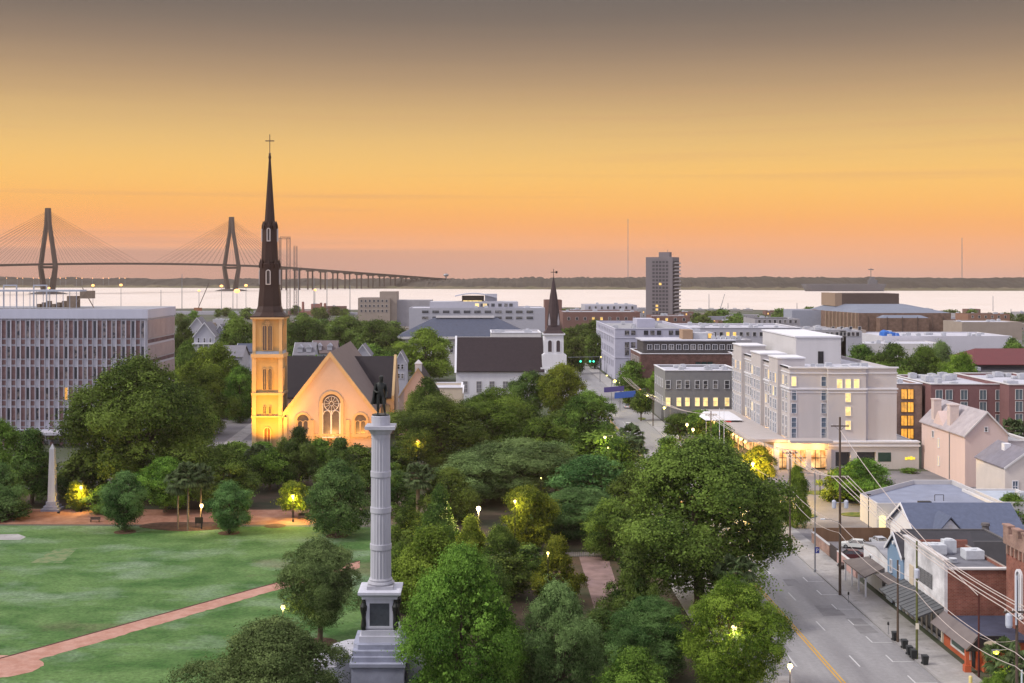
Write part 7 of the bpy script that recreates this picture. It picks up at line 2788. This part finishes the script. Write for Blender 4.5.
for (px, yt, X, Y, lab) in ((738, 438, 51.6, 252.0, 'dark pole beside the red tail lamp at the hotel corner'),):
    pole(px, yt, X, Y, lab, ())
wire_m = M('wire_pale', (.50, .43, .39), .5, .0)
def sag(a, b, s, n=14):
    a, b = Vector(a), Vector(b)
    return [(a.lerp(b, i / n) - Vector((0, 0, s * 4 * (i / n) * (1 - i / n))))[:] for i in range(n + 1)]
chain = [(X9, Y9, gz(372, Y9)), (X8, Y8, gz(398, Y8)), (X7, Y7, gz(415, Y7)), (X2, Y2, gz(453, Y2)), (X1, Y1, gz(478, Y1)), (X6, Y6, gz(612, Y6))]
for k, (dx, dz, lab) in enumerate(((-1.1, .3, 'overhead power line on the street end of the crossarms'), (-.4, .3, 'overhead power line second from the street on the crossarms'), (.5, .3, 'overhead power line third from the street on the crossarms'), (1.1, .3, 'overhead power line on the building end of the crossarms'))):
    m_ = MB()
    for a, b in zip(chain[:-1], chain[1:]):
        m_.path(sag((a[0] + dx, a[1], a[2] + dz), (b[0] + dx, b[1], b[2] + dz), 1.0 + .15 * k), .045, 4)
    a = chain[-1]
    m_.path(sag((a[0] + dx, a[1], a[2] + dz), (a[0] + dx, 70, a[2]), .8), .045, 4)
    tag(m_.build('power_line', wire_m), lab, 'power line', 'power lines of the avenue')
low = [(X7, Y7, 9.5), (X2, Y2, 9.8), (X1, Y1, 10.0), (X4, Y4, 9.3), (X6, Y6, 9.0)]
for k, (dz, lab) in enumerate(((0, 'upper telephone cable slung below the crossarms'), (-1.3, 'lower telephone cable slung between the poles'))):
    m_ = MB()
    for a, b in zip(low[:-1], low[1:]):
        m_.path(sag((a[0] - .15, a[1], a[2] + dz), (b[0] - .15, b[1], b[2] + dz), .8 + .4 * k), .035, 4)
    m_.path(sag((X6 - .15, Y6, 9.0 + dz), (X6, 70, 9.0 + dz), .7), .035, 4)
    tag(m_.build('telephone_cable', wire_m), lab, 'cable', 'telephone cables of the avenue')
m_ = MB().path(sag((X6, Y6, gz(640, Y6)), (57, 146, 3.4), .5), .02, 4)
tag(m_.build('service_wire', wire_m), 'thin service wire from the garden pole to the restaurant', 'wire')
m_ = MB().path(sag((X1, Y1, gz(430, Y1)), (X5, Y5, gz(596, Y5)), 1.2), .045, 4)
tag(m_.build('service_wire', wire_m), 'long wire from the tallest pole to the thin reddish pole', 'wire')
# grey metal lamp column in front of the car park
x, Y = gx(815, 190.5), 190.5
t = thing('lamp_column', 'grey metal street lamp column with small blue parking sign', 'lamp column', (x, Y, 0))
MB().lathe(x, Y, [(.2, 0), (.2, .4), (.12, .5), (.08, gz(472, Y))], 8).build('pole', steel, t)
s_ = MB().box(x - .05, x + .62, Y - .16, Y - .12, gz(553, Y), gz(547, Y)).build('parking_sign', M('sign_blue', (.035, .045, .22), .5, .05), t)
fc_ = bpy.data.curves.new('letter', 'FONT')
fc_.body = 'P'
fc_.size = .8
fc_.align_x = 'CENTER'
fc_.extrude = .004
fo = bpy.data.objects.new('letter', fc_)
C.objects.link(fo)
fc_.materials.append(white)
fo.parent = s_
fo.location = (.285, -.175, gz(553, Y) + .16)
fo.rotation_euler = (R(90), 0, 0)
MB().tube((x, Y, gz(474, Y)), (x - 2.2, Y, gz(472, Y)), .05).build('lamp_arm', steel, t)
# slim lamp column by the flat shop
x, Y = gx(868.5, 219.5), 219.5
t = thing('lamp_column', 'thin dark lamp column by the lit door of the flat roofed shop', 'lamp column', (x, Y, 0))
MB().tube((x, Y, 0), (x, Y, gz(495, Y)), .07).build('pole', iron, t)
MB().box(x - .3, x + .4, Y - .12, Y + .12, gz(495, Y), gz(495, Y) + .15).build('lamp_head', iron, t)

# banners hung over the avenue
for (a, b, y0, y1, Y, mt, st_, lab) in ((604, 624, 386.5, 392, 405, M('banner_purple', (.09, .07, .22), .7, .1), M('banner_mark', (.35, .32, .45), .7, .1), 'purple banner hung across the avenue'), (614.5, 635.5, 391.5, 398, 392, M('banner_blue', (.05, .12, .42), .7, .1), M('banner_mark2', (.25, .38, .6), .7, .1), 'bright blue banner hung across the avenue')):
    x0, x1 = gx(a, Y), gx(b, Y)
    z0, z1 = gz(y1, Y), gz(y0, Y)
    t = thing('street_banner', lab, 'banner', ((x0 + x1) / 2, Y, z0))
    MB().loft([(x0, Y, z0 - .2), (x1, Y, z0 + .35), (x1, Y + .03, z0 + .35), (x0, Y + .03, z0 - .2)], [(x0, Y, z1 - .3), (x1, Y, z1 + .25), (x1, Y + .03, z1 + .25), (x0, Y + .03, z1 - .3)]).build('cloth', mt, t)
    MB().path(sag((33, Y + .05, z1 - .4), (X8 if Y < 400 else 51, Y + .05, z1 + .5), .25), .03, 4).build('cable', wire_m, t)
# traffic signals on a span
Y = 520.0
zc_ = gz(357.5, Y)
t = thing('signal_mast', 'traffic signal mast with horizontal arm over the avenue', 'signal mast', (gx(601, Y), Y, 0))
x1, x0 = gx(600, Y), gx(568, Y)
m_ = MB().tube((x1, Y, 0), (x1, Y, zc_ + .4), .16).tube((x1, Y, zc_ + .3), (x0, Y, zc_ + .1), .09)
m_.build('mast', steel, t)
grn = M('signal_green', (.1, .8, .5), .4, 0, emit=(.06, 1.0, .55), es=1.6)
for i, px in enumerate((580.5, 590, 593.5)):
    x = gx(px, Y)
    s = thing('traffic_light', ('green traffic light farthest along the signal arm', 'green traffic light in the middle of the signal arm', 'green traffic light nearest the signal mast')[i], 'traffic light', (x, Y - .3, zc_ - 2.2), 'traffic lights of the avenue')
    MB().box(x - .3, x + .3, Y - .45, Y - .12, zc_ - 2.0, zc_ + .0).build('housing', iron, s)
    MB().tube((x, Y - .56, zc_ - 1.55), (x, Y - .455, zc_ - 1.55), .42, n=10).build('green_lens', grn, s)
    ot = MB()
    for dz in (-.95, -.35):
        ot.tube((x, Y - .5, zc_ + dz), (x, Y - .455, zc_ + dz), .2, n=10)
    ot.build('dark_lens', glassd, s)

# ---- cars
def car(x, y, rz, paint, label, lamps=False):
    t = thing('parked_car', label, 'car', (x, y, 0))
    t.rotation_euler = (0, 0, rz)
    ORG[t.name] = (0, 0, 0)
    low_ = [(-2.2, .32), (2.15, .32), (2.22, .55), (2.15, .78), (1.25, .92), (-1.85, .95), (-2.22, .85), (-2.25, .5)]
    m_ = MB()
    n = len(low_)
    m_.loft([(-.86, a, z) for a, z in low_][::-1], [(.86, a, z) for a, z in low_][::-1])
    m_.build('body', paint, t)
    cab = [(-1.75, .95), (1.05, .92), (.35, 1.42), (-1.25, 1.45)]
    m_ = MB()
    m_.loft([(-.80, cab[0][0], .93), (.80, cab[0][0], .93), (.80, cab[1][0], .93), (-.80, cab[1][0], .93)], [(-.62, -1.22, 1.40), (.62, -1.22, 1.40), (.62, .32, 1.40), (-.62, .32, 1.40)])
    m_.build('windows_glass', glassd, t)
    m_ = MB()
    m_.box(-.63, .63, -1.24, .34, 1.40, 1.45)
    for sx in (-1, 1):
        for (ya, yb) in ((-1.72, -1.2), (-.42, -.40), (1.02, .34)):
            m_.tube((sx * .80, ya, .95), (sx * .63, yb, 1.41), .04, n=4)
    m_.build('roof', paint, t)
    for sx in (-1, 1):
        for yy in (-1.4, 1.4):
            w = MB().tube((sx * .68, yy, .33), (sx * .88, yy, .33), .33, n=14)
            wo = w.build('wheel', iron, t)
            MB().tube((sx * .881, yy, .33), (sx * .90, yy, .33), .19, n=10).build('rim', steel, wo)
        MB().box(sx * .62 - .18, sx * .62 + .18, 2.12, 2.20, .60, .74).build('headlight', offwhite, t)
        MB().box(sx * .66 - .14, sx * .66 + .14, -2.28, -2.20, .62, .80).build('tail_light', M('tail_red', (.4, .02, .02), .4, 0, emit=(1, .05, .05), es=.3), t)
    return t
def paint(n, c):
    return M('paint_' + n, c, .3, .02, 1, spec=.6)
car(*gp(855, 548), R(70), paint('white', (.6, .62, .6)), 'white car with pale green tint parked against the brown fence')
car(*gp(879, 545), R(4), paint('silver', (.5, .52, .56)), 'silver car parked behind the little white shop')
car(*gp(853, 569), R(95), paint('black', (.012, .012, .014)), 'black car parked behind the pink wall')
car(*gp(850, 559), R(85), paint('maroon', (.09, .018, .022)), 'maroon car between the black and the white car')
car(*gp(227, 411), R(88), paint('dark', (.02, .022, .026)), 'dark car driving on the side road beside the church tower')
car(*gp(700, 465.5), R(90), paint('red', (.35, .02, .02)), 'red car at the hotel forecourt under the oak edge')
car(gx(628, 368), 368, 0, paint('white', (.6, .62, .6)), 'white car parked at the avenue kerb by the grey building')
car(49.2, 420, 0, paint('silver', (.5, .52, .56)), 'silver car parked along the avenue near the brick block')
car(*gp(1006, 493), R(15), paint('blue', (.05, .09, .2)), 'blue car half hidden beside the cream house hedge')

# ---- walls and fences of the car park
def wallrun(name, pts, h, th, mat, label, cat, cap=None):
    m_ = MB()
    for (a, b) in zip(pts[:-1], pts[1:]):
        d = Vector((b[0] - a[0], b[1] - a[1]))
        nrm = Vector((-d.y, d.x)).normalized() * th / 2
        m_.prism([(a[0] + nrm.x, a[1] + nrm.y), (b[0] + nrm.x, b[1] + nrm.y), (b[0] - nrm.x, b[1] - nrm.y), (a[0] - nrm.x, a[1] - nrm.y)], 0, h)
    t = thing(name, label, cat, (pts[0][0], pts[0][1], 0))
    m_.build('panel', mat, t)
    if cap:
        m_ = MB()
        for (a, b) in zip(pts[:-1], pts[1:]):
            d = Vector((b[0] - a[0], b[1] - a[1]))
            nrm = Vector((-d.y, d.x)).normalized() * (th / 2 + .06)
            m_.prism([(a[0] + nrm.x, a[1] + nrm.y), (b[0] + nrm.x, b[1] + nrm.y), (b[0] - nrm.x, b[1] - nrm.y), (a[0] - nrm.x, a[1] - nrm.y)], h, h + .08)
        m_.build('coping', cap, t)
    return t
wallrun('brick_wall', [(55.6, 211), (55.6, 200.5)], 1.8, .35, brickl, 'low brown brick wall along the pavement by the car park', 'wall', concrete)
wallrun('board_fence', [(55.9, 212), (86, 212.4)], 2.3, .12, M('fence_brown', (.17, .10, .06), .9, .2, 1, streak=True), 'long brown board fence across the car park', 'fence')
wallrun('metal_gate', [(55.6, 200.4), (55.6, 196.4)], 2.2, .1, M('gate_dark', (.05, .04, .04), .6, .2), 'dark metal gate between brick wall and pink wall', 'gate')
wallrun('stucco_wall', [(55.6, 196.2), (55.6, 186.4)], 1.9, .3, M('wall_pink', (.42, .27, .25), .85, .1, .5), 'pink stuccoed wall with pale coping before the parked cars', 'wall', offwhite)
# park fence by the plaza
t = thing('iron_fence', 'low black iron railing across the plaza walk', 'railing', (13, 200, 0))
m_ = MB()
for z in (.25, 1.1):
    m_.tube((-2, 200.2, z), (27, 200.2, z), .035, n=4)
for k in range(88):
    m_.tube((-2 + k / 3, 200.2, 0), (-2 + k / 3, 200.2, 1.2), .02, n=4)
m_.build('rail', iron, t)
# forecourt: white tent, flagpoles, posts
x0, x1, Y = gx(700, 330), gx(737, 330), 330
t = thing('market_tent', 'white canopy tent on posts in the hotel forecourt', 'tent', ((x0 + x1) / 2, Y, 0))
zt_ = gz(416, Y)
m_ = MB()
m_.loft([(x0, 322, zt_ - .2), (x1, 322, zt_ - .2), (x1, 336, zt_ - .2), (x0, 336, zt_ - .2)], [(x0 + 1.5, 325, zt_ + .9), (x1 - 1.5, 325, zt_ + .9), (x1 - 1.5, 333, zt_ + .9), (x0 + 1.5, 333, zt_ + .9)])
m_.build('canopy', white, t)
m_ = MB()
for x in (x0 + .2, (x0 + x1) / 2, x1 - .2):
    for y in (322.2, 335.8):
        MB().tube((x, y, 0), (x, y, zt_), .07).build('post', offwhite, t)
MB().box(gx(715, 322), gx(731, 322), 321.8, 321.97, zt_ - 1.6, zt_ - .3).build('red_stripe', M('tent_red', (.5, .05, .04), .7, .1), t)
for px, lab in ((719.5, 'white flagpole nearer the tent'), (724, 'white flagpole nearer the hotel')):
    x, Y = gx(px, 296), 296
    tag(MB().tube((x, Y, 0), (x, Y, gz(408, Y)), .09, .05).build('flagpole', white), lab, 'flagpole')
for (px, yt, yb, lab) in ((820, 472, 497, 'short dark lamp post in the car park before the hotel'),):
    x, y = gp(px, yb)
    tag(MB().tube((x, y, 0), (x, y, gz(yt, y)), .08).build('lamp_post', iron), lab, 'post')
# grass islands in the car park
gi = M2('island_grass', (.05, .09, .02), (.16, .16, .04), .6, .95)
for px, py, a, b in ((858, 515, 3.2, 2.0), (823, 493, 4.5, 2.2), (846, 500, 4, 2), (642, 419, 1.2, 3), (803, 516, 2.5, 2)):
    x, y = gp(px, py)
    struct(MB().prism([(x + a * math.cos(q), y + b * math.sin(q)) for q in [2 * math.pi * i / 18 for i in range(18)]], 0, .16), 'planting_bed', gi)
# ---- bins, meters, bollards on the pavement
def bin_(px, py, label):
    x, y = gp(px, py, .14)
    t = thing('wheelie_bin', label, 'bin', (x, y, .14), 'wheelie bins on the pavement')
    m_ = MB()
    m_.loft([(x - .26, y - .28, .2), (x + .26, y - .28, .2), (x + .26, y + .24, .2), (x - .26, y + .24, .2)], [(x - .34, y - .36, 1.12), (x + .34, y - .36, 1.12), (x + .34, y + .34, 1.12), (x - .34, y + .34, 1.12)])
    m_.build('body', M('bin_plastic', (.022, .025, .028), .5, .15, 3), t)
    m_ = MB()
    m_.loft([(x - .37, y - .40, 1.125), (x + .37, y - .40, 1.125), (x + .37, y + .38, 1.125), (x - .37, y + .38, 1.125)], [(x - .30, y - .32, 1.22), (x + .30, y - .32, 1.22), (x + .30, y + .30, 1.24), (x - .30, y + .30, 1.24)])
    m_.build('lid', MATS['bin_plastic'], t)
    for s in (-1, 1):
        MB().tube((x + s * .24, y + .30, .26), (x + s * .34, y + .30, .26), .12, n=10).build('wheel', iron, t)
bin_(895, 640.5, 'black wheelie bin right by the dark short pole, first of the row')
bin_(904.5, 648.5, 'black wheelie bin between the two wooden poles')
bin_(909.5, 655, 'black wheelie bin close behind the mossy pole')
bin_(913.5, 658.5, 'black wheelie bin touching the mossy pole')
bin_(925, 664.5, 'black wheelie bin standing apart past the mossy pole')
for px, py, lab in ((888.3, 634, 'parking meter between the bins and the blue house'), (848.5, 603, 'parking meter before the porch of the white shop')):
    x, y = gp(px, py, .14)
    t = thing('parking_meter', lab, 'parking meter', (x, y, .14))
    MB().tube((x, y, .14), (x, y, 1.25), .04).build('post', steel, t)
    MB().lathe(x, y, [(.08, 1.25), (.13, 1.32), (.13, 1.55), (.02, 1.68)], 8).build('head', iron, t)
x, y = gp(970.5, 684, .14)
tag(MB().lathe(x, y, [(.2, .14), (.2, .9), (.16, 1.0), (.02, 1.05)], 10).build('bollard', M('bollard_cream', (.6, .5, .22), .7, .1, 2)), 'short cream bollard on the pavement corner by the restaurant', 'bollard')
# garden sign boards
x, Y = 54.6, 128.5
t = thing('garden_sign', 'post with stacked small white boards in the restaurant garden', 'sign', (x, Y, 0))
MB().tube((x, Y, 0), (x, Y, 4.4), .09).build('post', M('post_yellow', (.35, .27, .04), .8, .1), t)
for z, w in ((.9, .5), (1.8, .55), (2.7, .5), (3.5, .45)):
    MB().box(x - w, x - .1, Y - .12, Y - .08, z, z + .55).build('board', offwhite, t)
# benches of the plaza path
def bench(px, py, rz, label):
    x, y = gp(px, py)
    t = thing('park_bench', label, 'bench', (x, y, 0))
    t.rotation_euler = (0, 0, rz)
    ORG[t.name] = (0, 0, 0)
    MB().box(-.9, .9, -.25, .25, .42, .48).build('seat', wood_pole, t)
    MB().box(-.9, .9, .22, .28, .5, .9).build('backrest', wood_pole, t)
    for s in (-1, 1):
        MB().box(s * .75 - .04, s * .75 + .04, -.22, .22, 0, .42).build('leg', iron, t)
bench(303, 518, 0, 'dark bench on the brick walk near the lit small tree')
bench(95, 522, 0, 'dark bench near the obelisk plinth')
# bin post sign on the lawn by the lamp
x, y = gp(199, 528)
t = thing('notice_board', 'small dark notice board by the lawn lamp', 'notice board', (x, y, 0))
MB().box(x - .7, x + .7, y - .05, y + .05, .8, 1.9).build('board', iron, t)
for s in (-1, 1):
    MB().tube((x + s * .55, y, 0), (x + s * .55, y, .8), .05).build('post', iron, t)

# ------------------------------------------------------------------ dawn haze over town and harbour
HAZE = 4.6e-5
if HAZE > 0:
    hm = bpy.data.materials.new('haze_air')
    hm.use_nodes = True
    nt = hm.node_tree
    nt.nodes.remove(nt.nodes['Principled BSDF'])
    pv_ = nt.nodes.new('ShaderNodeVolumePrincipled')
    pv_.inputs['Color'].default_value = (1.0, .80, .66, 1)
    pv_.inputs['Density'].default_value = HAZE
    pv_.inputs['Anisotropy'].default_value = 0.0
    nt.links.new(pv_.outputs[0], nt.nodes['Material Output'].inputs['Volume'])
    hz = MB().box(-GX - 40, GX + 40, GY0 - 40, GY1 + 40, -1.2, 212).build('haze', hm)
    hz['kind'] = 'stuff'
    tag(hz, 'thin warm morning haze over the town and harbour', 'haze')
SC.cycles.volume_bounces = 0
SC.cycles.max_bounces = 6
SC.cycles.diffuse_bounces = 3
SC.cycles.glossy_bounces = 2
SC.cycles.transmission_bounces = 4
SC.cycles.transparent_max_bounces = 8
SC.cycles.sample_clamp_indirect = 4
